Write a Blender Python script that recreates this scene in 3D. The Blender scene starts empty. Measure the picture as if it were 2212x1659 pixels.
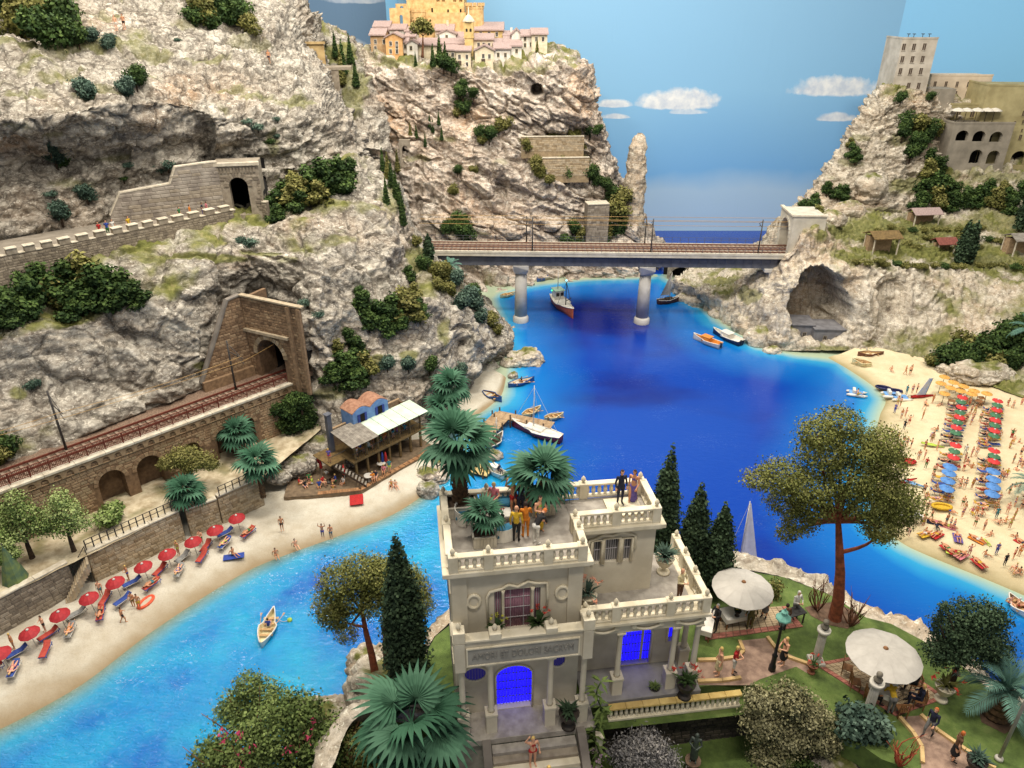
import bpy,bmesh,math,random
import numpy as np
from mathutils import Vector,Matrix,Quaternion
R=math.radians
random.seed(7)
SC=bpy.context.scene
COL=SC.collection
# ------------------------------------------------------------------ camera
CAM_H,CAM_T,CAM_F=48.0,R(27.5),1600.0
cam_d=bpy.data.cameras.new("camera");cam=bpy.data.objects.new("camera",cam_d);COL.objects.link(cam)
cam_d.sensor_fit='HORIZONTAL';cam_d.sensor_width=36.0;cam_d.lens=36.0*CAM_F/2212.0
cam_d.clip_start=0.5;cam_d.clip_end=1500
cam.location=(0,0,CAM_H);cam.rotation_euler=(math.pi/2-CAM_T,0,0)
SC.camera=cam
# ------------------------------------------------------------------ world: the dim light of the exhibition hall
W=bpy.data.worlds.new("World");SC.world=W;W.use_nodes=True
W.node_tree.nodes["Background"].inputs[0].default_value=(0.92,0.95,1.0,1)
W.node_tree.nodes["Background"].inputs[1].default_value=0.25
# ------------------------------------------------------------------ hall ceiling lamps above the layout, and two added fill lamps
def ceiling_or_fill_lamp(name,loc,aim,size,power,col=(1.0,0.93,0.82)):
	d=bpy.data.lights.new(name,'AREA');d.shape='RECTANGLE';d.size=size[0];d.size_y=size[1]
	d.energy=power;d.color=col
	o=bpy.data.objects.new(name,d);COL.objects.link(o);o.location=loc
	o.rotation_euler=(Vector(aim)-Vector(loc)).to_track_quat('-Z','Y').to_euler()
	return o
ceiling_or_fill_lamp("ceiling_or_fill_lamp",(-6,46,122),(-4,108,8),(34,9),86000)
ceiling_or_fill_lamp("ceiling_or_fill_lamp",(2,-8,104),(4,30,20),(26,8),32000)  # added fill lamp behind the view, brightens the villa front
ceiling_or_fill_lamp("ceiling_or_fill_lamp",(-52,66,112),(-42,84,20),(26,9),42000)
ceiling_or_fill_lamp("ceiling_or_fill_lamp",(52,62,112),(46,104,6),(30,9),62000)
ceiling_or_fill_lamp("ceiling_or_fill_lamp",(-57,147,110),(-28,56,0),(18,12),46000)
ceiling_or_fill_lamp("ceiling_or_fill_lamp",(4,96,118),(8,140,34),(36,8),40000)
ceiling_or_fill_lamp("ceiling_or_fill_lamp",(14,118,108),(14,170,34),(60,6),40000,(1.0,0.97,0.92))  # added wall washer out of view, brightens the painted sky wall
SC.view_settings.view_transform='Standard';SC.view_settings.look='None'
SC.view_settings.exposure=0.1;SC.view_settings.gamma=1.0
SC.cycles.use_denoising=True
try:SC.cycles.denoiser='OPENIMAGEDENOISE'
except Exception:pass
SC.cycles.max_bounces=5;SC.cycles.diffuse_bounces=2;SC.cycles.glossy_bounces=3
SC.cycles.transparent_max_bounces=8;SC.cycles.caustics_reflective=False;SC.cycles.caustics_refractive=False
SC.cycles.sample_clamp_indirect=4.0
# ------------------------------------------------------------------ survey of the place: photograph coordinates (2212 wide) to metres
_ct,_st=math.cos(CAM_T),math.sin(CAM_T)
def ray(u,v):
	a=(u-1106)/CAM_F;b=(v-829.5)/CAM_F
	return Vector((a,_ct-b*_st,-(_st+b*_ct)))
def Z(u,v,z=0.0):
	d=ray(u,v);return Vector((0,0,CAM_H))+d*((z-CAM_H)/d.z)
def P(u,v,Y):
	d=ray(u,v);return Vector((0,0,CAM_H))+d*(Y/d.y)
def proj(p):
	x,y,z=p[0],p[1],p[2]-CAM_H
	f=y*_ct-z*_st
	return 1106+CAM_F*x/f,829.5-CAM_F*(y*_st+z*_ct)/f
# ------------------------------------------------------------------ noise
_rs=np.random.RandomState(3)
_perm=_rs.permutation(256);_perm=np.concatenate([_perm,_perm,_perm])
_grad=_rs.normal(size=(256,3));_grad/=np.linalg.norm(_grad,axis=1)[:,None]
_rnd=_rs.rand(256,4)
def _h(i,j,k):return _perm[_perm[_perm[i&255]+(j&255)]+(k&255)]
def perlin(p):
	p=np.asarray(p,float);f0=np.floor(p);i=f0.astype(int);f=p-f0
	w=f*f*f*(f*(f*6-15)+10)
	out=0
	for dx in(0,1):
		for dy in(0,1):
			for dz in(0,1):
				g=_grad[_h(i[:,0]+dx,i[:,1]+dy,i[:,2]+dz)]
				d=g[:,0]*(f[:,0]-dx)+g[:,1]*(f[:,1]-dy)+g[:,2]*(f[:,2]-dz)
				out=out+d*(w[:,0]if dx else 1-w[:,0])*(w[:,1]if dy else 1-w[:,1])*(w[:,2]if dz else 1-w[:,2])
	return out*1.6
def fbm(p,o=4,g=0.5,l=2.03):
	p=np.asarray(p,float);s=0;a=1.0;n=0
	for k in range(o):
		s=s+a*perlin(p*(l**k)+k*17.3);n+=a;a*=g
	return s/n
def ridged(p,o=4,g=0.5,l=2.1):
	p=np.asarray(p,float);s=0;a=1.0;n=0
	for k in range(o):
		s=s+a*(1-np.abs(perlin(p*(l**k)+k*11.7))*2);n+=a;a*=g
	return s/n
def worley(p):
	"""F1, F2 and a random value of the nearest cell"""
	p=np.asarray(p,float);i=np.floor(p).astype(int);f=p-i
	F1=np.full(len(p),9.0);F2=F1.copy();cid=np.zeros(len(p))
	for dx in(-1,0,1):
		for dy in(-1,0,1):
			for dz in(-1,0,1):
				h=_h(i[:,0]+dx,i[:,1]+dy,i[:,2]+dz);r=_rnd[h]
				d=np.sqrt((dx+r[:,0]-f[:,0])**2+(dy+r[:,1]-f[:,1])**2+(dz+r[:,2]-f[:,2])**2)
				m=d<F1
				F2=np.where(m,F1,np.minimum(F2,d));cid=np.where(m,r[:,3],cid);F1=np.where(m,d,F1)
	return F1,F2,cid
def sstep(a,b,x):
	t=np.clip((x-a)/(b-a),0,1);return t*t*(3-2*t)
# ------------------------------------------------------------------ objects
def link(name,me,mats=(),parent=None,loc=None,rot=None):
	o=bpy.data.objects.new(name,me);COL.objects.link(o)
	if me is not None:
		if not isinstance(mats,(list,tuple)):mats=[mats]
		if len(me.materials)==0:
			for m in mats:me.materials.append(m)
	if parent is not None:o.parent=parent
	if loc is not None:o.location=loc
	if rot is not None:o.rotation_euler=rot if isinstance(rot,(tuple,list))else(0,0,rot)
	return o
def tag(o,label=None,cat=None,group=None,kind=None):
	if label:o["label"]=label
	if cat:o["category"]=cat
	if group:o["group"]=group
	if kind:o["kind"]=kind
	return o
def thing(name,label,cat,loc=(0,0,0),rz=0.0,group=None):
	o=bpy.data.objects.new(name,None);o.empty_display_size=0.3;COL.objects.link(o)
	o.location=loc;o.rotation_euler=(0,0,rz)
	return tag(o,label,cat,group)
KIDS={}
def copy_tree(o,parent=None,mats=None):
	c=o.copy();COL.objects.link(c)
	if parent is not None:c.parent=parent
	for ch in kids(o):copy_tree(ch,c)
	return c
def kids(o):
	return[x for x in ALLK().get(o.name,[])]
_kc={}
def ALLK():
	if _kc.get('n')!=len(bpy.data.objects):
		d={}
		for x in bpy.data.objects:
			if x.parent:d.setdefault(x.parent.name,[]).append(x)
		_kc['n']=len(bpy.data.objects);_kc['d']=d
	return _kc['d']
def set_mat(o,m,slot=0):
	o.material_slots[slot].link='OBJECT';o.material_slots[slot].material=m
class MB:
	"""collects faces, then links them as one mesh object"""
	def __init__(s):s.v=[];s.f=[];s.m=[];s.sm=[];s.cur=0;s.T=None
	def mat(s,i):s.cur=i;return s
	def add(s,vs,fs,smooth=False):
		n=len(s.v)
		for p in vs:
			p=Vector(p)
			s.v.append(s.T@p if s.T is not None else p)
		for f in fs:s.f.append([i+n for i in f]);s.m.append(s.cur);s.sm.append(smooth)
		return s
	def box(s,lo,hi,bev=0.0):
		x0,y0,z0=lo;x1,y1,z1=hi
		return s.add([(x0,y0,z0),(x1,y0,z0),(x1,y1,z0),(x0,y1,z0),(x0,y0,z1),(x1,y0,z1),(x1,y1,z1),(x0,y1,z1)],[(0,3,2,1),(4,5,6,7),(0,1,5,4),(1,2,6,5),(2,3,7,6),(3,0,4,7)])
	def cbox(s,c,d):return s.box((c[0]-d[0]/2,c[1]-d[1]/2,c[2]-d[2]/2),(c[0]+d[0]/2,c[1]+d[1]/2,c[2]+d[2]/2))
	def bbox(s,lo,hi,b):
		"""box with chamfered edges"""
		bm=bmesh.new();bmesh.ops.create_cube(bm,size=1)
		for w in bm.verts:w.co=Vector([(lo[i]+hi[i])/2+w.co[i]*(hi[i]-lo[i])for i in range(3)])
		bmesh.ops.bevel(bm,geom=bm.edges[:],offset=b,segments=1,affect='EDGES')
		bm.verts.index_update();s.add([w.co.copy()for w in bm.verts],[[w.index for w in f.verts]for f in bm.faces]);bm.free();return s
	def bar(s,a,b,w,h=None):
		"""rectangular bar from a to b"""
		a=Vector(a);b=Vector(b);h=h or w;d=(b-a).normalized()
		up=Vector((0,0,1))if abs(d.z)<0.95 else Vector((0,1,0))
		x=d.cross(up).normalized()*w/2;y=x.cross(d).normalized()*h/2
		vs=[a-x-y,a+x-y,a+x+y,a-x+y,b-x-y,b+x-y,b+x+y,b-x+y]
		return s.add(vs,[(0,3,2,1),(4,5,6,7),(0,1,5,4),(1,2,6,5),(2,3,7,6),(3,0,4,7)])
	def tube(s,pts,rad,n=8,cap=True,smooth=True):
		pts=[Vector(p)for p in pts];k=len(pts)
		if not isinstance(rad,(list,tuple)):rad=[rad]*k
		vs=[];d=(pts[1]-pts[0]).normalized();ref=Vector((0,0,1))if abs(d.z)<0.9 else Vector((1,0,0))
		x=d.cross(ref).normalized()
		for i,p in enumerate(pts):
			d=(pts[min(i+1,k-1)]-pts[max(i-1,0)]).normalized()
			x=(x-d*x.dot(d)).normalized();y=d.cross(x)
			for j in range(n):
				t=2*math.pi*j/n;vs.append(p+(x*math.cos(t)+y*math.sin(t))*rad[i])
		fs=[(i*n+j,i*n+(j+1)%n,(i+1)*n+(j+1)%n,(i+1)*n+j)for i in range(k-1)for j in range(n)]
		s.add(vs,fs,smooth)
		if cap:s.add(vs[:n],[tuple(range(n))[::-1]]);s.add(vs[-n:],[tuple(range(n))])
		return s
	def lathe(s,prof,n=12,c=(0,0,0),smooth=True,capt=True):
		"""prof: list of (r, z) from bottom to top"""
		vs=[(c[0]+r*math.cos(2*math.pi*j/n),c[1]+r*math.sin(2*math.pi*j/n),c[2]+z)for r,z in prof for j in range(n)]
		fs=[(i*n+j,i*n+(j+1)%n,(i+1)*n+(j+1)%n,(i+1)*n+j)for i in range(len(prof)-1)for j in range(n)]
		s.add(vs,fs,smooth)
		if capt:s.add(vs[:n],[tuple(range(n))[::-1]]);s.add(vs[-n:],[tuple(range(n))])
		return s
	def prism(s,pts,d):
		"""closed outline pts pushed along vector d (caps triangulated by ngon)"""
		d=Vector(d);n=len(pts);a=[Vector(p)for p in pts]
		return s.add(a+[p+d for p in a],[tuple(range(n))[::-1],tuple(range(n,2*n))]+[(i,(i+1)%n,n+(i+1)%n,n+i)for i in range(n)])
	def mesh(s,name,mats=(),fix=True):
		me=bpy.data.meshes.new(name);me.from_pydata([tuple(v)for v in s.v],[],s.f)
		if not isinstance(mats,(list,tuple)):mats=[mats]
		for m in mats:me.materials.append(m)
		me.polygons.foreach_set('material_index',s.m);me.polygons.foreach_set('use_smooth',s.sm)
		if fix:
			bm=bmesh.new();bm.from_mesh(me);bmesh.ops.remove_doubles(bm,verts=bm.verts,dist=1e-5)
			bmesh.ops.recalc_face_normals(bm,faces=bm.faces);bm.to_mesh(me);bm.free()
		return me
	def build(s,name,mats,parent=None,loc=None,rot=None):
		return link(name,s.mesh(name,mats),(),parent,loc,rot)
# ------------------------------------------------------------------ materials
MATS={}
def lin(c):
	return tuple(((x/255)/12.92 if x<=10 else(((x/255)+0.055)/1.055)**2.4)for x in c)if max(c)>1.0 else tuple(c)
class NT:
	def __init__(s,name):
		s.m=bpy.data.materials.new(name);s.m.use_nodes=True;s.t=s.m.node_tree;s.b=s.t.nodes["Principled BSDF"]
	def n(s,kind,**kw):
		x=s.t.nodes.new(kind)
		for k,v in kw.items():setattr(x,k,v)
		return x
	def l(s,a,b):s.t.links.new(a,b)
	def noise(s,vec,scale,detail=3,rough=0.55,dist=0.0):
		x=s.n('ShaderNodeTexNoise');x.inputs['Scale'].default_value=scale;x.inputs['Detail'].default_value=detail
		x.inputs['Roughness'].default_value=rough;x.inputs['Distortion'].default_value=dist
		if vec is not None:s.l(vec,x.inputs['Vector'])
		return x.outputs['Fac']
	def ramp(s,fac,stops):
		x=s.n('ShaderNodeValToRGB');e=x.color_ramp.elements
		while len(e)<len(stops):e.new(0.5)
		for i,(p,c)in enumerate(stops):e[i].position=p;e[i].color=(*lin(c),1)if not isinstance(c,float)else(c,c,c,1)
		s.l(fac,x.inputs['Fac']);return x.outputs['Color']
	def mix(s,fac,a,b,mode='MIX'):
		x=s.n('ShaderNodeMix',data_type='RGBA',blend_type=mode)
		for sock,val in((x.inputs['Factor'],fac),(x.inputs[6],a),(x.inputs[7],b)):
			if hasattr(val,'links'):s.l(val,sock)
			elif isinstance(val,(int,float)):sock.default_value=val
			else:sock.default_value=(*lin(val),1)
		return x.outputs[2]
	def math(s,op,a,b=None,clamp=False):
		x=s.n('ShaderNodeMath',operation=op,use_clamp=clamp)
		for i,val in enumerate((a,b)):
			if val is None:continue
			if hasattr(val,'links'):s.l(val,x.inputs[i])
			else:x.inputs[i].default_value=val
		return x.outputs[0]
	def bump(s,h,strength=0.4,dist=0.05):
		x=s.n('ShaderNodeBump');x.inputs['Strength'].default_value=strength;x.inputs['Distance'].default_value=dist
		s.l(h,x.inputs['Height']);s.l(x.outputs[0],s.b.inputs['Normal']);return x
	def pos(s):return s.n('ShaderNodeNewGeometry').outputs['Position']
	def obj(s):return s.n('ShaderNodeTexCoord').outputs['Object']
	def attr(s,name):return s.n('ShaderNodeAttribute',attribute_name=name)
def mat(name,c,c2=None,scale=2.0,rough=0.7,bump=0.0,bscale=None,vary=0.0,metal=0.0,spec=0.4,detail=4,dist=0.03,stops=(0.35,0.65)):
	"""painted or natural surface: two tones mixed by noise, optional fine relief, optional tone change per object"""
	if name in MATS:return MATS[name]
	t=NT(name);c=lin(c);c2=lin(c2)if c2 else tuple(x*0.82 for x in c)
	o=t.obj()
	col=t.ramp(t.noise(o,scale,detail),[(stops[0],c2),(stops[1],c)])
	if vary:
		r=t.n('ShaderNodeObjectInfo').outputs['Random']
		hs=t.n('ShaderNodeHueSaturation');t.l(col,hs.inputs['Color'])
		mr=t.n('ShaderNodeMapRange');mr.inputs[3].default_value=1-vary;mr.inputs[4].default_value=1+vary
		t.l(r,mr.inputs[0]);t.l(mr.outputs[0],hs.inputs['Value']);col=hs.outputs[0]
	t.l(col,t.b.inputs['Base Color'])
	t.b.inputs['Roughness'].default_value=rough;t.b.inputs['Metallic'].default_value=metal
	t.b.inputs['Specular IOR Level'].default_value=spec
	if bump:t.bump(t.noise(o,bscale or scale*4,4),bump,dist)
	MATS[name]=t.m;return t.m
def emis(name,c,strength):
	if name in MATS:return MATS[name]
	t=NT(name);t.b.inputs['Base Color'].default_value=(*lin(c),1)
	t.b.inputs['Emission Color'].default_value=(*lin(c),1);t.b.inputs['Emission Strength'].default_value=strength
	MATS[name]=t.m;return t.m
# ================================================================== THE SETTING
def pchip(t,pts,tn):
	"""smooth interpolation of pts (K,3) at knots t, sampled at tn"""
	K=len(t);d=np.diff(pts,axis=0)/np.diff(t)[:,None]
	m=np.zeros_like(pts);m[1:-1]=(d[:-1]+d[1:])/2;m[0]=d[0];m[-1]=d[-1]
	i=np.clip(np.searchsorted(t,tn,'right')-1,0,K-2);h=(t[i+1]-t[i]);s=((tn-t[i])/h)[:,None];h=h[:,None]
	return(pts[i]*(2*s**3-3*s**2+1)+m[i]*h*(s**3-2*s**2+s)*0.8+pts[i+1]*(3*s**2-2*s**3)+m[i+1]*h*(s**3-s**2)*0.8)
def pt(q):
	return P(*q)if len(q)==3 else Z(q[0],q[1],q[3])
def grid_surface(rows,nu,nv):
	G=np.array([[tuple(pt(q))for q in r]for r in rows])
	lc=np.linalg.norm(np.diff(G,axis=1),axis=2).mean(0);tc=np.concatenate([[0],np.cumsum(lc)]);tc/=tc[-1]
	lr=np.linalg.norm(np.diff(G,axis=0),axis=2).mean(1);tr=np.concatenate([[0],np.cumsum(lr)]);tr/=tr[-1]
	U=np.stack([pchip(tc,G[i],np.linspace(0,1,nu))for i in range(G.shape[0])])
	S=np.stack([pchip(tr,U[:,j],np.linspace(0,1,nv))for j in range(nu)],1)
	return S
def grid_normals(S):
	du=np.gradient(S,axis=1);dv=np.gradient(S,axis=0);n=np.cross(du,dv);l=np.linalg.norm(n,axis=2,keepdims=True);return n/np.maximum(l,1e-9)
def grid_mesh(name,S,mats,attrs=None,smooth=True):
	nv,nu=S.shape[:2];me=bpy.data.meshes.new(name)
	idx=np.arange(nv*nu).reshape(nv,nu)
	q=np.stack([idx[:-1,:-1],idx[:-1,1:],idx[1:,1:],idx[1:,:-1]],-1).reshape(-1,4)
	me.vertices.add(nv*nu);me.vertices.foreach_set('co',S.reshape(-1).astype(np.float32))
	me.loops.add(q.size);me.loops.foreach_set('vertex_index',q.reshape(-1).astype(np.int32))
	me.polygons.add(len(q));me.polygons.foreach_set('loop_start',(np.arange(len(q))*4).astype(np.int32))
	me.polygons.foreach_set('use_smooth',np.full(len(q),smooth))
	me.update(calc_edges=True)
	for k,a in(attrs or{}).items():
		at=me.attributes.new(k,'FLOAT','POINT');at.data.foreach_set('value',a.reshape(-1).astype(np.float32))
	return link(name,me,mats)
def dist_poly(p,poly):
	"""distance of points p (N,2) from a polyline (K,2)"""
	best=np.full(len(p),1e9)
	for a,b in zip(poly[:-1],poly[1:]):
		d=b-a;t=np.clip(((p-a)@d)/(d@d),0,1);best=np.minimum(best,np.linalg.norm(p-a-t[:,None]*d,axis=1))
	return best
def rock_mat(name,lo,mid,hi,ochre,moss=(84,88,44),moss2=(120,120,66),ochre_amt=0.5,vein=0.6):
	t=NT(name);p=t.pos()
	mp=t.n('ShaderNodeMapping');mp.inputs['Scale'].default_value=(1,1,1.9);t.l(p,mp.inputs[0]);q=mp.outputs[0]
	base=t.ramp(t.noise(q,0.33,6,0.62,0.4),[(0.32,lo),(0.5,mid),(0.68,hi)])
	fine=t.ramp(t.noise(q,1.3,6,0.66,1.2),[(0.34,lo),(0.46,mid),(0.6,hi)])
	col=t.mix(0.42,base,fine)
	oc=t.ramp(t.noise(p,0.085,4,0.6),[(0.5,0.0),(0.68,1.0)])
	col=t.mix(t.math('MULTIPLY',oc,ochre_amt),col,ochre)
	oa=t.attr('ochre').outputs['Fac']
	col=t.mix(t.math('MULTIPLY',oa,t.ramp(t.noise(p,0.5,4),[(0.35,0.1),(0.6,0.75)]),True),col,ochre)
	sp=t.n('ShaderNodeMapping');sp.inputs['Scale'].default_value=(1.6,1.6,0.35);t.l(p,sp.inputs[0])
	st=t.ramp(t.noise(sp.outputs[0],0.9,5,0.65),[(0.52,0.0),(0.66,0.55)])
	col=t.mix(st,col,tuple(x*0.55 for x in lin(lo)))
	fl=t.ramp(t.noise(q,1.9,6,0.68,1.8),[(0.55,0.0),(0.66,0.75)])
	col=t.mix(fl,col,tuple(min(1,x*1.45)for x in lin(hi)))
	vo=t.n('ShaderNodeTexVoronoi',feature='DISTANCE_TO_EDGE');vo.inputs['Scale'].default_value=0.23;wv=t.n('ShaderNodeVectorMath',operation='MULTIPLY_ADD');nn=t.n('ShaderNodeTexNoise');nn.inputs['Scale'].default_value=0.5;nn.inputs['Detail'].default_value=5;t.l(p,nn.inputs['Vector']);t.l(nn.outputs['Color'],wv.inputs[0]);wv.inputs[1].default_value=(5.5,5.5,5.5);t.l(q,wv.inputs[2]);t.l(wv.outputs[0],vo.inputs['Vector'])
	col=t.mix(t.ramp(vo.outputs['Distance'],[(0.0,vein),(0.03,vein*.7),(0.075,0.0)]),col,tuple(x*0.4 for x in lin(lo)))  # dark wash and crack shade, drawn as thin lines into the rock colour
	g=t.attr('grass').outputs['Fac']
	gc=t.ramp(t.noise(p,1.3,5,0.7),[(0.3,moss),(0.55,moss2),(0.75,(160,150,104))])
	gf=t.math('MULTIPLY',g,1.0,True)
	col=t.mix(gf,col,gc)
	t.l(col,t.b.inputs['Base Color']);t.b.inputs['Roughness'].default_value=0.9;t.b.inputs['Specular IOR Level'].default_value=0.2
	h=t.math('ADD',t.noise(q,1.7,8,0.68,0.6),t.math('MULTIPLY',t.noise(p,9.0,3,0.6),0.22))
	rg=t.n('ShaderNodeTexNoise',noise_type='RIDGED_MULTIFRACTAL');rg.inputs['Scale'].default_value=0.55;rg.inputs['Detail'].default_value=9;rg.inputs['Roughness'].default_value=0.62;rg.inputs['Distortion'].default_value=0.5;t.l(q,rg.inputs['Vector'])
	h=t.math('ADD',t.math('MULTIPLY',h,0.7),t.math('MULTIPLY',rg.outputs['Fac'],0.5))
	t.bump(h,0.75,0.36)
	MATS[name]=t.m;return t.m
ROCK_L=rock_mat("rock_grey",(88,79,70),(148,139,126),(212,205,190),(164,126,88),ochre_amt=0.22)
ROCK_C=rock_mat("rock_warm",(106,91,81),(184,167,150),(228,218,203),(208,158,106),ochre_amt=0.2)
ROCK_R=rock_mat("rock_cream",(108,94,80),(180,167,147),(224,214,197),(200,160,116),ochre_amt=0.35,vein=0.22)
def rocks(name,rows,nu,nv,mat_,A=(1.2,0.7,0.5,0.12),s=(9.0,3.2,2.2,0.9),strata=(0.25,1.0),carve=(),ochre=(),grass=(0.72,0.98),gpatch=(),keep=2,groove=None,seed=0.0,ledge=(0.5,3.0)):
	S=grid_surface(rows,nu,nv);n=grid_normals(S)
	if n[nv//2,nu//2]@np.array([0,-1,0.4])<0:n=-n
	p=S.reshape(-1,3);nn=n.reshape(-1,3)
	T=np.array([[1,0,0.0],[0,1,0],[strata[0],0.1,1]])
	q=p@T.T*np.array([1,1,1+strata[1]])+seed
	d=A[0]*fbm(p/s[0]+seed,3)+A[1]*(ridged(q/s[1],5,0.6)-0.45)
	F1,F2,cid=worley((q+0.5*np.stack([fbm(p/1.5+k*9.1,2)for k in range(3)],1))/s[2])
	d+=A[2]*(cid-0.5)*sstep(0.0,0.18,F2-F1)-A[2]*0.55*(1-sstep(0.0,0.12,F2-F1))
	d+=A[3]*2.0*(ridged(q/s[3]*1.2,3,0.6)-0.4)+A[3]*0.5*fbm(p/0.5,2)
	ph=(p[:,2]+strata[0]*0.8*p[:,0]+2.4*fbm(p/7.0+seed,3)+0.35*fbm(p/1.2,2))/ledge[1];fl=np.floor(ph);fr=ph-fl;am=_rnd[(fl.astype(int)*37)&255,0]*0.8+0.5+0.6*fbm(p/5.0+3,2)
	d+=ledge[0]*np.clip(am,0,2)*(fr**1.5*(1-sstep(0.88,1.0,fr))-0.35)
	if groove is not None:
		d+=groove*(np.abs(perlin(p*np.array([1.3,1.3,0.08])+5))-0.25)
	w=np.ones((nv,nu));w[0]=w[0]*0.2
	d=(d.reshape(nv,nu)*w).reshape(-1)
	dirn=nn*1.0
	P2=p+dirn*d[:,None]
	pu=np.array([0.0])
	ys,zs=p[:,1],p[:,2]-CAM_H
	f=ys*_ct-zs*_st;uu=1106+CAM_F*p[:,0]/f;vv=829.5-CAM_F*(ys*_st+zs*_ct)/f
	wob=0.25*fbm(p/2.5,3)
	for(cu,cv,ru,rv,dep,pw)in carve:
		e=np.sqrt(((uu-cu)/ru)**2+((vv-cv)/rv)**2)+wob
		k=1-sstep(1-pw,1.0,e)
		P2[:,1]+=dep*k;P2[:,2]+=0
	up=nn[:,2]+0.28*fbm(p/3.0,4)*1.5
	g=sstep(grass[0],grass[1],up)*sstep(-0.25,0.2,fbm(p/4.5+40,3))
	for(cu,cv,ru,rv,a)in gpatch:
		e=np.sqrt(((uu-cu)/ru)**2+((vv-cv)/rv)**2)+wob*2.2
		g=np.maximum(g,a*(1-sstep(0.6,1.0,e)))
	oc=np.zeros(len(p))
	for(cu,cv,ru,rv,a)in ochre:
		e=np.sqrt(((uu-cu)/ru)**2+((vv-cv)/rv)**2)+wob*1.5
		oc=np.maximum(oc,a*(1-sstep(0.4,1.0,e)))
	o=grid_mesh(name,P2.reshape(nv,nu,3),mat_,{'grass':g,'ochre':oc})
	o["kind"]="structure"
	return o,P2.reshape(nv,nu,3)
# ---- water
LSH=[(-420,1740),(-150,1640),(0,1572),(80,1535),(170,1480),(250,1420),(330,1360),(430,1292),(540,1228),(640,1183),(740,1152),(830,1117),(900,1080),(925,1058),(935,1035),(960,1010),(980,980),(960,940),(985,915),(1020,900),(1052,880),(1082,852),(1092,820),(1090,780),(1075,700),(1058,645),(1070,632),(1140,615),(1260,602),(1400,598)]
RSH=[(1440,598),(1475,620),(1500,645),(1560,695),(1640,748),(1720,765),(1830,778),(1850,806),(1893,838),(1914,865),(1902,897),(1890,960),(1895,1060),(1922,1150),(1956,1176),(2007,1200),(2058,1222),(2125,1248),(2212,1285),(2330,1340),(2600,1480)]
lsh=np.array([tuple(Z(u,v,0))[:2]for u,v in LSH]);rsh=np.array([tuple(Z(u,v,0))[:2]for u,v in RSH])
def make_water():
	nx,ny=330,400
	X,Y=np.meshgrid(np.linspace(-75,80,nx),np.linspace(8,169.6,ny))
	p=np.stack([X.ravel(),Y.ravel()],1);p3=np.stack([X.ravel(),Y.ravel(),0*X.ravel()],1)
	d=np.minimum(dist_poly(p,lsh),dist_poly(p,rsh))
	def side(p,poly,sgn):
		best=np.full(len(p),1e9);s=np.zeros(len(p))
		for a,b in zip(poly[:-1],poly[1:]):
			e=b-a;t=np.clip(((p-a)@e)/(e@e),0,1);r=p-a-t[:,None]*e;L=np.linalg.norm(r,axis=1)
			c=(e[0]*(p[:,1]-a[1])-e[1]*(p[:,0]-a[0]))*sgn
			m=L<best;best=np.where(m,L,best);s=np.where(m,np.sign(c),s)
		return best,s
	bl,sl=side(p,lsh,-1);br,sr=side(p,rsh,-1)
	wet=np.where((bl<br),sl,sr);wet=np.where(p[:,1]>139,1,wet)
	d=np.where(wet>0,np.where(p[:,1]>139,np.maximum(d,14),d),0.0)
	d=d+1.3*fbm(p3/6.0,3)*sstep(0.3,3,d)
	bay=1-sstep(70,92,p[:,1]+0.35*p[:,0]+7*fbm(p3/18,2))
	bay=bay*(1-sstep(-10,14,p[:,0]+5*fbm(p3/10+7,2)))
	dark=sstep(0.05,0.6,fbm(p3/np.array([26,13,1])+3,4)+0.35*np.exp(-((p[:,1]-112)/16)**2)*sstep(0,10,d))
	o=grid_mesh("sea_water",np.stack([X,Y,0*X],2),MATS["water"],{'depth':d,'bay':bay,'murk':dark})
	o["kind"]="structure"
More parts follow.
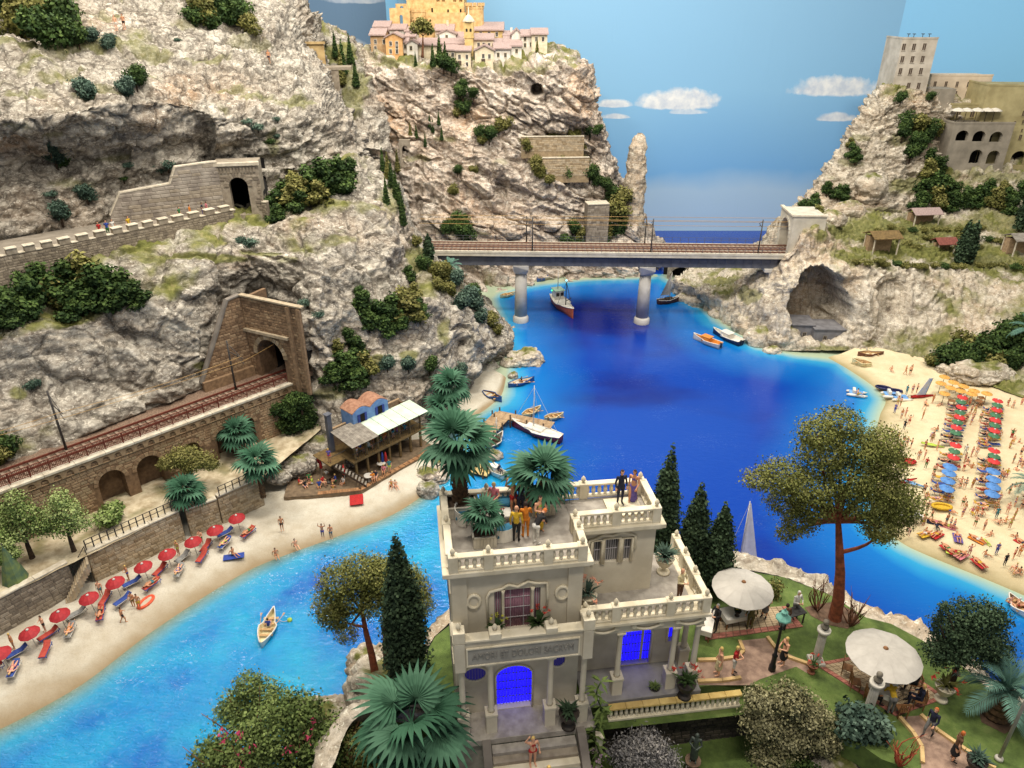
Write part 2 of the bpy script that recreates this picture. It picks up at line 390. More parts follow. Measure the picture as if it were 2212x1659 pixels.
def water_mat():
	t=NT("water");p=t.pos();d=t.attr('depth').outputs['Fac'];bay=t.attr('bay').outputs['Fac'];mk=t.attr('murk').outputs['Fac']
	def mr(x,a,b):
		m=t.n('ShaderNodeMapRange');m.inputs[1].default_value=a;m.inputs[2].default_value=b;t.l(x,m.inputs[0]);return m.outputs[0]
	deep=t.mix(mk,(5,56,152),(14,32,116))
	open_=t.mix(mr(d,2.5,13.0),(12,112,186),deep)
	bayc=t.ramp(t.noise(p,0.09,4,0.6),[(0.34,(0,78,176)),(0.48,(4,132,194)),(0.66,(26,166,204))])
	col=t.mix(t.math('MULTIPLY',bay,mr(d,40.0,8.0)),open_,bayc)
	col=t.mix(mr(d,4.0,0.8),col,(52,160,196))
	col=t.mix(mr(d,1.9,0.1),col,t.mix(bay,(170,184,156),(120,134,112)))
	mp=t.n('ShaderNodeMapping');mp.inputs['Scale'].default_value=(1,2.2,1);mp.inputs['Rotation'].default_value=(0,0,0.5);t.l(p,mp.inputs[0])
	cr=t.ramp(t.noise(mp.outputs[0],2.2,4,0.62,1.8),[(0.60,0.0),(0.66,0.8)])  # white wave crests, painted also in place of lamp glints on the bay
	pm=t.ramp(t.noise(p,0.12,2,0.5),[(0.5,0.0),(0.62,1.0)])
	col=t.mix(t.math('MULTIPLY',t.math('MULTIPLY',cr,pm),t.math('ADD',t.math('MULTIPLY',bay,0.8),0.16)),col,(190,215,240))
	t.l(col,t.b.inputs['Base Color'])
	t.b.inputs['Roughness'].default_value=0.09;t.b.inputs['IOR'].default_value=1.45;t.b.inputs['Specular IOR Level'].default_value=0.55
	h=t.math('ADD',t.math('MULTIPLY',t.noise(mp.outputs[0],0.9,3,0.5,0.3),1.0),t.math('MULTIPLY',t.noise(mp.outputs[0],2.6,3,0.6,0.8),0.55))
	amp=t.math('ADD',t.math('MULTIPLY',bay,0.95),0.12)
	t.bump(t.math('MULTIPLY',h,amp),0.8,0.3)
	MATS["water"]=t.m
water_mat();make_water()
# ---- sand
def sand_mat(name,dry,dry2,wet):
	t=NT(name);p=t.pos();w=t.attr('wet').outputs['Fac']
	c=t.ramp(t.noise(p,0.5,6,0.65),[(0.3,dry2),(0.62,dry)])
	c=t.mix(t.ramp(t.noise(p,9,3,0.7),[(0.5,0.0),(0.75,0.5)]),c,tuple(x*0.62 for x in lin(dry2)))
	wl=t.math('ADD',w,t.math('MULTIPLY',t.math('SUBTRACT',t.noise(p,0.35,4,0.6),0.5),0.7),True)
	c=t.mix(t.ramp(wl,[(0.12,0.0),(0.95,1.0)]),c,wet)
	t.l(c,t.b.inputs['Base Color']);t.b.inputs['Roughness'].default_value=0.9;t.b.inputs['Specular IOR Level'].default_value=0.15
	t.bump(t.noise(p,2.2,6,0.7),0.6,0.12);MATS[name]=t.m;return t.m
SAND_L=sand_mat("sand_grey",(206,199,182),(184,173,152),(150,131,102))
SAND_R=sand_mat("sand_cream",(222,206,170),(206,188,150),(158,144,106))
def beach(name,rows,nu,nv,m,wetrows,amp=0.12):
	S=grid_surface(rows,nu,nv);p=S.reshape(-1,3)
	S=S+np.stack([0*p[:,0],0*p[:,0],amp*fbm(p/1.1,3)+amp*1.6*fbm(p/5,2)],1).reshape(S.shape)*sstep(0.25,0.5,S[...,2:3])
	wet=1-sstep(*wetrows,S[...,2])
	o=grid_mesh(name,S,m,{'wet':wet});o["kind"]="structure";return o
def off(pts,dz,du=0,dv=0):return[(u+du,v+dv,None,dz)for u,v in pts]
L1=[(-300,1690),(0,1572),(170,1480),(330,1360),(540,1228),(740,1152),(850,1108),(925,1058),(975,1000)]
beach("beach_left",[off(L1,-0.5,14,22),off(L1,0.05),[(-320,1640,None,.5),(-10,1530,None,.5),(150,1450,None,.5),(305,1335,None,.5),(515,1205,None,.5),(725,1128,None,.5),(835,1090,None,.5),(915,1045,None,.5),(970,990,None,.5)],[(-340,1560,None,1.0),(-20,1450,None,1.0),(130,1370,None,1.0),(290,1265,None,1.0),(495,1150,None,1.0),(710,1098,None,.9),(820,1065,None,.9),(905,1030,None,.9),(965,970,None,.8)],[(-360,1460,None,1.4),(-40,1360,None,1.4),(120,1265,None,1.4),(270,1180,None,1.4),(470,1065,None,1.4),(690,1010,None,1.2),(810,990,None,1.2),(890,980,None,1.2),(950,930,None,1.0)],[(-380,1440,None,1.4),(-60,1340,None,1.4),(100,1245,None,1.4),(255,1160,None,1.4),(470,1050,None,1.5),(636,925,None,4.7),(760,950,None,1.7),(870,948,None,1.3),(945,900,None,1.1)]],150,84,SAND_L,(-0.15,1.05))
C1=[(950,955),(985,915),(1020,900),(1052,880),(1082,852),(1092,815)]
beach("beach_cove",[off(C1,-0.4,8,10),off(C1,0.06),[(940,920,None,.6),(965,880,None,.6),(1000,865,None,.6),(1030,845,None,.6),(1055,825,None,.6),(1070,800,None,.6)],[(930,860,None,1.2),(950,830,None,1.2),(975,815,None,1.2),(1000,800,None,1.2),(1020,790,None,1.2),(1040,780,None,1.2)]],40,24,SAND_L,(0.1,0.4))
R1=[(1790,772),(1838,800),(1893,838),(1914,865),(1902,897),(1890,960),(1895,1060),(1922,1150),(1956,1176),(2007,1200),(2125,1248),(2212,1285),(2420,1385)]
beach("beach_right",[off(R1,-0.5,-14,8),off(R1,0.05),[(1810,765,None,.5),(1860,795,None,.5),(1915,830,None,.5),(1945,860,None,.5),(1940,900,None,.5),(1935,960,None,.5),(1945,1050,None,.5),(1970,1125,None,.5),(2005,1148,None,.5),(2050,1165,None,.5),(2160,1205,None,.5),(2250,1240,None,.5),(2450,1320,None,.5)],[(1840,755,None,.9),(1900,775,None,.9),(1980,805,None,.9),(2040,840,None,.9),(2060,890,None,.9),(2070,950,None,.9),(2090,1020,None,.9),(2110,1070,None,.9),(2130,1090,None,.9),(2180,1110,None,.9),(2300,1150,None,.9),(2380,1180,None,.9),(2560,1240,None,.9)],[(1860,745,None,1.3),(1940,760,None,1.3),(2040,785,None,1.3),(2140,800,None,1.4),(2250,830,None,1.4),(2300,870,None,1.4),(2350,920,None,1.4),(2400,970,None,1.4),(2430,1000,None,1.4),(2480,1030,None,1.4),(2560,1060,None,1.4),(2640,1090,None,1.4),(2800,1150,None,1.4)]],120,90,SAND_R,(-0.1,0.8))
# ---- painted walls of the hall behind the layout
def sky_mat(name,top,mid,low,haze,clouds=()):
	t=NT(name);p=t.pos();sp=t.n('ShaderNodeSeparateXYZ');t.l(p,sp.inputs[0])
	z=t.n('ShaderNodeMapRange');z.inputs[1].default_value=0;z.inputs[2].default_value=56;t.l(sp.outputs[2],z.inputs[0])
	zz=t.math('ADD',z.outputs[0],t.math('MULTIPLY',t.math('SUBTRACT',t.noise(p,0.05,3),0.5),0.12))
	c=t.ramp(zz,[(0.0,haze),(0.16,haze),(0.24,low),(0.55,mid),(1.0,top)])
	for(u,v,w_,h_,g)in clouds:
		q=P(u,v,169.9);k=(q.y*_ct-(q.z-CAM_H)*_st)/CAM_F;nz=t.math('MULTIPLY',t.math('SUBTRACT',t.noise(p,0.42,5,0.6),0.5),1.5)
		dz=t.math('SUBTRACT',sp.outputs[2],q.z);dx=t.math('DIVIDE',t.math('SUBTRACT',sp.outputs[0],q.x),w_*k)
		up=t.math('DIVIDE',t.math('MAXIMUM',dz,0.0),h_*k);dn=t.math('DIVIDE',t.math('MINIMUM',dz,0.0),h_*k*0.33)
		e=t.math('ADD',t.math('ADD',t.math('MULTIPLY',dx,dx),t.math('ADD',t.math('MULTIPLY',up,up),t.math('MULTIPLY',dn,dn))),nz)
		c=t.mix(t.ramp(e,[(0.45,g),(1.0,0.0)]),c,t.mix(t.ramp(t.noise(p,0.5,4),[(0.35,0.0),(0.65,1.0)]),(196,204,214),(234,234,230)))
	t.l(c,t.b.inputs['Base Color']);t.b.inputs['Roughness'].default_value=0.75;t.b.inputs['Specular IOR Level'].default_value=0.2
	sc=t.n('ShaderNodeMapping');sc.inputs['Scale'].default_value=(0.5,0.5,0.06);t.l(p,sc.inputs[0])
	t.bump(t.math('ADD',t.noise(p,3.0,3),t.math('MULTIPLY',t.ramp(t.noise(sc.outputs[0],0.6,3,0.6),[(0.6,0.0),(0.64,1.0)]),0.6)),0.12,0.1)
	MATS[name]=t.m;return t.m
SKY_B=sky_mat("painted_sky",(130,172,202),(134,182,216),(116,170,216),(164,194,218),[(1462,226,98,36,.95),(1328,228,44,14,.9),(1332,254,32,9,.85),(1484,244,44,9,.6),(1800,198,104,34,.95),(1806,258,48,15,.9)])
SKY_R=sky_mat("painted_sky_pale",(124,178,214),(128,184,220),(112,172,216),(150,190,216))
SKY_L=sky_mat("painted_sky_shaded",(92,118,144),(98,126,152),(106,134,158),(130,148,164),[(760,2,70,18,.4),(742,98,48,14,.4)])  # darker sky paint that also carries the left panel's shade in its colour
xr=P(1936,100,170).x;xl=P(862,30,170).x
w=MB();w.box((xl,170,-4),(xr,171,75));o=w.build("sky",SKY_B);o["kind"]="structure"
w=MB();w.prism([(xr,170,-4),(xr+70,128,-4),(xr+70.5,129,-4),(xr,171,-4)],(0,0,79));o=w.build("sky",SKY_R);o["kind"]="structure"
w=MB();w.box((xl-3,172.5,-4),(xl,173.5,75));o=w.build("sky",SKY_R);o["kind"]="structure"
w=MB();w.prism([(xl-3,172.5,-4),(xl-3,173.5,-4),(xl-130,172,-4),(xl-130,171,-4)],(0,0,79));o=w.build("sky",SKY_L);o["kind"]="structure"
# ---- the rock masses: surveyed profiles, each row one contour from left to right
D_ROWS=[[(640,690,134),(720,680,133),(800,672,132),(900,660,131),(1000,655,130),(1066,640,None,-.6),(1140,622,None,-.6),(1230,610,None,-.6),(1330,606,None,-.6),(1420,604,None,-.6),(1470,602,None,-.6),(1500,600,146)],[(640,640,137),(720,620,136),(800,600,134),(900,585,132),(1000,575,131.5),(1066,575,133),(1140,570,135),(1230,570,137),(1330,575,138),(1405,580,139),(1440,588,143),(1470,590,150)],[(650,560,140),(720,540,138),(800,520,136),(900,500,133.5),(1000,490,133),(1066,490,134),(1140,490,136),(1230,490,137.5),(1330,500,138),(1395,520,139),(1412,530,144),(1430,545,152)],[(680,440,143),(730,430,141),(800,410,138),(900,400,136),(1000,395,136),(1066,395,136.5),(1140,400,138),(1230,395,139),(1300,400,140),(1335,428,141),(1352,445,146),(1366,460,154)],[(720,330,146),(765,320,143),(820,300,140),(900,300,138.5),(1000,300,139),(1066,300,139.5),(1130,300,140),(1210,300,140.5),(1274,300,141),(1310,308,142),(1325,325,147),(1338,350,155)],[(735,250,148),(755,240,144),(810,220,140),(900,220,139.5),(1000,230,141),(1066,230,140.5),(1130,235,140),(1200,235,139.5),(1250,235,140),(1271,240,143),(1282,250,149),(1300,280,157)],[(740,200,149),(752,185,145),(800,160,141),(900,165,140.5),(1000,172,141.5),(1066,172,141.5),(1130,168,141),(1200,160,140),(1252,165,141),(1274,180,144),(1280,190,150),(1290,210,158)],[(760,160,150),(775,140,147),(815,128,143),(900,142,142),(1000,150,142.5),(1066,149,143),(1130,140,143),(1185,122,143),(1238,128,144),(1266,148,147),(1272,160,152),(1280,190,159)],[(790,130,152),(800,118,151),(830,115,150),(900,118,149),(1000,120,149),(1066,120,149),(1130,117,149),(1180,110,149),(1225,114,149),(1250,126,151),(1262,145,154),(1275,180,160)],[(800,130,160),(815,112,160),(840,106,160),(900,104,160),(1000,104,160),(1066,104,160),(1130,106,160),(1180,108,160),(1220,115,160),(1245,128,160),(1258,150,160),(1270,190,161)],]
rocks("mountain",D_ROWS,380,380,ROCK_C,A=(2.2,1.9,1.5,0.16),s=(12,9.0,5.5,1.6),strata=(0.45,0.7),seed=2.0,ledge=(1.0,3.4),carve=[(1405,590,30,16,5,.5),(1160,195,18,16,5.0,.5),(1230,330,95,70,2.2,.5),(1300,470,80,70,1.6,.6),(905,390,14,110,2.0,.6),(1085,430,20,60,1.6,.6),(960,180,60,40,1.8,.8)],ochre=[(770,230,50,90,.9),(830,280,60,90,.55),(1250,200,40,80,.55),(1030,260,80,60,.4),(1000,450,60,60,.35)],gpatch=[(860,135,70,10,.8),(1130,152,80,7,.6),(1215,125,40,9,.7),(960,300,30,8,.5),(900,345,40,8,.6),(1080,350,30,10,.4),(1000,505,60,10,.5)])
U_ROWS=[[(-260,590,73.5),(-80,545,74.5),(0,530,76.5),(150,505,80.5),(300,475,85.5),(400,450,88.5),(470,438,91.5),(560,430,93.525),(640,430,96.525),(720,400,102.525),(775,390,110.525),(800,400,118.525)],[(-260,500,75),(-80,470,76),(0,450,78),(150,420,82),(300,400,87),(400,380,90),(470,350,93),(560,345,95.3),(640,370,98.3),(715,340,103.3),(770,335,110.3),(790,345,118.3)],[(-260,400,76.5),(-80,380,77.5),(0,350,79.5),(150,330,83.5),(300,320,87.5),(400,310,90.5),(470,300,90.5),(560,300,94.425),(640,320,98.425),(710,290,104.425),(762,292,110.425),(782,305,119.425)],[(-260,290,74.2),(-80,280,75.2),(0,262,76.7),(150,245,80.2),(300,225,85.2),(400,225,89.2),(470,250,90.2),(560,250,96.32),(640,260,100.32),(705,240,106.32),(742,245,112.32),(762,262,121.32)],[(-260,225,78.5),(-80,215,79.5),(0,205,81),(150,190,84.5),(300,180,89.5),(400,185,93.5),(470,200,96.5),(560,200,101.125),(640,215,105.125),(700,200,110.125),(728,205,116.125),(745,225,124.125)],[(-260,150,88),(-80,140,89),(0,125,90),(150,120,93),(300,115,98),(400,120,101),(480,140,104),(560,150,107),(630,160,111),(690,150,117),(712,160,122),(726,180,129)],[(-260,60,96),(-80,60,97),(0,55,98),(150,50,102),(300,45,106),(400,50,109),(480,70,112),(560,90,114),(625,105,118),(665,100,124),(690,110,130),(706,130,136)],[(-260,-60,110),(-80,-60,112),(0,-50,114),(150,-50,117),(300,-45,119),(400,-25,121),(480,-6,124),(560,10,127),(620,5,130),(655,20,134),(680,50,138),(695,75,143)],[(-260,-150,130),(-80,-150,131),(0,-140,132),(150,-130,133),(300,-110,134),(400,-70,136),(480,-45,138),(560,-28,140),(615,-14,142),(650,10,145),(676,45,148),(690,70,151)],]
rocks("mountain",U_ROWS,430,270,ROCK_L,A=(1.5,1.2,0.9,0.17),s=(11,6.0,3.6,1.2),strata=(-0.12,1.3),grass=(0.95,1.2),ledge=(1.0,3.2),seed=11.0,carve=[(515,405,60,50,8,.4),(440,300,30,70,2.0,.8),(100,360,140,60,2.0,.8),(260,340,30,40,1.4,.7)],ochre=[(390,190,70,40,.7),(25,320,90,30,.7),(320,250,50,50,.4),(470,190,50,30,.4)],gpatch=[(60,115,110,12,0.72),(220,110,120,12,0.65),(120,160,60,10,0.5),(330,120,60,10,0.58),(300,170,60,9,0.5),(60,205,60,10,0.58),(210,200,60,9,0.5),(440,130,60,12,0.58),(500,185,50,12,0.58),(560,205,50,14,0.65),(640,220,60,14,0.65),(540,95,60,12,0.36),(250,345,50,8,0.5),(160,400,80,10,0.5),(320,430,50,12,0.5),(400,50,40,10,0.36),(590,310,14,34,0.5),(120,300,30,6,0.43),(40,270,40,6,0.36)])
FAR_ROWS=[[(520,330,124),(600,320,125),(680,310,126),(740,310,127),(800,320,128),(850,330,132)],[(520,200,130),(600,200,131),(670,195,132),(730,200,132),(780,210,133),(830,230,138)],[(520,100,136),(600,105,137),(660,128,138),(720,130,138),(765,140,139),(800,165,145)],[(520,20,142),(600,40,143),(660,62,144),(715,70,145),(762,92,146),(790,125,150)],[(520,-30,150),(600,-10,151),(655,25,152),(710,52,153),(755,84,154),(780,120,156)],]
rocks("hill",FAR_ROWS,150,120,ROCK_L,A=(1.2,1.0,0.9,0.25),s=(9,4.6,3.0,1.4),seed=21.0,gpatch=[(720,120,60,20,.9),(760,190,40,60,.7),(690,180,40,30,.6),(740,230,40,40,.7)])
L_ROWS=[[(-300,1140,None,10.3),(-120,1068,None,10.3),(0,1018,None,10.3),(150,955,None,10.3),(300,893,None,10.3),(440,838,None,10.3),(560,805,82),(662,862,None,4.6),(712,990,None,1.8),(800,968,None,1.0),(880,950,None,0.8),(950,905,None,0.6),(1010,850,None,0.3),(1050,805,None,-.4),(1088,780,None,-.6),(1130,745,112)],[(-300,1000,58),(-120,940,58.5),(0,885,60),(150,840,64),(300,790,68),(435,740,72),(560,730,84),(672,735,75.5),(740,800,76),(810,850,76.5),(880,850,78),(950,815,83),(1010,790,87),(1045,770,91),(1086,750,97),(1118,720,113)],[(-300,830,61),(-120,775,61.5),(0,735,63),(150,700,67),(300,670,70.5),(430,640,74),(560,650,85),(680,660,77),(755,710,78.5),(820,745,79.5),(885,740,82),(950,725,86),(1005,715,90),(1040,715,94),(1076,715,100),(1100,700,114)],[(-300,775,64),(-120,735,64.5),(0,700,66),(150,665,70),(300,625,73),(440,580,77),(560,600,82),(680,610,79.5),(760,645,81),(825,675,82.5),(890,665,85.5),(950,650,90),(1000,655,94),(1032,660,98),(1062,672,104),(1084,680,116)],[(-300,735,67),(-120,690,67.5),(0,645,69),(150,610,72.5),(310,565,76),(450,530,80),(560,540,82.5),(680,545,82),(760,570,84),(830,590,87),(885,590,91),(935,590,96),(975,605,100),(1008,620,104),(1036,640,109),(1055,655,119)],[(-300,680,69.5),(-120,630,70),(0,595,71.5),(150,560,75),(320,520,79),(460,490,84),(560,480,86),(690,470,87),(770,490,89),(830,500,92),(868,515,96),(905,545,101),(940,570,106),(970,590,110),(1000,610,115),(1025,630,123)],[(-300,640,74),(-120,600,74.5),(0,565,76),(150,530,80),(320,495,84),(450,465,89),(560,445,91),(690,410,94),(770,410,97),(825,420,100),(862,440,104),(885,480,109),(915,535,114),(945,570,118),(975,600,122),(1000,625,128)],[(-300,600,80),(-120,560,80.5),(0,530,82),(150,500,86),(320,470,90),(450,440,95),(560,420,98),(690,360,102),(765,340,106),(815,350,110),(850,375,115),(872,430,120),(905,530,124),(930,580,128),(955,620,131),(980,650,134)],]
rocks("cliff",L_ROWS,560,290,ROCK_L,A=(1.9,1.25,0.8,0.10),s=(11,6.5,4.0,1.1),strata=(0.25,0.0),ledge=(0.6,4.2),seed=5.0,carve=[(568,745,104,104,6.5,.3),(990,740,24,46,2.2,.7),(1010,770,50,30,1.5,.7)],ochre=[(900,640,20,50,.5),(640,480,60,30,.3),(520,560,80,30,.3)],gpatch=[(420,560,160,10,.9),(560,545,60,10,.8),(700,440,60,12,.7),(840,440,30,40,.6),(900,560,30,40,.8),(960,600,30,40,.8),(820,780,22,20,.8),(880,770,20,18,.8),(660,890,24,60,.9),(720,850,30,16,.6),(440,790,34,10,.8),(40,850,26,14,.8),(80,990,40,10,.8),(270,930,60,8,.6),(960,720,14,30,.7),(620,560,30,10,.5),(730,520,50,12,.6),(800,460,40,12,.6)])
E_ROWS=[[(1430,630,None,-.6),(1500,665,None,-.6),(1570,706,None,-.6),(1650,752,None,-.4),(1700,757,None,.2),(1780,757,None,.6),(1850,757,None,.9),(1940,765,None,1.2),(2020,790,None,1.4),(2130,830,None,1.4),(2260,880,None,1.4),(2420,960,None,1.4),(2600,1040,None,1.4)],[(1450,600,128),(1510,625,121),(1580,655,115),(1648,690,107),(1705,690,104),(1780,690,104),(1860,690,104.5),(1950,705,104),(2030,730,101),(2130,760,97),(2260,800,91),(2420,860,86),(2600,930,80)],[(1470,588,131),(1530,600,126),(1595,615,119),(1650,640,109),(1710,620,106),(1780,620,105.5),(1870,625,106),(1960,630,107),(2040,650,107),(2130,680,104),(2260,700,99),(2420,740,93),(2600,800,88)],[(1490,580,135),(1545,588,131),(1610,590,123),(1665,590,112),(1722,566,108.8),(1790,560,108.5),(1880,575,109),(1970,585,110),(2050,592,112),(2130,610,111),(2260,630,106),(2420,660,100),(2600,710,95)],[(1510,575,140),(1560,578,137),(1625,565,127),(1697,560,110.6),(1753,498,110.0),(1800,530,112.5),(1880,548,114),(1970,555,115),(2050,560,118),(2130,570,117),(2260,590,113),(2420,610,107),(2600,650,102)],[(1530,572,146),(1580,570,144),(1640,540,133),(1714,490,121),(1778,476,118),(1820,500,121),(1900,505,121),(1980,505,123),(2060,500,125),(2130,500,125),(2260,510,121),(2420,520,116),(2600,550,112)],[(1550,565,152),(1600,555,150),(1655,505,140),(1700,465,132),(1760,455,129),(1830,455,129),(1900,455,129),(1980,452,131),(2060,440,133),(2130,430,133),(2260,430,130),(2420,420,126),(2600,440,122)],]
rocks("cliff",E_ROWS,430,210,ROCK_R,A=(1.2,0.4,0.25,0.05),s=(9,6,5,1.2),strata=(0.1,-0.5),seed=8.0,groove=1.1,ledge=(0.15,5.0),carve=[(1770,668,72,92,8.5,.3),(1700,600,60,40,-1.5,.8),(1800,585,70,30,-1.6,.8),(1870,660,34,90,-1.8,.8),(1930,650,42,70,2.4,.6),(1880,620,10,60,1.2,.8),(2085,640,8,60,1.0,.8)],gpatch=[(1560,600,50,20,.8),(1620,640,30,20,.7),(1790,752,60,8,.8),(1850,765,60,10,1),(2000,545,260,24,1),(1950,500,240,40,.95),(2150,560,120,30,.9),(2000,780,60,12,.8),(2060,830,30,20,.9),(1880,740,20,8,.7),(2180,480,120,40,.8)],ochre=[(1750,700,60,40,.3),(2100,700,80,60,.3)])
E2_ROWS=[[(1690,485,135),(1740,490,132),(1800,490,131),(1880,485,131),(1960,482,132),(2050,478,132),(2150,470,132),(2260,470,130),(2420,470,126)],[(1712,450,137),(1750,440,134),(1810,430,133),(1880,430,133),(1960,430,134),(2050,425,134.5),(2150,415,135),(2260,410,133),(2420,405,129)],[(1758,405,140),(1782,385,137),(1830,375,135.5),(1890,370,135.5),(1965,372,136.5),(2050,376,138.4),(2150,374,139.0),(2260,376,139.2),(2420,368,138)],[(1792,352,143),(1810,330,139.5),(1850,318,138),(1900,312,138),(1970,318,139),(2050,350,141.5),(2150,350,142.5),(2260,352,143),(2420,345,142)],[(1824,302,146),(1838,282,142),(1870,265,140),(1910,258,140),(1975,262,141),(2040,300,144),(2150,310,146),(2260,318,147),(2420,310,146)],[(1858,255,149),(1870,232,145),(1892,218,142.5),(1925,212,142),(1980,215,143),(2035,240,144),(2150,260,146),(2260,260,146),(2420,250,142)],[(1880,225,153),(1890,206,148),(1905,197,145.5),(1930,194,144.5),(1985,195,145.5),(2035,215,147),(2150,230,150),(2260,230,150),(2420,220,147)],[(1890,230,160),(1900,205,158),(1915,195,157),(1935,192,156),(1985,192,156),(2035,205,157),(2150,215,158),(2260,215,158),(2420,205,156)],]
rocks("hill",E2_ROWS,330,250,ROCK_R,A=(1.1,0.9,1.25,0.22),s=(9,4.2,2.6,1.2),strata=(0.12,0.8),ledge=(0.7,1.9),seed=14.0,gpatch=[(1860,300,30,8,.5),(1960,300,60,16,.6),(2000,400,120,24,.8),(2130,430,120,24,.8),(1840,350,40,10,.5),(2160,385,80,14,.7),(1790,465,40,8,.6),(1900,455,70,8,.6)])
# ================================================================== BUILT STRUCTURES
def frame(o,xdir):
	"""matrix of a wall: local x along the wall, z up, y into the wall"""
	x=Vector((xdir[0],xdir[1],0)).normalized();z=Vector((0,0,1));y=z.cross(x)
	M=Matrix((x,y,z)).transposed().to_4x4();M.translation=Vector(o);return M
def LOC(u,v,M):
	"""local (x, z) of the point of the wall plane seen at u, v"""
	n=M.to_3x3()@Vector((0,1,0));d=ray(u,v);c=Vector((0,0,CAM_H))
	t=(M.translation-c).dot(n)/d.dot(n);q=M.inverted()@(c+d*t);return q.x,q.z
def opening(x,o):
	"""height of the top of opening o=(x0,x1,z0,zs,rise) at x"""
	x0,x1,z0,zs,r=o[:5];c=(x0+x1)/2;k=max(0.0,1-((x-c)/((x1-x0)/2))**2);return zs+r*math.sqrt(k)
def panel(mb,M,L,H,ops=(),depth=0.4,x0=0.0,z0=0.0,n=10,top=None,front=0,rev=0):
	"""wall face with real openings and their reveals; top(x) may give a sloping upper edge"""
	keep=mb.T;mb.T=M if keep is None else keep@M
	T=top or(lambda x:H)
	xs=x0
	def quad(a,b,c,d):mb.add([(a[0],0,a[1]),(b[0],0,b[1]),(c[0],0,c[1]),(d[0],0,d[1])],[(0,1,2,3)])
	for o in sorted(ops)+[None]:
		e=o[0]if o else L
		mb.mat(front)
		if e>xs+1e-6:quad((xs,z0),(e,z0),(e,T(e)),(xs,T(xs)))
		if o is None:break
		xx=[o[0]+(o[1]-o[0])*(1-math.cos(math.pi*i/n))/2 for i in range(n+1)]if o[4]>0 else[o[0],o[1]]
		for a,b in zip(xx[:-1],xx[1:]):
			mb.mat(front)
			if o[2]>z0+1e-6:quad((a,z0),(b,z0),(b,o[2]),(a,o[2]))
			quad((a,opening(a,o)),(b,opening(b,o)),(b,T(b)),(a,T(a)))
			mb.mat(rev)
			mb.add([(a,0,opening(a,o)),(b,0,opening(b,o)),(b,depth,opening(b,o)),(a,depth,opening(a,o))],[(3,2,1,0)])
		mb.mat(rev)
		for x in(o[0],o[1]):
			mb.add([(x,0,o[2]),(x,depth,o[2]),(x,depth,opening(x,o)),(x,0,opening(x,o))],[(0,1,2,3)])
		mb.add([(o[0],0,o[2]),(o[1],0,o[2]),(o[1],depth,o[2]),(o[0],depth,o[2])],[(0,1,2,3)])
		xs=o[1]
	mb.T=keep;mb.mat(0);return mb
def filler(mb,M,o,y,n=10):
	"""a sheet that closes an opening at depth y"""
	keep=mb.T;mb.T=M if keep is None else keep@M
	if o[4]>0:xx=[o[0]+(o[1]-o[0])*(1-math.cos(math.pi*i/n))/2 for i in range(n+1)]
	else:xx=[o[0],o[1]]
	mb.add([(o[0],y,o[2]),(o[1],y,o[2])]+[(x,y,opening(x,o))for x in xx[::-1]],[tuple(range(len(xx)+2))])
	mb.T=keep;return mb
def masonry(mb,M,L,H,bw,bh,ops=(),proud=0.035,x0=0.0,z0=0.0,top=None,joint=0.045,rng=None,ring=0.0):
	"""courses of single stones standing proud of recessed joints"""
	rng=rng or random.Random(5);keep=mb.T;mb.T=M if keep is None else keep@M
	z=z0;row=0;T=top or(lambda x:H)
	while z<H-bh*0.4:
		h=bh*rng.uniform(0.85,1.15);x=x0-(bw*0.5 if row%2 else 0)-rng.random()*bw*0.2
		while x<L:
			w_=bw*rng.uniform(0.7,1.35);a,b=max(x,x0),min(x+w_,L);x+=w_
			if b-a<bw*0.3:continue
			m=(a+b)/2
			if z+h>T(m)-0.02:continue
			if any(b>o[0]-ring and a<o[1]+ring and z+h>o[2]and z<opening(min(max(m,o[0]),o[1]),o)+ring for o in ops):continue
			p=proud*rng.uniform(0.5,1.4);j=joint/2;c=min(0.04,bh*0.12)
			mb.mat(rng.choice((0,0,1,2)))
			A=[(a+j,0,z+j),(b-j,0,z+j),(b-j,0,z+h-j),(a+j,0,z+h-j)]
			B=[(a+j+c,-p,z+j+c),(b-j-c,-p,z+j+c),(b-j-c,-p,z+h-j-c),(a+j+c,-p,z+h-j-c)]
			mb.add(A+B,[(4,5,6,7),(0,1,5,4),(1,2,6,5),(2,3,7,6),(3,0,4,7)])
		z+=h;row+=1
	mb.T=keep;mb.mat(0);return mb
def voussoirs(parent,name,M,o,ring,mats,n=13,proud=0.09,depth=0.25,jamb=0.0):
	"""arch stones, each an object under parent"""
	x0,x1,z0,zs,r=o[:5];c=(x0+x1)/2;a=(x1-x0)/2
	for i in range(n):
		t0=math.pi*(i+0.06)/n;t1=math.pi*(i+0.94)/n
		q=lambda t,k:(c-(a+k)*math.cos(t),zs+(r+k)*math.sin(t))
		p=[q(t0,0.02),q((t0+t1)/2,0.02),q(t1,0.02),q(t1,ring),q((t0+t1)/2,ring),q(t0,ring)]
		mb=MB();mb.T=M;mb.prism([(x,-proud,z)for x,z in p],(0,depth,0));mb.build(name,mats[i%len(mats)],parent)
STONE_B=[mat("stone_brown",(152,124,94),(122,98,74),3.0,0.9,0.3),mat("stone_tan",(168,142,110),(138,114,88),3.0,0.9,0.3),mat("stone_umber",(130,104,78),(102,80,60),3.0,0.9,0.3)]
STONE_G=[mat("stone_grey",(150,138,120),(122,110,94),2.0,0.9,0.3),mat("stone_grey_light",(164,152,134),(136,124,108),2.0,0.9,0.3),mat("stone_grey_dark",(132,120,104),(106,96,84),2.0,0.9,0.3)]
STONE_T=[mat("stone_beige",(180,164,138),(150,134,110),2.0,0.9,0.3),mat("stone_beige_light",(190,170,140),(158,138,108),2.0,0.9,0.3),mat("stone_beige_dark",(158,138,108),(130,112,86),2.0,0.9,0.3)]
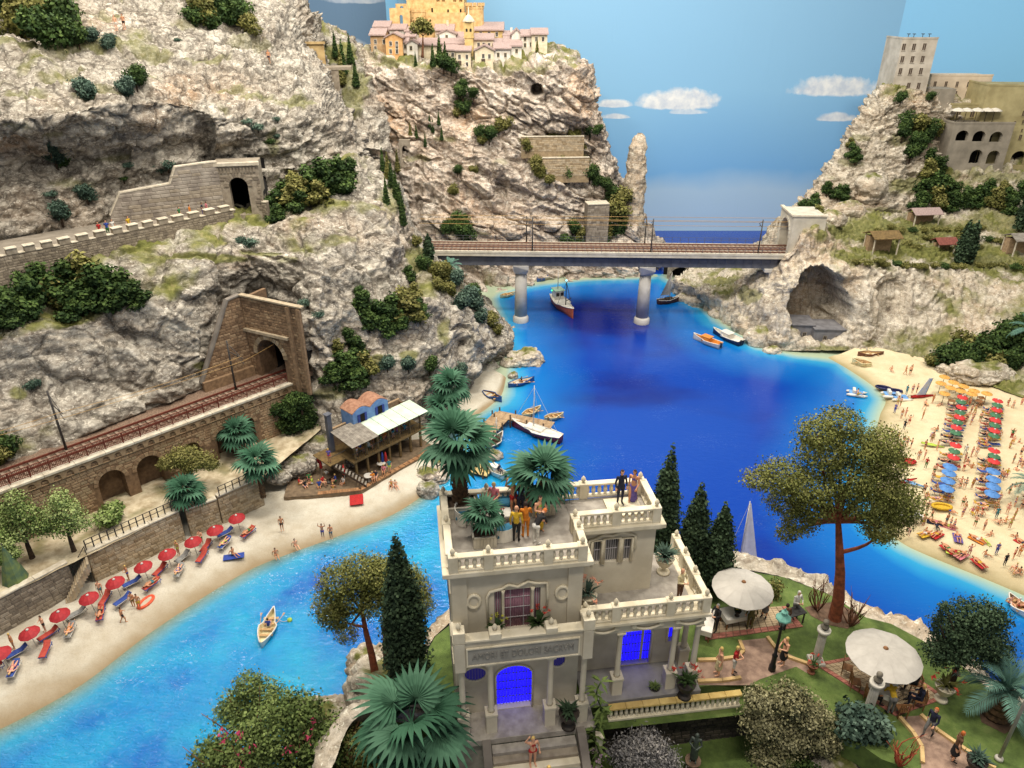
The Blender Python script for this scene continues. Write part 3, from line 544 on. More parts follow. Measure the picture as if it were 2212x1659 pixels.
CONC=mat("concrete_pale",(206,198,180),(182,174,156),0.8,0.85,0.15)
CONC_G=mat("concrete_grey",(136,128,118),(108,100,92),0.6,0.9,0.3)
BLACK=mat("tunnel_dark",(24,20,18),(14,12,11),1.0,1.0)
COPING=mat("coping_pale",(214,204,184),(186,174,152),2.0,0.85,0.2)
RUST=mat("rust_rail",(122,62,46),(92,44,34),3.0,0.7,0.1)
SLEEPER=mat("sleeper_wood",(150,130,112),(110,92,78),4.0,0.9,0.2)
BALLAST=mat("ballast_brown",(146,122,102),(92,72,60),9.0,0.95,0.8,14)
STEEL_G=mat("steel_grey",(96,98,106),(78,80,88),1.0,0.55)
MAST=mat("mast_dark",(70,66,62),(52,48,46),2.0,0.7)
WIRE=mat("copper_wire",(186,150,92),(160,126,76),2.0,0.5,metal=0.3)
DIRT=mat("dirt_path",(188,174,148),(152,138,112),0.8,0.95,0.5,6)
# ---- promenade and railway viaduct on the left shore
TZ=10.5;PZ=4.6
tA=Z(-230,1112,TZ);tA0=Z(0,1028,TZ);tB=Z(592,815,TZ);td=(tB-tA0);td.z=0;td.normalize();tn=Vector((td.y,-td.x,0))
def trk(s,o=0.0,z=TZ):q=tB+td*s+tn*o;return Vector((q.x,q.y,z))
LEN=(tB-tA).length
# ground of the promenade
pr=MB();
prom=[trk(-LEN-6,2.0,PZ),trk(-LEN*0.5,2.0,PZ),trk(4,2.4,PZ),Vector(tuple(Z(640,1000,3.6))),Vector(tuple(Z(560,1036,PZ))),Vector(tuple(Z(480,1068,PZ))),Vector(tuple(Z(383,1106,PZ))),Vector(tuple(Z(190,1195,PZ))),Vector(tuple(Z(0,1293,PZ))),Vector(tuple(Z(-260,1430,PZ)))]
S=grid_surface([[tuple(proj(p))+(None,PZ)for p in(trk(-LEN-6,1.0,PZ),trk(-30,1.0,PZ),trk(-16,1.0,PZ),trk(5,1.0,PZ))],[tuple(proj(p))+(None,PZ)for p in(trk(-LEN-6,4.5,PZ),trk(-30,4.0,PZ),trk(-16,3.6,PZ),trk(5,3.0,PZ))],[(-280,1438,None,PZ-.02),(95,1246,None,PZ-.02),(383,1107,None,PZ-.02),(566,1032,None,PZ-.6)]],120,30)
_p=S.reshape(-1,3);S[...,2]+=(0.12*fbm(_p/1.5,3)).reshape(S.shape[:2])
pg=sstep(-0.1,0.3,fbm(_p/2.2+9,3)).reshape(S.shape[:2])*(1-sstep(0.55,0.62,np.linspace(0,1,30))[:,None]*0.85)
t=NT("promenade_ground");_pp=t.pos();t.l(t.mix(t.math('MULTIPLY',t.attr('grass').outputs['Fac'],0.7),t.ramp(t.noise(_pp,1.2,5),[(0.35,(166,148,118)),(0.65,(208,194,164))]),t.ramp(t.noise(_pp,2,4),[(0.3,(84,86,44)),(0.7,(130,122,76))])),t.b.inputs['Base Color']);t.b.inputs['Roughness'].default_value=0.95;t.bump(t.noise(_pp,6,4),0.5,0.06)
o=grid_mesh("path",S,t.m,{'grass':pg});o["kind"]="structure"
# beach retaining wall in two lengths with a stair between them
def wall_run(name,label,p0,p1,zb,zt,thick,mats,bw,bh,cat="wall",coping=COPING,top=None,group=None):
	d=(p1-p0);d.z=0;L=d.length;M=frame((p0.x,p0.y,zb),d);root=thing(name,label,cat,(p0.x,p0.y,zb),0,group)
	Mi=Matrix.Translation(root.location).inverted()@M
	H=zt-zb;mb=MB();mb.T=Mi;mb.box((0,0,-1.2),(L,thick,H));mb.build("core",mats[2],root)
	ms=MB();masonry(ms,Mi,L,H,bw,bh);o=ms.build("stonework",mats,root);o["kind"]="stuff"
	if coping:
		n=max(3,int(L/2.4));
		for i in range(n):
			mb=MB();mb.T=Mi;mb.bbox((L*i/n+.012,-0.08,H),(L*(i+1)/n-.012,thick+0.05,H+0.16),0.02);mb.build("coping_stone",coping,root)
	return root,M,L
wL0=Z(-260,1430,PZ);wL1=Z(146,1216,PZ);wR0=Z(187,1196,PZ);wR1=Z(386,1105,PZ)
wall_run("beach_wall","stone retaining wall along the grey beach, stretch left of the stair",wL0,wL1,1.0,PZ,0.5,STONE_G,0.62,0.34)
wall_run("beach_wall","stone retaining wall behind the red parasols, stretch right of the stair",wR0,wR1,1.0,PZ,0.5,STONE_T,0.62,0.34)
wall_run("beach_wall","low stone wall under the palms, stepped up beside the beach bar",Z(470,1078,PZ-.4),Z(562,1036,PZ-.4),1.0,PZ-.2,0.5,STONE_T,0.62,0.34)
wall_run("beach_wall","short stone wall behind the palm trunk at the end of the grey beach",Z(400,1103,PZ-.3),Z(468,1079,PZ-.3),1.0,PZ-.3,0.5,STONE_T,0.62,0.34)
st=thing("beach_stair","stone stair down the retaining wall to the grey beach","stairs",tuple(Z(150,1279,1.2)))
a=Z(187,1198,PZ);b=Z(140,1285,1.2);
for i in range(14):
	f=i/14;c=a.lerp(b,f);c2=a.lerp(b,f+1/14);d=(b-a);d.z=0;d.normalize();sx=Vector((-d.y,d.x,0))
	z1=PZ+(1.2-PZ)*(i+.5)/14;mb=MB();
	q=[c-sx*0.1,c+sx*1.3,c2+sx*1.3,c2-sx*0.1]
	mb.prism([Vector((p.x,p.y,z1-0.9))-st.location for p in q],(0,0,0.9));mb.build("step",STONE_T[i%2],st)
mb=MB();sx2=Vector((sx.x,sx.y,0))*1.45
mb.bar(a+sx2*0+Vector((0,0,.9))-st.location,b+Vector((0,0,.95))-st.location,0.05)
for i in range(5):q=a.lerp(b,i/4);mb.bar(q-st.location,q+Vector((0,0,.93))-st.location,0.045)
mb.build("handrail",MAST,st)
def fence_run(name,label,pts,h,n,mt,rails=(1.0,0.55),post_w=0.08,rail_w=0.05,cat="fence",bars=0,group=None):
	root=thing(name,label,cat,tuple(pts[0]),0,group);o0=root.location
	segs=[(Vector(p),Vector(q))for p,q in zip(pts[:-1],pts[1:])];tot=sum((q-p).length for p,q in segs)
	def at(s):
		s*=tot
		for p,q in segs:
			l=(q-p).length
			if s<=l+1e-6:return p.lerp(q,s/l)
			s-=l
		return segs[-1][1]
	pm=MB();pm.box((-post_w/2,-post_w/2,0),(post_w/2,post_w/2,h));me=pm.mesh("post",mt)
	for i in range(n+1):link("post",me,(),root,at(i/n)-o0)
	for r in rails:
		mb=MB()
		for p,q in segs:mb.bar(p-o0+Vector((0,0,h*r)),q-o0+Vector((0,0,h*r)),rail_w)
		mb.build("rail",mt,root)
	if bars:
		mb=MB()
		for i in range(bars):q=at((i+.5)/bars)-o0;mb.bar(q+Vector((0,0,h*min(rails))),q+Vector((0,0,h*max(rails))),0.035)
		o=mb.build("baluster",mt,root);o["kind"]="stuff"
	return root
up=Vector((0,0,0.16))
fence_run("promenade_fence","dark rail fence on the beach wall behind the red parasols",[wR0+up+Vector((-.1,.3,0)),wR1+up+Vector((-.1,.3,0))],1.05,13,MAST)
fence_run("promenade_fence","short dark rail fence beside the palm by the beach bar steps",[Z(474,1070,PZ),Z(562,1030,PZ)],1.0,6,MAST)
# viaduct
vroot=thing("railway_viaduct","brown stone railway viaduct with blind arches along the promenade","viaduct",tuple(trk(-LEN,2.2,PZ-.5)))
VM=Matrix.Translation(vroot.location).inverted()@frame(trk(-LEN,2.2,PZ-.5),td)
VMw=frame(trk(-LEN,2.2,PZ-.5),td);VH=TZ-.25-(PZ-.5)
ops=[]
for(ua,ub,vt,vb)in((-88,-40,1110,1170),(-2,32,1078,1130),(228,290,1008,1098),(312,370,976,1076),(408,446,950,1030),(478,510,922,1000),(532,560,898,972)):
	xa,z0=LOC(ua,vb,VMw);xb,_=LOC(ub,vb,VMw);_,zt=LOC((ua+ub)/2,vt,VMw);w_=xb-xa
	ops.append((xa,xb,0.4,max(1.2,zt-w_*0.5),min(w_*0.5,zt-1.2)))
VL=LEN+2
mb=MB();panel(mb,VM,VL,VH,ops,1.5);mb.build("wall",[STONE_B[2]],vroot)
ms=MB();masonry(ms,VM,VL,VH-.5,0.62,0.30,ops,ring=0.42);o=ms.build("stonework",[STONE_B[1],STONE_T[2],STONE_B[0]],vroot);o["kind"]="stuff"
for o_ in ops:
	voussoirs(vroot,"arch_stone",VM,o_,0.42,STONE_B[:2],11)
	mb=MB();filler(mb,VM,o_,1.48);mb.build("recess",STONE_B[2],vroot)
# little arched frieze under the deck edge
fr=MB();xs=[0.6+1.05*i for i in range(int((VL-1.2)/1.05))]
panel(fr,VM@Matrix.Translation((0,-0.16,0)),VL,VH-.12,[(x,x+0.62,VH-.95,VH-.68,0.31)for x in xs],0.159,z0=VH-.95,n=6)
fr.build("arched_frieze",STONE_B[1],vroot)
nst=int(VL/2.6)
for i in range(nst):
	mb=MB();mb.T=VM;mb.bbox((VL*i/nst+.01,-0.3,VH-.12),(VL*(i+1)/nst-.01,0.7,VH+.12),0.02);mb.build("coping_stone",COPING,vroot)
mb=MB();mb.T=VM;mb.box((0,0.72,VH-.4),(VL+2,6.0,VH+.04));o=mb.build("deck",BALLAST,vroot)
fence_run("viaduct_fence","rust red iron balustrade along the railway viaduct edge",[trk(-LEN,1.95,TZ-.1),trk(0.5,1.95,TZ-.1)],1.1,22,RUST,rails=(1.0,0.12),bars=260,rail_w=0.06)
def track(label,f,s0,s1,group=None,gauge=1.5,sl=0.75,railm=RUST):
	p0=f(s0,0);root=thing("railway_track",label,"railway track",tuple(p0),0,group);o0=root.location
	for k in(-1,1):
		mb=MB();mb.bar(f(s0,k*gauge/2)-o0+Vector((0,0,.26)),f(s1,k*gauge/2)-o0+Vector((0,0,.26)),0.11,0.2);mb.build("rail",railm,root)
	n=int(abs(s1-s0)/sl);d=(f(s1,0)-f(s0,0)).normalized();ang=math.atan2(d.y,d.x)
	mm=MB();mm.bbox((-.13,-1.25,0),(.13,1.25,.15),0.015);me=mm.mesh("sleeper",SLEEPER)
	for i in range(n):link("sleeper",me,(),root,f(s0+(s1-s0)*(i+.5)/n,0)-o0,(0,0,ang))
	return root
track("single railway track on the stone viaduct leading to the brown portal",lambda s,o:trk(s,o,TZ-.22),-LEN,4)
# lower portal
pxd=Vector((.90,-.436,0));PMw=frame(tB-pxd*4.4+Vector((0,0,-.3)),pxd);PO=PMw.translation.copy()
proot=thing("tunnel_portal","tall brown brick tunnel portal at the end of the viaduct track","tunnel portal",tuple(PO));Ti=Matrix.Translation(PO).inverted();PM=Ti@PMw
xl_,_=LOC(536,740,PMw);xr_,_=LOC(660,740,PMw);_,ztl=LOC(533,641,PMw);_,ztr=LOC(660,668,PMw)
oa,_=LOC(561,780,PMw);ob,_=LOC(615,780,PMw);_,ozt=LOC(588,736,PMw);oc=(oa+ob)/2;orr=(ob-oa)/2;oo=(oa,ob,-.3,ozt-orr*1.05,orr*1.05)
ptop=lambda x:ztl+(ztr-ztl)*(x-xl_)/(xr_-xl_)
mb=MB();panel(mb,PM,xr_,max(ztl,ztr),[oo],2.6,x0=xl_,z0=-.6,top=ptop);mb.T=PM;mb.box((xl_,0.6,-.6),(xl_+.4,3.5,ztl-.3));mb.build("wall",STONE_B[2],proot)
ms=MB();masonry(ms,PM,xr_-.1,max(ztl,ztr),0.62,0.34,[oo],x0=xl_+.05,z0=-.2,top=ptop,ring=0.5);o=ms.build("stonework",STONE_B,proot);o["kind"]="stuff"
voussoirs(proot,"arch_stone",PM,oo,0.5,STONE_T,15,0.14,0.3)
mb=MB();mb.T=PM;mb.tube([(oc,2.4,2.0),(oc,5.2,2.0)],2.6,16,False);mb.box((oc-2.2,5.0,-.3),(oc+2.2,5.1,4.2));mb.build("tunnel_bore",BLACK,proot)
_,zl1=LOC(540,712,PMw);mb=MB();mb.T=PM;mb.box((xl_,-.35,zl1-.15),(oc+3.0,0,zl1+.15));mb.build("ledge",STONE_T[0],proot)
mb=MB();mb.T=PM;mb.bar((xl_-.1,.1,ztl+.06),(xr_+.1,.1,ztr+.06),0.6,0.16);mb.build("coping",STONE_T[0],proot)
for xx in(oc+3.3,oc+4.7):
	if xx<xr_:mb=MB();mb.T=PM;mb.box((xx,-.3,-.6),(xx+.45,0,ptop(xx)-.15));mb.build("pilaster",STONE_B[0],proot)
# wing wall on the mountain side of the track
WMw=frame((lambda q:q-td*10.5)(PMw@Vector((xl_,0,0))),td);WM=Matrix.Translation(WMw.translation).inverted()@WMw
wroot=thing("wing_wall","brown brick wing wall with a sloping coping beside the lower tunnel portal","wall",tuple(WMw.translation))
xa,za=LOC(443,860,WMw);xb,zb=LOC(490,650,WMw);Lw=10.5
wtop=lambda x:min(zb+(ztl-zb)*max(0,(x-xb))/max(.1,(Lw-xb)),1.0+(zb-1.0)*max(0,(x-xa))/max(.1,(xb-xa)))
mb=MB();n=14;xs=[xa+(Lw-xa)*i/n for i in range(n+1)];mb.T=WM
for a_,b_ in zip(xs[:-1],xs[1:]):mb.add([(a_,0,-1),(b_,0,-1),(b_,0,wtop(b_)),(a_,0,wtop(a_)),(a_,.8,-1),(b_,.8,-1),(b_,.8,wtop(b_)),(a_,.8,wtop(a_))],[(0,1,2,3),(3,2,6,7),(4,7,6,5)])
mb.build("wall",STONE_B[2],wroot)
ms=MB();masonry(ms,WM,Lw,zb+2,0.62,0.34,x0=xa,z0=0,top=lambda x:wtop(x)-.1);o=ms.build("stonework",STONE_B,wroot);o["kind"]="stuff"
mb=MB();mb.T=WM;mb.bar((xa,.2,1.0),(xb,.2,zb+.05),.7,0.2);mb.bar((xb,.2,zb+.05),(Lw,.2,ztl+.05),0.6,0.16);mb.build("coping",CONC_G,wroot)
mb=MB();mb.T=WM;mb.box((xa,-.5,-1),(Lw,-.04,1.2));mb.build("plinth",STONE_B[0],wroot)
# overhead line masts along the viaduct
def mast(label,p,h,armdir,armlen=2.6,arms=True):
	r=thing("catenary_mast",label,"mast",tuple(p),0,"overhead line masts");mb=MB();mb.tube([(0,0,-.3),(0,0,h)],[0.12,0.085],8);mb.build("pole",MAST,r)
	mb=MB();e=Vector(armdir)*armlen
	mb.bar((0,0,h*.78),(e.x,e.y,h*.82),0.07);mb.bar((0,0,h*.95),(e.x*.8,e.y*.8,h*.83),0.05);mb.bar((e.x*.55,e.y*.55,h*.8),(e.x,e.y,h*.72),0.05);mb.build("bracket",MAST,r)
	return r
m1=Z(143,970,TZ);mast("dark overhead line mast beside the viaduct, in front of the grey cliff",m1,6.2,tn,3.2)
m2=Z(509,838,TZ);mast("dark overhead line mast beside the wing wall of the brown portal",m2,5.6,tn,3.2)
def wires(label,runs,r=0.025,m=WIRE):
	mb=MB();
	for p,q,sag in runs:
		p,q=Vector(p),Vector(q);pts=[p.lerp(q,i/8)-Vector((0,0,sag*4*(i/8)*(1-i/8)))for i in range(9)]
		mb.tube(pts,r,4,False)
	o=mb.build("overhead_wire",m);tag(o,label,"wire");return o
c1=m1+tn*3.0;c2=m2+tn*3.0
wires("thin copper overhead wires between the two masts above the viaduct",[(c1+Vector((0,0,4.6)),c2+Vector((0,0,4.2)),.1),(c1+Vector((0,0,5.2)),c2+Vector((0,0,4.8)),.35),(trk(-LEN,0,TZ+4.6),c1+Vector((0,0,4.6)),.1),(trk(-LEN,0,TZ+5.2),c1+Vector((0,0,5.2)),.35),(c2+Vector((0,0,4.2)),trk(2,0,TZ+4.2),.05)],0.022)
# ---- mountain road: crenellated wall, retaining wall, upper portal
RZ=25.3
cren_px=[(-200,588),(0,533),(116,512),(233,489),(366,463),(500,437)]
cp=[Z(u,v,RZ+1.5)for u,v in cren_px]
croot=thing("crenellated_wall","long stone road wall with pale square battlements climbing to the tunnel","wall",(cp[1].x,cp[1].y,RZ-6));o0=croot.location
rows_f,rows_b=[],[]
for p0,p1 in zip(cp[:-1],cp[1:]):
	d=p1-p0;d.z=0;L=d.length;M=Matrix.Translation(o0).inverted()@frame((p0.x,p0.y,RZ-6),d)
	mb=MB();mb.T=M;mb.box((0,0,-2),(L,.6,6.55));mb.build("core",STONE_G[2],croot)
	ms=MB();masonry(ms,M,L,6.5,0.5,0.26,proud=0.03);o=ms.build("stonework",STONE_G,croot);o["kind"]="stuff"
	n=max(1,round(L/1.75));s=L/n
	for i in range(n):
		mb=MB();mb.T=M;mb.bbox((i*s+.35,-.05,6.55),(i*s+.35+s*.6,.6,7.12),0.02);k=mb.build("merlon",STONE_G[1],croot)
		mb=MB();mb.T=M;mb.bbox((i*s+.3,-.14,7.12),(i*s+.4+s*.6,.68,7.22),0.02);mb.build("cap",COPING,k)
		mb=MB();mb.T=M;mb.box((i*s+.37+s*.6,-.08,6.55),((i+1)*s+.33,.64,6.63));mb.build("sill",COPING,croot)
rd=MB()
for p0,p1 in zip(cp[:-1],cp[1:]):
	d=(p1-p0);d.z=0;d.normalize();nn_=Vector((-d.y,d.x,0))
	rd.add([Vector((p0.x,p0.y,RZ))+nn_*.5,Vector((p1.x,p1.y,RZ))+nn_*.5,Vector((p1.x,p1.y,RZ+.1))+nn_*8,Vector((p0.x,p0.y,RZ+.1))+nn_*8],[(0,1,2,3)])
o=rd.build("road",mat("road_grey",(150,140,126),(128,118,104),1.0,0.95,0.3,5));o["kind"]="structure"
PY=89.0
pp=[P(457,352,PY-.6),P(563,352,PY+.4)];d=pp[1]-pp[0];UMw=frame((pp[0].x,pp[0].y,RZ),d);uroot=thing("tunnel_portal","grey rusticated road tunnel portal above the crenellated wall","tunnel portal",tuple(UMw.translation));UM=Matrix.Translation(UMw.translation).inverted()@UMw
W_,_=LOC(563,400,UMw);_,H_=LOC(510,352,UMw);a_,_=LOC(499,425,UMw);b_,_=LOC(539,425,UMw);_,zt_=LOC(518,383,UMw)
uo=(a_,b_,-.5,zt_-(b_-a_)/2,(b_-a_)/2)
mb=MB();panel(mb,UM,W_,H_,[uo],1.2,z0=-1);mb.T=UM;mb.box((0,.05,H_-.01),(W_,3,H_+.02));mb.box((W_-.02,.02,-1),(W_,3,H_-.02));mb.box((0,.02,-1),(.02,3,H_-.02));mb.build("wall",STONE_G[1],uroot)
ms=MB();masonry(ms,UM,W_,H_-1.3,0.75,0.38,[uo],ring=0.55,proud=0.07);o=ms.build("stonework",STONE_G,uroot);o["kind"]="stuff"
voussoirs(uroot,"arch_stone",UM,uo,0.55,STONE_G,13,0.12,0.25)
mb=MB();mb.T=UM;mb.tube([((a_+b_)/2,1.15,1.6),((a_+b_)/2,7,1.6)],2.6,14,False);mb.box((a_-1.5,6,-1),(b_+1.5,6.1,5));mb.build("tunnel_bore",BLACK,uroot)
mb=MB();mb.T=UM;mb.box((-.15,-.25,H_-.3),(W_+.15,.3,H_+.05));mb.build("cornice",COPING,uroot)
for i in range(12):
	mb=MB();mb.T=UM;x=.4+(W_-1.0)*i/11;mb.bbox((x,-.14,H_-1.15),(x+.22,-.002,H_-.55),.03);mb.build("bracket",STONE_G[0],uroot)
RETW=mat("retaining_grey",(172,162,148),(128,118,108),0.7,0.95,0.9,1.6)
q0,q1=P(236,472,82.2),P(468,440,88.0);tM0=frame((q0.x,q0.y,RZ-.5),q1-q0);rt=thing("retaining_wall","grey stone retaining wall stepping up beside the road tunnel portal","wall",tuple(tM0.translation));tM=Matrix.Translation(rt.location).inverted()@tM0
ol=[LOC(u,v,tM0)for u,v in((238,466),(258,418),(367,398),(378,362),(458,351),(468,351))]
def rtop(x):
	for(xa,za),(xb,zb)in zip(ol[:-1],ol[1:]):
		if x<=xb:return za+(zb-za)*max(0,x-xa)/max(.01,xb-xa)
	return ol[-1][1]
mb=MB();mb.T=tM;mb.prism([(ol[0][0],0,-1),(ol[-1][0],0,-1)]+[(x,0,z)for x,z in ol[::-1]],(0,1.4,0));mb.build("wall",RETW,rt)
ms=MB();masonry(ms,tM,ol[-1][0],ol[-1][1],1.1,.42,x0=ol[0][0],z0=0,top=rtop,proud=.05);ms.build("stonework",[RETW,STONE_G[1],RETW],rt)["kind"]="stuff"
mb=MB();mb.T=tM;[mb.bar((a_[0],.3,a_[1]+.05),(b_[0],.3,b_[1]+.05),.7,.14)for a_,b_ in zip(ol[:-1],ol[1:])];mb.build("coping",COPING,rt)
# curb wall end by the portal
wall_run("road_parapet","short stone parapet closing the road beside the tunnel mouth",Z(545,437,RZ+.8),Z(575,440,RZ+.8),RZ-1,RZ+.9,.5,STONE_G,.6,.3)
# far arched gallery on the upper left hill
fr_=[P(622,95,128),P(704,95,129)];d=fr_[1]-fr_[0];FM=frame((fr_[0].x,fr_[0].y,P(622,140,128).z),d);_,h_=LOC(660,95,FM);wf,_=LOC(702,120,FM)
groot=thing("hill_tunnel","small ochre arched tunnel front high on the far left hill","tunnel portal",tuple(FM.translation));GM=Matrix.Translation(FM.translation).inverted()@FM
go=[(wf*.38,wf*.62,-.5,h_*.45,h_*.28)]
OCHRE=mat("ochre_plaster",(186,160,112),(156,130,88),1.0,0.9,0.2)
mb=MB();panel(mb,GM,wf,h_,go,1.0,z0=-2);mb.T=GM;mb.box((0,.03,h_-.02),(wf,4,h_));mb.build("wall",OCHRE,groot)
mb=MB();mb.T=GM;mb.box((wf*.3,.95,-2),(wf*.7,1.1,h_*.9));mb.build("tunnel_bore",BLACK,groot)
mb=MB();mb.T=GM;mb.box((-.2,-.3,h_-.02),(wf+.2,.5,h_+.3));mb.build("coping",OCHRE,groot)
mb=MB();mb.T=GM;mb.box((-1.5,-3.5,-.6),(wf+4,0.5,-.2));mb.box((-1,-3.4,-5),(wf+2,-3,-.6));mb.build("terrace",STONE_G[0],groot)
# ---- railway bridge across the bay
bL=P(905,547,113.6);bR=P(1700,554,111.6);BZ=12.4
bd=(bR-bL);bd.z=0;BL=bd.length;bd.normalize();bn=Vector((-bd.y,bd.x,0))
BMw=frame((bL.x,bL.y,0),bd);broot=thing("railway_bridge","grey railway bridge on two round piers across the bay","bridge",tuple(BMw.translation));BM=Matrix.Translation(BMw.translation).inverted()@BMw
DW=5.4
mb=MB();mb.T=BM;mb.box((0,0,BZ-.55),(BL,DW,BZ-.1));mb.build("deck",CONC,broot)
for y in(0,DW-.25):
	n=26
	for i in range(n):
		mb=MB();mb.T=BM;mb.bbox((BL*i/n+.01,y-.06,BZ-.1),(BL*(i+1)/n-.01,y+.25,BZ+.28),.02);mb.build("edge_panel",CONC,broot)
mb=MB();mb.T=BM;mb.box((0,.7,BZ-2.3),(BL-1,1.15,BZ-.56));mb.build("girder",STEEL_G,broot)
mb=MB();mb.T=BM;mb.box((0,DW-1.2,BZ-2.3),(BL-1,DW-.8,BZ-.56));mb.build("girder",STEEL_G,broot)
mb=MB()
for i in range(40):mb.T=BM;x=BL*(i+.5)/41;mb.box((x-.05,.6,BZ-2.2),(x+.05,.7,BZ-.58))
mb.build("stiffener",STEEL_G,broot)["kind"]="stuff"
mb=MB();mb.T=BM;mb.box((0,.5,BZ-.102),(BL+6,DW-.4,BZ+.05));mb.build("ballast_bed",mat("ballast_pale",(184,168,148),(152,136,118),6,.95,.6,14),broot)
PIER=mat("pier_concrete",(196,192,184),(170,166,158),0.5,0.85,0.1)
for(u,v)in((1125,691),(1383,688)):
	c=Z(u,v,0);q=BM.inverted()@Vector((c.x-BMw.translation.x,c.y-BMw.translation.y,0));q.y=DW/2-.6
	mb=MB();mb.T=BM;mb.lathe([(1.05,1.1),(0.92,8.6)],24,(q.x,q.y,0));k=mb.build("pier",PIER,broot)
	mb=MB();mb.T=BM;mb.lathe([(1.3,-1.5),(1.3,.75),(1.06,1.1)],24,(q.x,q.y,0));mb.build("plinth",PIER,k)
	mb=MB();mb.T=BM;mb.prism([(q.x-.95,q.y-1.1,8.6),(q.x+.95,q.y-1.1,8.6),(q.x+1.25,q.y-1.7,9.4),(q.x+1.25,q.y-1.7,BZ-2.3),(q.x-1.25,q.y-1.7,BZ-2.3),(q.x-1.25,q.y-1.7,9.4)],(0,3.4,0));mb.build("capital",PIER,k)
def btrk(o):return lambda s,k:BMw@Vector((s,o+k,BZ+.05))
BTR=mat("bridge_rail",(134,96,78),(104,72,60),3,0.7)
track("railway track on the bridge deck, on the side towards the villa",btrk(1.5),0,BL+7,"tracks on the bridge",railm=BTR)
track("railway track on the bridge deck, on the side towards the painted sea",btrk(3.9),0,BL+7,"tracks on the bridge",railm=BTR)
for y,l in((.1,"thin grey railing along the bridge edge nearest the villa"),(DW-.1,"thin grey railing along the far edge of the bridge")):
	fence_run("bridge_railing",l,[BMw@Vector((0,y,BZ+.28)),BMw@Vector((BL,y,BZ+.28))],0.95,44,STEEL_G,rails=(1,.55),post_w=.05,rail_w=.035)
for i,(u,f,l)in enumerate(((1150,0,"overhead line mast on the bridge above the left pier, villa side"),(1407,0,"overhead line mast on the bridge above the right pier, villa side"),(1137,1,"overhead line mast on the bridge above the left pier, far side"),(1392,1,"overhead line mast on the bridge above the right pier, far side"),(889,1,"overhead line mast beside the headland at the left bridge end"),(1640,0,"overhead line mast at the right bridge end before the pale portal"))):
	x,_=LOC(u,530,BMw@Matrix.Translation((0,.3 if f==0 else DW-.3,0)));mast(l,BMw@Vector((x,.3 if f==0 else DW-.3,BZ)),5.6 if f==0 else 4.6,bn if f==0 else-bn,1.7)
wires("thin copper overhead wires strung above the railway bridge",[(BMw@Vector((0,y,BZ+z)),BMw@Vector((BL+5,y,BZ+z)),0)for y,z in((1.5,4.2),(1.5,5.0),(3.9,4.2),(3.9,4.9))],0.03)
# pale tunnel box at the right bridge end
qx,_=LOC(1704,520,BMw);rroot=thing("tunnel_portal","pale concrete box portal with a round arch at the right bridge end","tunnel portal",tuple(BMw@Vector((qx,0,BZ))))
RM=Matrix.Translation(rroot.location).inverted()@BMw@Matrix.Translation((qx,0,BZ))
RF=RM@Matrix.Rotation(-math.pi/2,4,'Z')@Matrix.Translation((-DW-.5,0,0))
hh=LOC(1704,468,BMw@Matrix.Translation((qx,-.4,0)))[1]-BZ
fo=(1.1,DW-.1,-.3,hh*.44,hh*.40)
mb=MB();panel(mb,RF,DW+.9,hh,[fo],3.0,z0=-2.2,x0=0);mb.T=RM
mb.box((.02,-.4,-1.2),(5,-.1,hh-.02));mb.box((.02,DW+.2,-1.2),(5,DW+.5,hh-.02));mb.box((4.7,-.09,-.6),(5,DW+.19,hh-.02));mb.add([(0,-.4,hh),(5,-.4,hh),(5,DW+.5,hh),(0,DW+.5,hh)],[(0,1,2,3)]);mb.build("wall",CONC,rroot)
voussoirs(rroot,"arch_ring",RF,fo,.45,[CONC],15,.1,.2)
mb=MB();mb.T=RM;mb.box((3,.0,-1),(4.6,DW,hh-.3));mb.build("tunnel_bore",mat("tunnel_grey",(92,86,78),(66,62,56),.5,.95),rroot)
mb=MB();mb.T=RM;mb.box((-.25,-.55,hh),(5.1,-.05,hh+.25));mb.box((-.25,-.05,hh),(.3,DW+.6,hh+.25));mb.build("coping",COPING,rroot)
mb=MB();mb.T=BM;mb.box((BL-2.2,.3,-1),(BL+.3,DW-.3,BZ-2.31));mb.box((BL-3,.2,BZ-2.8),(BL+2,DW-.2,BZ-2.32));mb.build("abutment",PIER,broot)
# sea arch wall behind the bridge
sroot=thing("harbour_arch","dark round culvert arch at the waterline behind the right bridge pier","arch",tuple(Z(1466,602,0)));SM0=frame(Z(1440,602,0),(1,-.12,0));SM=Matrix.Translation(sroot.location).inverted()@SM0
xw,_=LOC(1500,600,SM0);so=(.6,xw-.6,-.5,.5,1.9)
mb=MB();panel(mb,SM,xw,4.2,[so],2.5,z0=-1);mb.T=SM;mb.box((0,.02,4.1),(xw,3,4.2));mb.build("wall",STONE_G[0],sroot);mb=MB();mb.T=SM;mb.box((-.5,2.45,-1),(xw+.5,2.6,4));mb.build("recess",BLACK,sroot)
voussoirs(sroot,"arch_stone",SM,so,.4,STONE_G,11)
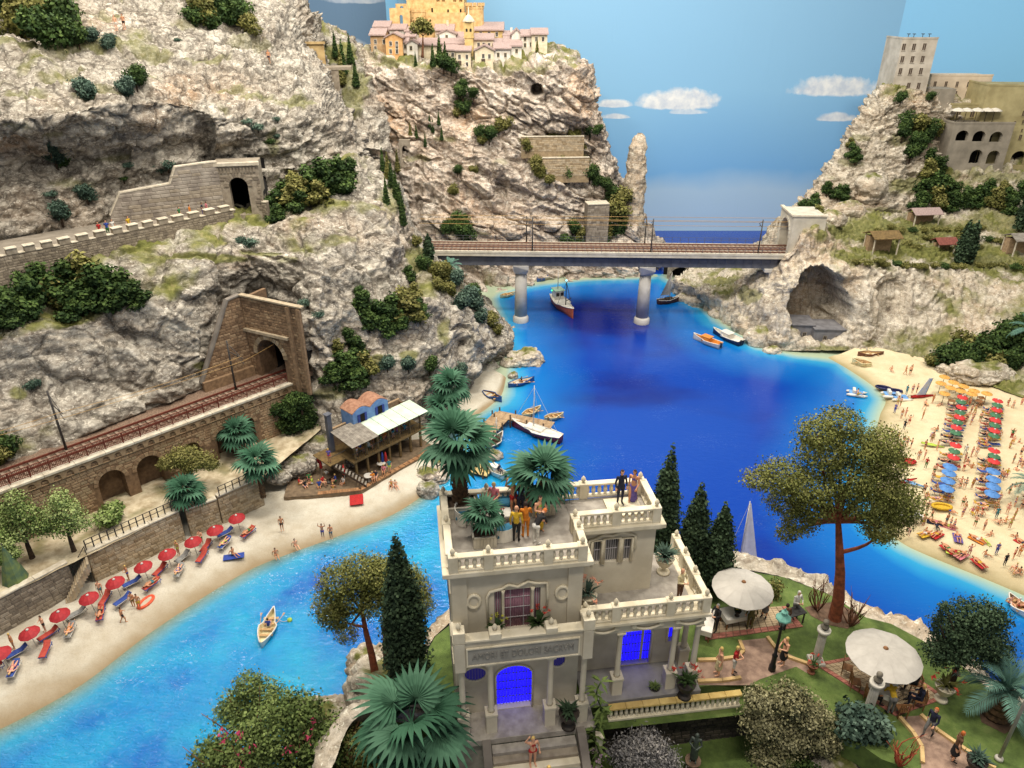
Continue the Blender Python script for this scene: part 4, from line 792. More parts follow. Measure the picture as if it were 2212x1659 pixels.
# ================================================================== BUILDINGS FAR AWAY
GLASS_D=mat("window_dark",(52,46,42),(34,30,28),3,0.3)
SHUT_B=mat("shutter_brown",(92,76,62),(70,58,48),4,0.8)
ROOF_P=mat("roof_mauve",(178,156,148),(148,126,120),5,0.9,0.5,10)
CREAM=mat("plaster_cream",(226,212,184),(200,184,154),1.2,0.9,0.2,vary=.03)
WHITE_P=mat("plaster_white",(226,220,208),(204,196,182),1.2,0.9,0.2,vary=.03)
TANP=mat("plaster_tan",(188,156,116),(160,128,92),1.2,0.9,0.2)
ORANGE=mat("plaster_orange",(222,176,120),(200,150,96),1.2,0.9,0.2)
YELLOWP=mat("plaster_yellow",(214,186,126),(186,158,100),1.2,0.9,0.2)
CASTLE=mat("castle_stone",(222,188,132),(188,150,98),1.4,0.95,0.6,3.5)
def win_part(root,M,xc,zc,w_,h_,m_frame,m_pane,rise=0.0,sill=True):
	"""recessed window: frame with its pane and sill as sub-parts"""
	x0,x1,z0,z1=xc-w_/2,xc+w_/2,zc-h_/2,zc+h_/2;t=min(w_,h_)*.14
	mb=MB();mb.T=M
	mb.box((x0-t,-.05,z0-t),(x0,.02,z1+t));mb.box((x1,-.05,z0-t),(x1+t,.02,z1+t));mb.box((x0,-.05,z1),(x1,.02,z1+t))
	mb.box((xc-t*.2,-.03,z0),(xc+t*.2,.01,z1));k=mb.build("window",m_frame,root)
	mb=MB();mb.T=M;mb.box((x0,-.004,z0),(x1,.02,z1));mb.build("pane",m_pane,k)
	if sill:mb=MB();mb.T=M;mb.box((x0-t,-.1,z0-t),(x1+t,.02,z0));mb.build("sill",m_frame,k)
	return k
VX=lambda x:768+x/4.8
VY=lambda y:y/4.8
def house(label,x0,x1,roof,eave,bot,Y,wall,gable=False,wins=(),depth=5.0,door=None,chim=False,roofm=None):
	"""village house; outline measured on the photograph's enlargement (x0, x1, roof top, eave, foot)"""
	a=P(VX(x0),VY(eave),Y);b=P(VX(x1),VY(eave),Y);zb=P(VX((x0+x1)/2),VY(bot),Y).z-0.6;zr=P(VX(x0),VY(roof),Y).z
	W_=b.x-a.x;H_=a.z-zb;RH=max(.5,(zr-a.z));O=Vector((a.x,Y,zb));r=thing("village_house",label,"house",tuple(O),0,"houses of the hilltop village")
	M=Matrix.Identity(4);mb=MB();rm=roofm or ROOF_P
	def L(x,y):q=P(VX(x),VY(y),Y)-O;return q.x,q.z
	if gable:
		mb.prism([(0,0,-.6),(W_,0,-.6),(W_,0,H_),(W_/2,0,H_+RH),(0,0,H_)],(0,depth,0));mb.build("wall",wall,r)
		rb=MB()
		for s in(0,1):
			e=(-.25,H_-.15)if s==0 else(W_+.25,H_-.15);p=(W_/2,H_+RH)
			rb.prism([(e[0],-.25,e[1]),(p[0],-.25,p[1]),(p[0],-.25,p[1]+.22),(e[0],-.25,e[1]+.22)],(0,depth+.4,0))
		rb.build("roof",rm,r)
	else:
		mb.box((0,0,-.6),(W_,depth,H_));mb.prism([(0,.1,H_),(0,depth-.1,H_),(0,depth/2,H_+RH*.9)],(W_,0,0));mb.build("wall",wall,r)
		rb=MB()
		d2=depth*.55
		rb.prism([(-.2,-.35,H_-.08),(-.2,d2,H_+RH),(-.2,d2,H_+RH+.2),(-.2,-.35,H_+.14)],(W_+.4,0,0))
		rb.prism([(-.2,d2,H_+RH),(-.2,depth+.3,H_-.1),(-.2,depth+.3,H_+.1),(-.2,d2,H_+RH+.2)],(W_+.4,0,0))
		rb.build("roof",rm,r)
	for(wx,wy)in wins:
		x,z=L(wx,wy)
		if .2<x<W_-.2:win_part(r,M,x,z,.42,.7,WHITE_P if wall is not WHITE_P else CREAM,GLASS_D)
	if door:x,z=L(door[0],bot);mb=MB();mb.box((x-.35,-.06,.5),(x+.35,.05,2.0));mb.build("door",SHUT_B,r)
	if chim:mb=MB();mb.box((W_*.6,depth*.3,H_+.2),(W_*.6+.4,depth*.3+.4,H_+RH+.7));mb.build("chimney",wall,r)
	return r
VIL=[("brown plaster house at the left edge of the village, beside the orange one",150,302,310,365,560,145.5,TANP,False,[(207,432),(207,500),(295,432)]),("orange gabled house on the left of the hilltop village",306,482,345,388,605,144.6,ORANGE,True,[(364,452),(428,452),(364,532),(430,532),(428,482)]),("cream house with a long mauve roof behind the brown plaster house",185,350,230,282,420,151,CREAM,False,[]),("white house under the ruined tower, behind the orange gable",352,515,262,305,460,150.5,WHITE_P,False,[]),("low white house left of the broad tree, under the castle bastion",515,640,290,325,500,150,WHITE_P,False,[]),("grey narrow house right of the orange gable",486,540,398,436,605,145.6,WHITE_P,False,[(514,482),(514,575)]),("small white gabled house under the broad tree",530,640,425,452,645,144.5,WHITE_P,True,[(575,500),(580,590)]),("house with a mauve roof half hidden behind the broad tree",520,620,336,380,520,148,CREAM,False,[]),("cream house hidden behind the dark green tree of the village",640,850,410,470,640,146,CREAM,False,[]),("house with a chimney directly below the castle keep",825,1015,255,316,420,152,CREAM,False,[],5,None,True),("white gabled house with one window below the castle keep",850,1040,313,352,470,150,WHITE_P,True,[(945,384)]),("long low house with a mauve roof left of the church tower",845,1122,405,456,560,147.6,CREAM,False,[]),("mauve roofed house between white gable and church tower",1038,1125,345,400,470,150.4,CREAM,False,[]),("cream front house by the dark green bush, left of its pair",908,1042,482,520,705,144.2,CREAM,False,[(951,568),(1008,568)]),("cream front house with a door, right of its pair below the church tower",1042,1192,488,525,720,143.6,CREAM,False,[(1078,590),(1155,590),(1155,668)],5,(1080,0)),("yellow church nave with two round windows behind the bell tower",1240,1530,243,312,440,152,YELLOWP,False,[(1298,350),(1384,352),(1464,355)],7),("cream house with three small windows right of the church tower",1205,1428,362,410,600,147.5,CREAM,False,[(1276,465),(1330,465),(1385,468)]),("broad cream gabled house in the front row right of the church tower",1236,1436,474,522,700,143.8,CREAM,True,[(1325,582),(1388,585)],5,(1326,0)),("white house with a mauve roof next to the broad gabled house",1437,1606,458,505,690,144.2,WHITE_P,False,[(1480,570),(1554,572),(1496,660),(1556,664)]),("house with a mauve roof behind the white front house",1428,1560,412,462,600,147.5,CREAM,False,[]),("small house right of the yellow creeper in the village",1610,1722,445,478,650,145.2,WHITE_P,False,[(1670,530)]),("white house stepping up behind the yellow creeper",1540,1720,395,442,600,147.5,WHITE_P,False,[]),("low house with a chimney left of the tall gabled house on the right",1535,1650,332,372,480,151,WHITE_P,False,[],5,None,True),("tall white gabled house near the right end of the village",1618,1722,305,360,580,148.5,WHITE_P,True,[]),("pale house with small windows right of the tall white gable",1720,1860,320,372,570,147.8,WHITE_P,False,[(1758,402),(1758,470),(1822,462)]),("cream house on the right end of the hilltop village",1826,1990,304,356,545,147,CREAM,False,[(1876,405),(1945,405)])]
for h in VIL:house(*h)
# church tower
a=P(VX(1128),VY(600),146);b=P(VX(1232),VY(600),146);zt=P(VX(1180),VY(232),146).z;w_=(b.x-a.x)
r=thing("bell_tower","slim church bell tower with a pale domed roof in the village","tower",(a.x+w_/2,146,a.z));H_=zt-a.z
mb=MB();mb.box((-w_*.42,0,0),(w_*.42,w_*.84,H_*.56));mb.box((-w_/2,-.1,H_*.56),(w_/2,w_*.9,H_*.6));mb.box((-w_*.46,-.05,H_*.6),(w_*.46,w_*.88,H_));mb.build("shaft",YELLOWP,r)
for dx in(-.35,.35):
	mb=MB();o_=(dx-.18,dx+.18,H_*.74,H_*.8,.18);filler(mb,Matrix.Identity(4),o_,-.07);mb.build("belfry_opening",GLASS_D,r)
mb=MB();mb.lathe([(w_*.6,0),(w_*.62,.15),(w_*.5,.5),(w_*.3,.95),(w_*.08,1.3),(.09,2.0),(.02,2.5)],12,(0,w_*.42,H_));mb.build("dome",CREAM,r)
# hilltop castle
cy=156.0
def CV(x,y,Y=cy):return P(VX(x),VY(y),Y)
a=CV(545,300);b=CV(1133,300);r=thing("hilltop_castle","golden stone castle keep with round towers above the village","castle",(a.x,cy,a.z-2));O=r.location
W_=b.x-a.x;zt=60-O.z
def cl(x,y,Y=cy):q=CV(x,y,Y)-O;return q.x,q.z
cops=[cl(x,18)[0]for x in(855,910,1028,1092)]
co=[(x-.3,x+.3,cl(900,20)[1],cl(900,-5)[1],.3)for x in cops]
mb=MB();panel(mb,Matrix.Identity(4),W_,zt,co,.6);mb.box((0,.61,0),(W_,9,zt));mb.build("keep",CASTLE,r)
for x,y in((795,108),(960,122),(1090,118),(722,168)):
	q=cl(x,y);mb=MB();mb.box((q[0]-.16,-.03,q[1]-.5),(q[0]+.16,.05,q[1]+.4));mb.build("arrow_slit",BLACK,r)
def round_tower(x0,x1,yt,Yc,bot=300,n=20,cren=True):
	q0=CV(x0,yt,Yc)-O;q1=CV(x1,yt,Yc)-O;rad=(q1.x-q0.x)/2;cx=(q0.x+q1.x)/2;c=(cx,Yc-cy+rad*.5,0)
	mb=MB();mb.lathe([(rad*1.04,0),(rad,q0.z-.5),(rad*1.05,q0.z-.45),(rad*1.05,q0.z)],n,c,False);k=mb.build("round_tower",CASTLE,r)
	if cren:
		for i in range(12):
			t_=2*math.pi*i/12;mb=MB();mb.T=Matrix.Translation((c[0]+rad*math.cos(t_),c[1]+rad*math.sin(t_),q0.z))@Matrix.Rotation(t_,4,'Z');mb.box((-.2,-rad*.16,0),(.2,rad*.16,.55));mb.build("merlon",CASTLE,k)
round_tower(1146,1326,62,154);round_tower(575,720,100,153.5,cren=False)
mb=MB();q0=cl(690,130,154.5);q1=cl(1150,300,154.5);mb.box((q0[0],-1.6,q1[1]-3),(q1[0],-.01,q0[1]));mb.build("outer_wall",CASTLE,r)
q0=cl(348,85,154);q1=cl(572,300,154);oo_=[((q1[0]-q0[0])*.48,(q1[0]-q0[0])*.64,cl(0,250,154)[1],cl(0,170,154)[1],.25)]
mb=MB();panel(mb,Matrix.Translation((q0[0],-2,0)),q1[0]-q0[0],q0[1],oo_,.8,z0=-2);mb.box((q0[0],-1.99,-2),(q0[0]+.1,3,q0[1]));mb.box((q0[0],-1.19,q0[1]-.5),(q1[0],3,q0[1]-.01));q2=cl(412,38,154.5);q3=cl(545,90,154.5);panel(mb,Matrix.Translation((q2[0],-1.4,0)),q3[0]-q2[0],q2[1],[((q3[0]-q2[0])*.35,(q3[0]-q2[0])*.62,cl(0,104,154)[1],cl(0,75,154)[1],.2)],.8,z0=q3[1]-1)
mb.build("ruined_tower",CASTLE,r)
# ---- fortress houses on the right hill
PALE_G=mat("fort_plaster_grey",(200,190,174),(168,158,142),0.45,0.9,0.25)
PALE_P=mat("fort_plaster_pink",(222,204,180),(196,178,154),0.45,0.9,0.25)
OLIVE=mat("fort_plaster_olive",(178,166,122),(150,138,98),0.45,0.9,0.25)
GREY2=mat("fort_plaster_dark",(158,148,132),(128,120,106),0.45,0.9,0.25)
FX=lambda x:x/3+1474
FY=lambda y:y/3
def block(name,label,x0,x1,top,bot,Y,dep,m,wins=(),ws=(.62,1.1),arches=(),rz=0.0,cat="building",pane=SHUT_B,parapet=True,mid=None):
	mid=mid if mid is not None else(x0+x1)/2
	a=P(FX(x0),FY((top+bot)/2),Y);b=P(FX(x1),FY((top+bot)/2),Y);zt=P(FX(mid),FY(top),Y).z;zb=P(FX(mid),FY(bot),Y).z
	d=Vector((math.cos(rz),math.sin(rz),0));M0=frame((a.x,Y,zb),d);r=thing(name,label,cat,tuple(M0.translation));M=Matrix.Translation(M0.translation).inverted()@M0
	W_=(b.x-a.x)/math.cos(rz);H_=zt-zb;ops=[]
	for(xa,xb,ya,yb)in arches:
		p0=LOC(FX(xa),FY(yb),M0);p1=LOC(FX(xb),FY(yb),M0);pt_=LOC(FX((xa+xb)/2),FY(ya),M0);w_=p1[0]-p0[0];ops.append((p0[0],p1[0],p0[1],pt_[1]-w_*.45,w_*.45))
	mb=MB()
	rows={}
	for o_ in ops:rows.setdefault(round(o_[2]/1.5),[]).append(o_)
	ks=sorted(rows);zlo=-2.0
	for i,k in enumerate(ks):
		zhi=H_ if i==len(ks)-1 else(max(opening((o_[0]+o_[1])/2,o_)for o_ in rows[k])+min(o_[2]for o_ in rows[ks[i+1]]))/2
		panel(mb,M,W_,zhi,rows[k],.9,z0=zlo);zlo=zhi
	if not ks:panel(mb,M,W_,H_,(),.3,z0=-2)
	mb.T=M;e=2.2 if ops else .02
	mb.add([(0,0,-2),(0,dep,-2),(0,dep,H_),(0,0,H_)],[(0,1,2,3)]);mb.add([(W_,0,-2),(W_,dep,-2),(W_,dep,H_),(W_,0,H_)],[(3,2,1,0)]);mb.add([(0,0,H_),(W_,0,H_),(W_,dep,H_),(0,dep,H_)],[(0,1,2,3)])
	mb.build("wall",m,r)
	if ops:
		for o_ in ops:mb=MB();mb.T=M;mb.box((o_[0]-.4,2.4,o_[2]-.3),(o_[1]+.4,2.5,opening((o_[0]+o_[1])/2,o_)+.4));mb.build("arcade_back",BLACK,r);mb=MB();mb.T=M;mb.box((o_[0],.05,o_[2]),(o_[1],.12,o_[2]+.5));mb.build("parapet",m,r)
	if parapet:mb=MB();mb.T=M;mb.box((-.06,-.06,H_),(W_+.06,.22,H_+.28));mb.box((-.06,.22,H_),(.22,dep,H_+.28));mb.build("coping",m,r)
	for wnd in wins:
		x,z=LOC(FX(wnd[0]),FY(wnd[1]),M0);sx=wnd[2]if len(wnd)>2 else 1.0;win_part(r,M,x,z,ws[0]*sx,ws[1]*sx,m,pane)
	return r,M,M0,W_,H_
r,M,M0,W_,H_=block("fortress_tower","tall pale plaster tower house with three rows of shuttered windows",1386,1612,252,640,146.5,6.5,PALE_G,[(1435,305),(1500,305),(1568,303),(1425,385),(1490,385),(1556,384),(1412,463),(1478,463),(1545,462),(1465,557),(1530,557),(1402,565,.5),(1478,612,.5)],mid=1490)
for x in(1.6,2.6,4.2,5.4):
	mb=MB();mb.T=M;mb.bar((x,1.5,H_),(x,1.5,H_+.7),.08);mb.cbox((x,1.5,H_+.75),(.5,.3,.12));mb.build("antenna",MAST,r)
block("fortress_wing","pale pink wing with small windows right of the tall tower house",1592,1985,492,700,150.5,6,PALE_P,[(1637,545),(1708,545),(1780,546),(1853,548),(1697,605),(1770,607),(1842,610),(1690,662,.8),(1722,660,.8),(1757,662,.8),(1831,664,.8)],(.5,.95))
block("fortress_house","big olive plaster building at the right edge with a wooden gate",1908,2420,556,1130,142.5,8,OLIVE,[(2155,795,.6),(2200,845,.6),(2127,888,.55),(2190,890),(2212,735),(2208,790,.7)],(.5,.95),arches=[(2112,2208,978,1085)],rz=-.10)
block("fortress_annex","low olive annex with two shuttered windows above the parasol terrace",1728,1962,680,830,144.5,4,OLIVE,[(1790,735,1.1),(1880,735,1.1)],(.7,1.15))
block("fortress_buttress","plain grey stair block left of the parasol terrace",1596,1736,576,900,145.0,4,GREY2,[(1682,768,.4)],parapet=False)
r,M,M0,W_,H_=block("arcade_house","grey terrace building with five open round arches",1722,2112,802,1110,139.8,4.6,GREY2,[],arches=[(1762,1842,845,930),(1870,1950,848,935),(1980,2062,853,938),(1847,1925,970,1075),(1957,2035,975,1080)])
PARA_W=mat("parasol_white",(226,218,204),(206,198,182),2,0.8)
for i,(x,y)in enumerate(((1770,775),(1825,774),(1893,777),(1955,783),(2005,782))):
	q=M0.inverted()@P(FX(x),FY(y),141.8);c=M0@Vector((q.x,1.9,H_));k=thing("terrace_parasol","small white terrace parasol above the arches, "+("first","second","third","fourth","fifth")[i]+" from the tall tower","parasol",tuple(c),0,"white parasols on the fortress terrace")
	mb=MB();mb.tube([(0,0,0),(0,0,2.3)],.05,6);mb.build("pole",MAST,k);mb=MB();mb.lathe([(1.25,1.95),(1.2,2.05),(.6,2.35),(.05,2.5)],10);mb.build("canopy",PARA_W,k)
# ================================================================== VEGETATION, PEOPLE AND SMALL THINGS: BUILDERS
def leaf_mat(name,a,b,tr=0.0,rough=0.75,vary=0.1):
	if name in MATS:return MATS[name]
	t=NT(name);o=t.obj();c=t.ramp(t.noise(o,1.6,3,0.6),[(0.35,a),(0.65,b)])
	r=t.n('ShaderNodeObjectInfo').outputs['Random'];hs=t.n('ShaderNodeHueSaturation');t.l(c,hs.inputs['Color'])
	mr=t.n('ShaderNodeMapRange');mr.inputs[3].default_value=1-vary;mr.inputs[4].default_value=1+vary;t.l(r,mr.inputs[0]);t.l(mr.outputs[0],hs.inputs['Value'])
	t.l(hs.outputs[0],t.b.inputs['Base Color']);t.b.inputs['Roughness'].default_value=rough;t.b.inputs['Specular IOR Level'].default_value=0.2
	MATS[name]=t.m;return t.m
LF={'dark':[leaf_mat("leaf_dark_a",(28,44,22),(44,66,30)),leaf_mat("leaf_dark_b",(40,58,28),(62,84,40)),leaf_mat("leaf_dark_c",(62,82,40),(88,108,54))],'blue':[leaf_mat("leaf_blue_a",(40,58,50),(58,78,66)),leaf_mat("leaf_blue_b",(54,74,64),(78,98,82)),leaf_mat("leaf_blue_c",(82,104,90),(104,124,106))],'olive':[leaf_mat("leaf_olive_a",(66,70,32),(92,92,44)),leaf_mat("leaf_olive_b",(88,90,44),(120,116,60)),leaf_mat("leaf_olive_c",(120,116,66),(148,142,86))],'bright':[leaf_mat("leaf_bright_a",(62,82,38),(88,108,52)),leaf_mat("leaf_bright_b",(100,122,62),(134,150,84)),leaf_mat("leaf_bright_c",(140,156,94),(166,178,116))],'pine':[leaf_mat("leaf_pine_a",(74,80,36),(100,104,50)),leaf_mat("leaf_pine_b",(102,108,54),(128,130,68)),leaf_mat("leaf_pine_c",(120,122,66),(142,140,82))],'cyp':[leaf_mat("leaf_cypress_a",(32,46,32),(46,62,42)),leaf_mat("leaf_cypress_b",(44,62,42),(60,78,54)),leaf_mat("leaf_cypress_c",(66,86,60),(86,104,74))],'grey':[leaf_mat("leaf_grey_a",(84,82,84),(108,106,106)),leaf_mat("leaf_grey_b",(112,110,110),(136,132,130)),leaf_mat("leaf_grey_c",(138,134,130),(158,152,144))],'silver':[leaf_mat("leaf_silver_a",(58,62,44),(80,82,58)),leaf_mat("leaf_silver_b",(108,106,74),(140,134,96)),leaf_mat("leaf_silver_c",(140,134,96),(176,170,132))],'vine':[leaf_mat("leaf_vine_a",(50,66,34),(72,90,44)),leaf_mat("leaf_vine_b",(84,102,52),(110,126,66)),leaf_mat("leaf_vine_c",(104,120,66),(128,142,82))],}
BARK=mat("bark_brown",(120,78,52),(82,52,36),5.0,0.95,0.7,12)
BARK_D=mat("bark_dark",(74,58,44),(48,38,30),5.0,0.95,0.7,12)
BARK_R=mat("bark_red",(150,82,54),(104,56,38),4.0,0.95,0.7,10)
def leaves(clumps,n,size,seed=0,droop=0.0,shell=0.55,asp=1.0):
	"""leaf-sized faces through the volume of the clumps [(x,y,z,rx,ry,rz)]; returns arrays"""
	rs=np.random.RandomState(seed);C=np.array(clumps,float);vol=C[:,3]*C[:,4]*C[:,5];k=rs.choice(len(C),n,p=vol**.75/(vol**.75).sum())
	d=rs.normal(size=(n,3));d/=np.linalg.norm(d,axis=1)[:,None];r=shell+(1.06-shell)*rs.rand(n)**.6
	c=C[k,:3]+d*r[:,None]*C[k,3:6]*(1+0.18*rs.normal(size=(n,1)))
	nrm=d+0.9*rs.normal(size=(n,3));nrm[:,2]+=0.35;nrm/=np.linalg.norm(nrm,axis=1)[:,None]
	a=np.cross(nrm,rs.normal(size=(n,3)));a/=np.linalg.norm(a,axis=1)[:,None];b=np.cross(nrm,a)
	s=size*(0.6+0.8*rs.rand(n))[:,None];a=a*s*asp;b=b*s
	fold=nrm*s*0.25
	V=np.stack([c-a,c-b*.7+fold,c+a,c+b*.7+fold],1).reshape(-1,3);F=np.arange(4*n).reshape(n,4)
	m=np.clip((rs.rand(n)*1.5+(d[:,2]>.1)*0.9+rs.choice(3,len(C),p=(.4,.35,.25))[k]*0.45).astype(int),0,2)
	return V,F,m
def np_mesh(name,V,F,m,mats):
	me=bpy.data.meshes.new(name);n=len(F);w=F.shape[1]
	me.vertices.add(len(V));me.vertices.foreach_set('co',V.reshape(-1).astype(np.float32));me.loops.add(n*w);me.loops.foreach_set('vertex_index',F.reshape(-1).astype(np.int32))
	me.polygons.add(n);me.polygons.foreach_set('loop_start',(np.arange(n)*w).astype(np.int32));me.polygons.foreach_set('material_index',np.asarray(m,np.int32))
	me.update(calc_edges=True)
	for x in mats:me.materials.append(x)
	return me
_bm={}
def bush_mesh(kind,var,form='round',n=620,size=0.088):
	key=(kind,var,form,n)
	if key in _bm:return _bm[key]
	rs=random.Random(hash((kind,form))%999+var*31 if False else var*31+len(form)*7+len(kind));cl=[]
	if form=='round':
		for i in range(6):a=rs.random()*6.28;q=rs.random()*.55;cl.append((q*math.cos(a),q*math.sin(a),.25+rs.random()*.75,.42+rs.random()*.2,.42+rs.random()*.2,.36+rs.random()*.2))
	elif form=='tall':
		for i in range(10):z=i/9;q=(.25+.4*rs.random())*(1-z*.7);a=rs.random()*6.28;cl.append((q*math.cos(a),q*math.sin(a),.15+1.5*z,.44-.14*z,.44-.14*z,.34))
	elif form=='cone':
		for i in range(9):z=i/8;cl.append((0,0,.15+2.9*z,.42*(1.08-.9*z),.42*(1.08-.9*z),.3))
	elif form=='low':
		for i in range(7):a=rs.random()*6.28;q=rs.random()*.8;cl.append((q*math.cos(a),q*math.sin(a),.1+rs.random()*.25,.4+rs.random()*.2,.4+rs.random()*.2,.22+rs.random()*.12))
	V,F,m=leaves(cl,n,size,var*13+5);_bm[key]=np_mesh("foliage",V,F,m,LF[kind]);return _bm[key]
def bush(label,p,r,kind='dark',form='round',var=0,h=1.0,group=None,name=None,cat=None,n=620):
	nm=name or{'round':'bush','tall':'small_tree','cone':'cypress_tree','low':'low_shrub'}[form]
	rt=thing(nm,label,cat or{'round':'bush','tall':'tree','cone':'tree','low':'shrub'}[form],tuple(p),random.random()*6.28,group)
	o=link("foliage",bush_mesh(kind,var%4,form,n),(),rt);o.scale=(r,r,r*h)
	k=('stem',kind)
	if k not in _bm:mb=MB();mb.tube([(0,0,-.5),(0.02,0,.1),(.05,.03,.5)],[.09,.07,.03],6);_bm[k]=mb.mesh("stem",BARK_D)
	s=link("stem",_bm[k],(),rt);s.scale=(r,r,r*h);return rt
def limb(mb,p,q,r0,r1,bend=.15,seed=0,n=6):
	rs=random.Random(seed);p,q=Vector(p),Vector(q);L=(q-p).length;o=Vector((rs.uniform(-1,1),rs.uniform(-1,1),rs.uniform(-.3,.3)))*L*bend
	pts=[p.lerp(q,i/n)+o*math.sin(math.pi*i/n)for i in range(n+1)];mb.tube(pts,[r0+(r1-r0)*i/n for i in range(n+1)],8);return pts
def crown_tree(name,label,cat,base,trunk_pts,r0,clumps,kind,n,size,bark,seed=0,asp=1.0,group=None,limbs=True,shell=.45):
	"""tree with a tapered trunk, limbs reaching into every clump and a crown of leaf-sized faces; coordinates relative to base"""
	rt=thing(name,label,cat,tuple(base),0,group);mb=MB();k=len(trunk_pts)
	pts=[Vector(p)for p in trunk_pts];dense=[];
	for a,b in zip(pts[:-1],pts[1:]):dense+=[a.lerp(b,i/4)for i in range(4)]
	dense.append(pts[-1]);m=len(dense)
	mb.tube(dense,[r0*(1.25 if i==0 else 1)*(1-.62*i/(m-1))for i in range(m)],12);mb.build("trunk",bark,rt)
	if limbs:
		lm=MB()
		for i,c in enumerate(clumps):
			t_=pts[-1]if c[2]>pts[-1].z or i%2 else dense[int(m*.7)];limb(lm,t_,(c[0],c[1],c[2]),r0*.34,r0*.08,.1,seed+i)
		lm.build("limbs",bark,rt)
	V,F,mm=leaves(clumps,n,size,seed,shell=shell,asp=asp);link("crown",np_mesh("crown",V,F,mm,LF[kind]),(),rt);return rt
# ---- palms
FAN=[leaf_mat("palm_fan_a",(36,70,50),(54,92,68),vary=.18),leaf_mat("palm_fan_b",(48,84,62),(74,110,86),vary=.18)]
FEA=[leaf_mat("palm_feather_a",(74,108,96),(98,132,116),vary=.1)]
PBARK=mat("palm_bark",(104,80,54),(62,46,32),6.0,0.95,0.9,14)
def fan_frond(var,blades=19):
	key=('fan',var,blades)
	if key in _bm:return _bm[key]
	rs=random.Random(var+3);mb=MB();st=Vector((.48,0,.12))
	mb.tube([(0,0,0),(.18,0,.09),st],[.02,.016,.012],5)
	sp=R(118+10*rs.random())
	for i in range(blades):
		a=-sp+2*sp*i/(blades-1);L=(.72-.2*(abs(a)/sp)**2)*rs.uniform(.93,1.05);w=2*sp/(blades-1)*.56
		d=Vector((math.cos(a),math.sin(a),0));side=Vector((-math.sin(a),math.cos(a),0));dr=rs.uniform(.10,.2)
		m=.6;pts=[]
		for f in(.02,.35,.62,.82,1.0):
			ww=L*f*w if f<=m else L*m*w*(1-(f-m)/(1.02-m));z=.16*f-(dr+.28)*f**2.6*0.9
			c=st+d*L*f+Vector((0,0,z));pts.append((c-side*ww+Vector((0,0,.018*(1-f))),c+Vector((0,0,-.02*(1-f))),c+side*ww+Vector((0,0,.018*(1-f)))))
		vs=[p for t_ in pts for p in t_];fs=[(3*j+a_,3*j+a_+1,3*j+a_+4,3*j+a_+3)for j in range(4)for a_ in(0,1)]
		mb.add(vs,fs)
	_bm[key]=mb.mesh("frond",FAN[var%2],fix=False);return _bm[key]
def feather_frond(var):
	key=('feather',var)
	if key in _bm:return _bm[key]
	rs=random.Random(var+9);mb=MB();N=26;sp=[]
	for i in range(N+1):f=i/N;sp.append(Vector((f*.92,0,.42*f-.62*f**2.2)))
	mb.tube(sp,[.018*(1-.8*i/N)+.003 for i in range(N+1)],5)
	for i in range(3,N+1):
		f=i/N;d=(sp[i]-sp[i-1]).normalized();L=.30*math.sin(math.pi*(.12+.84*f))**.7
		for s in(-1,1):
			t_=(d*.75+Vector((0,s,0))*.9+Vector((0,0,.15))).normalized();q=sp[i]+t_*L+Vector((0,0,-.05*rs.random()-.03));w=d*.016;m=sp[i].lerp(q,.5)+Vector((0,0,.02))
			mb.add([sp[i]-w*.6,sp[i]+w*.6,m+w,m-w,q],[(0,1,2,3),(3,2,4)])
	_bm[key]=mb.mesh("frond",FEA[0],fix=False);return _bm[key]
def palm(label,base,h,R_,nf=16,kind='fan',tr=.22,lean=(0,0),group=None,rings=True,tilt=(-.55,1.1),cat="palm tree",name="palm_tree",blades=19,seed=0):
	rt=thing(name,label,cat,tuple(base),0,group);rs=random.Random(seed+int(abs(base[0])*10));n=max(6,int(h/.16))
	pts=[(lean[0]*(i/n)**1.5,lean[1]*(i/n)**1.5,h*i/n)for i in range(n+1)]
	mb=MB();mb.tube([(pts[0][0],pts[0][1],-.3)]+pts,[tr*1.2]+[tr*(1.12-.25*i/n)*(1.12 if i%2 else .93)for i in range(n+1)],12,True,False);mb.build("trunk",PBARK,rt)
	if rings and tr*h>.3:
		sm=MB();sm.prism([(-.05,0,0),(.05,0,0),(0,.02,.13)],(0,.03,.0));me=sm.mesh("leaf_stub",PBARK)
		for i in range(n):
			for j in range(7):
				a=2*math.pi*(j+.5*(i%2))/7;p=pts[i];o=link("leaf_stub",me,(),rt,(p[0]+tr*math.cos(a),p[1]+tr*math.sin(a),p[2]),(-.35,0,a-math.pi/2));o.scale=(tr*3.4,)*3
		for o in[x for x in bpy.data.objects if False]:pass
	top=Vector(pts[-1])
	for i in range(nf):
		a=i*2.399+rs.uniform(-.15,.15);f=i/max(1,nf-1);el=tilt[0]+(tilt[1]-tilt[0])*f+rs.uniform(-.1,.1)
		o=link("frond",fan_frond(i%4,blades)if kind=='fan' else feather_frond(i%3),(),rt,top+Vector((0,0,.04*i/nf)))
		o.rotation_mode='XYZ';o.rotation_euler=(rs.uniform(-.2,.2),-el,a);s=R_*rs.uniform(.9,1.08)*(1-.15*max(0,f-.7));o.scale=(s,s,s)
	return rt
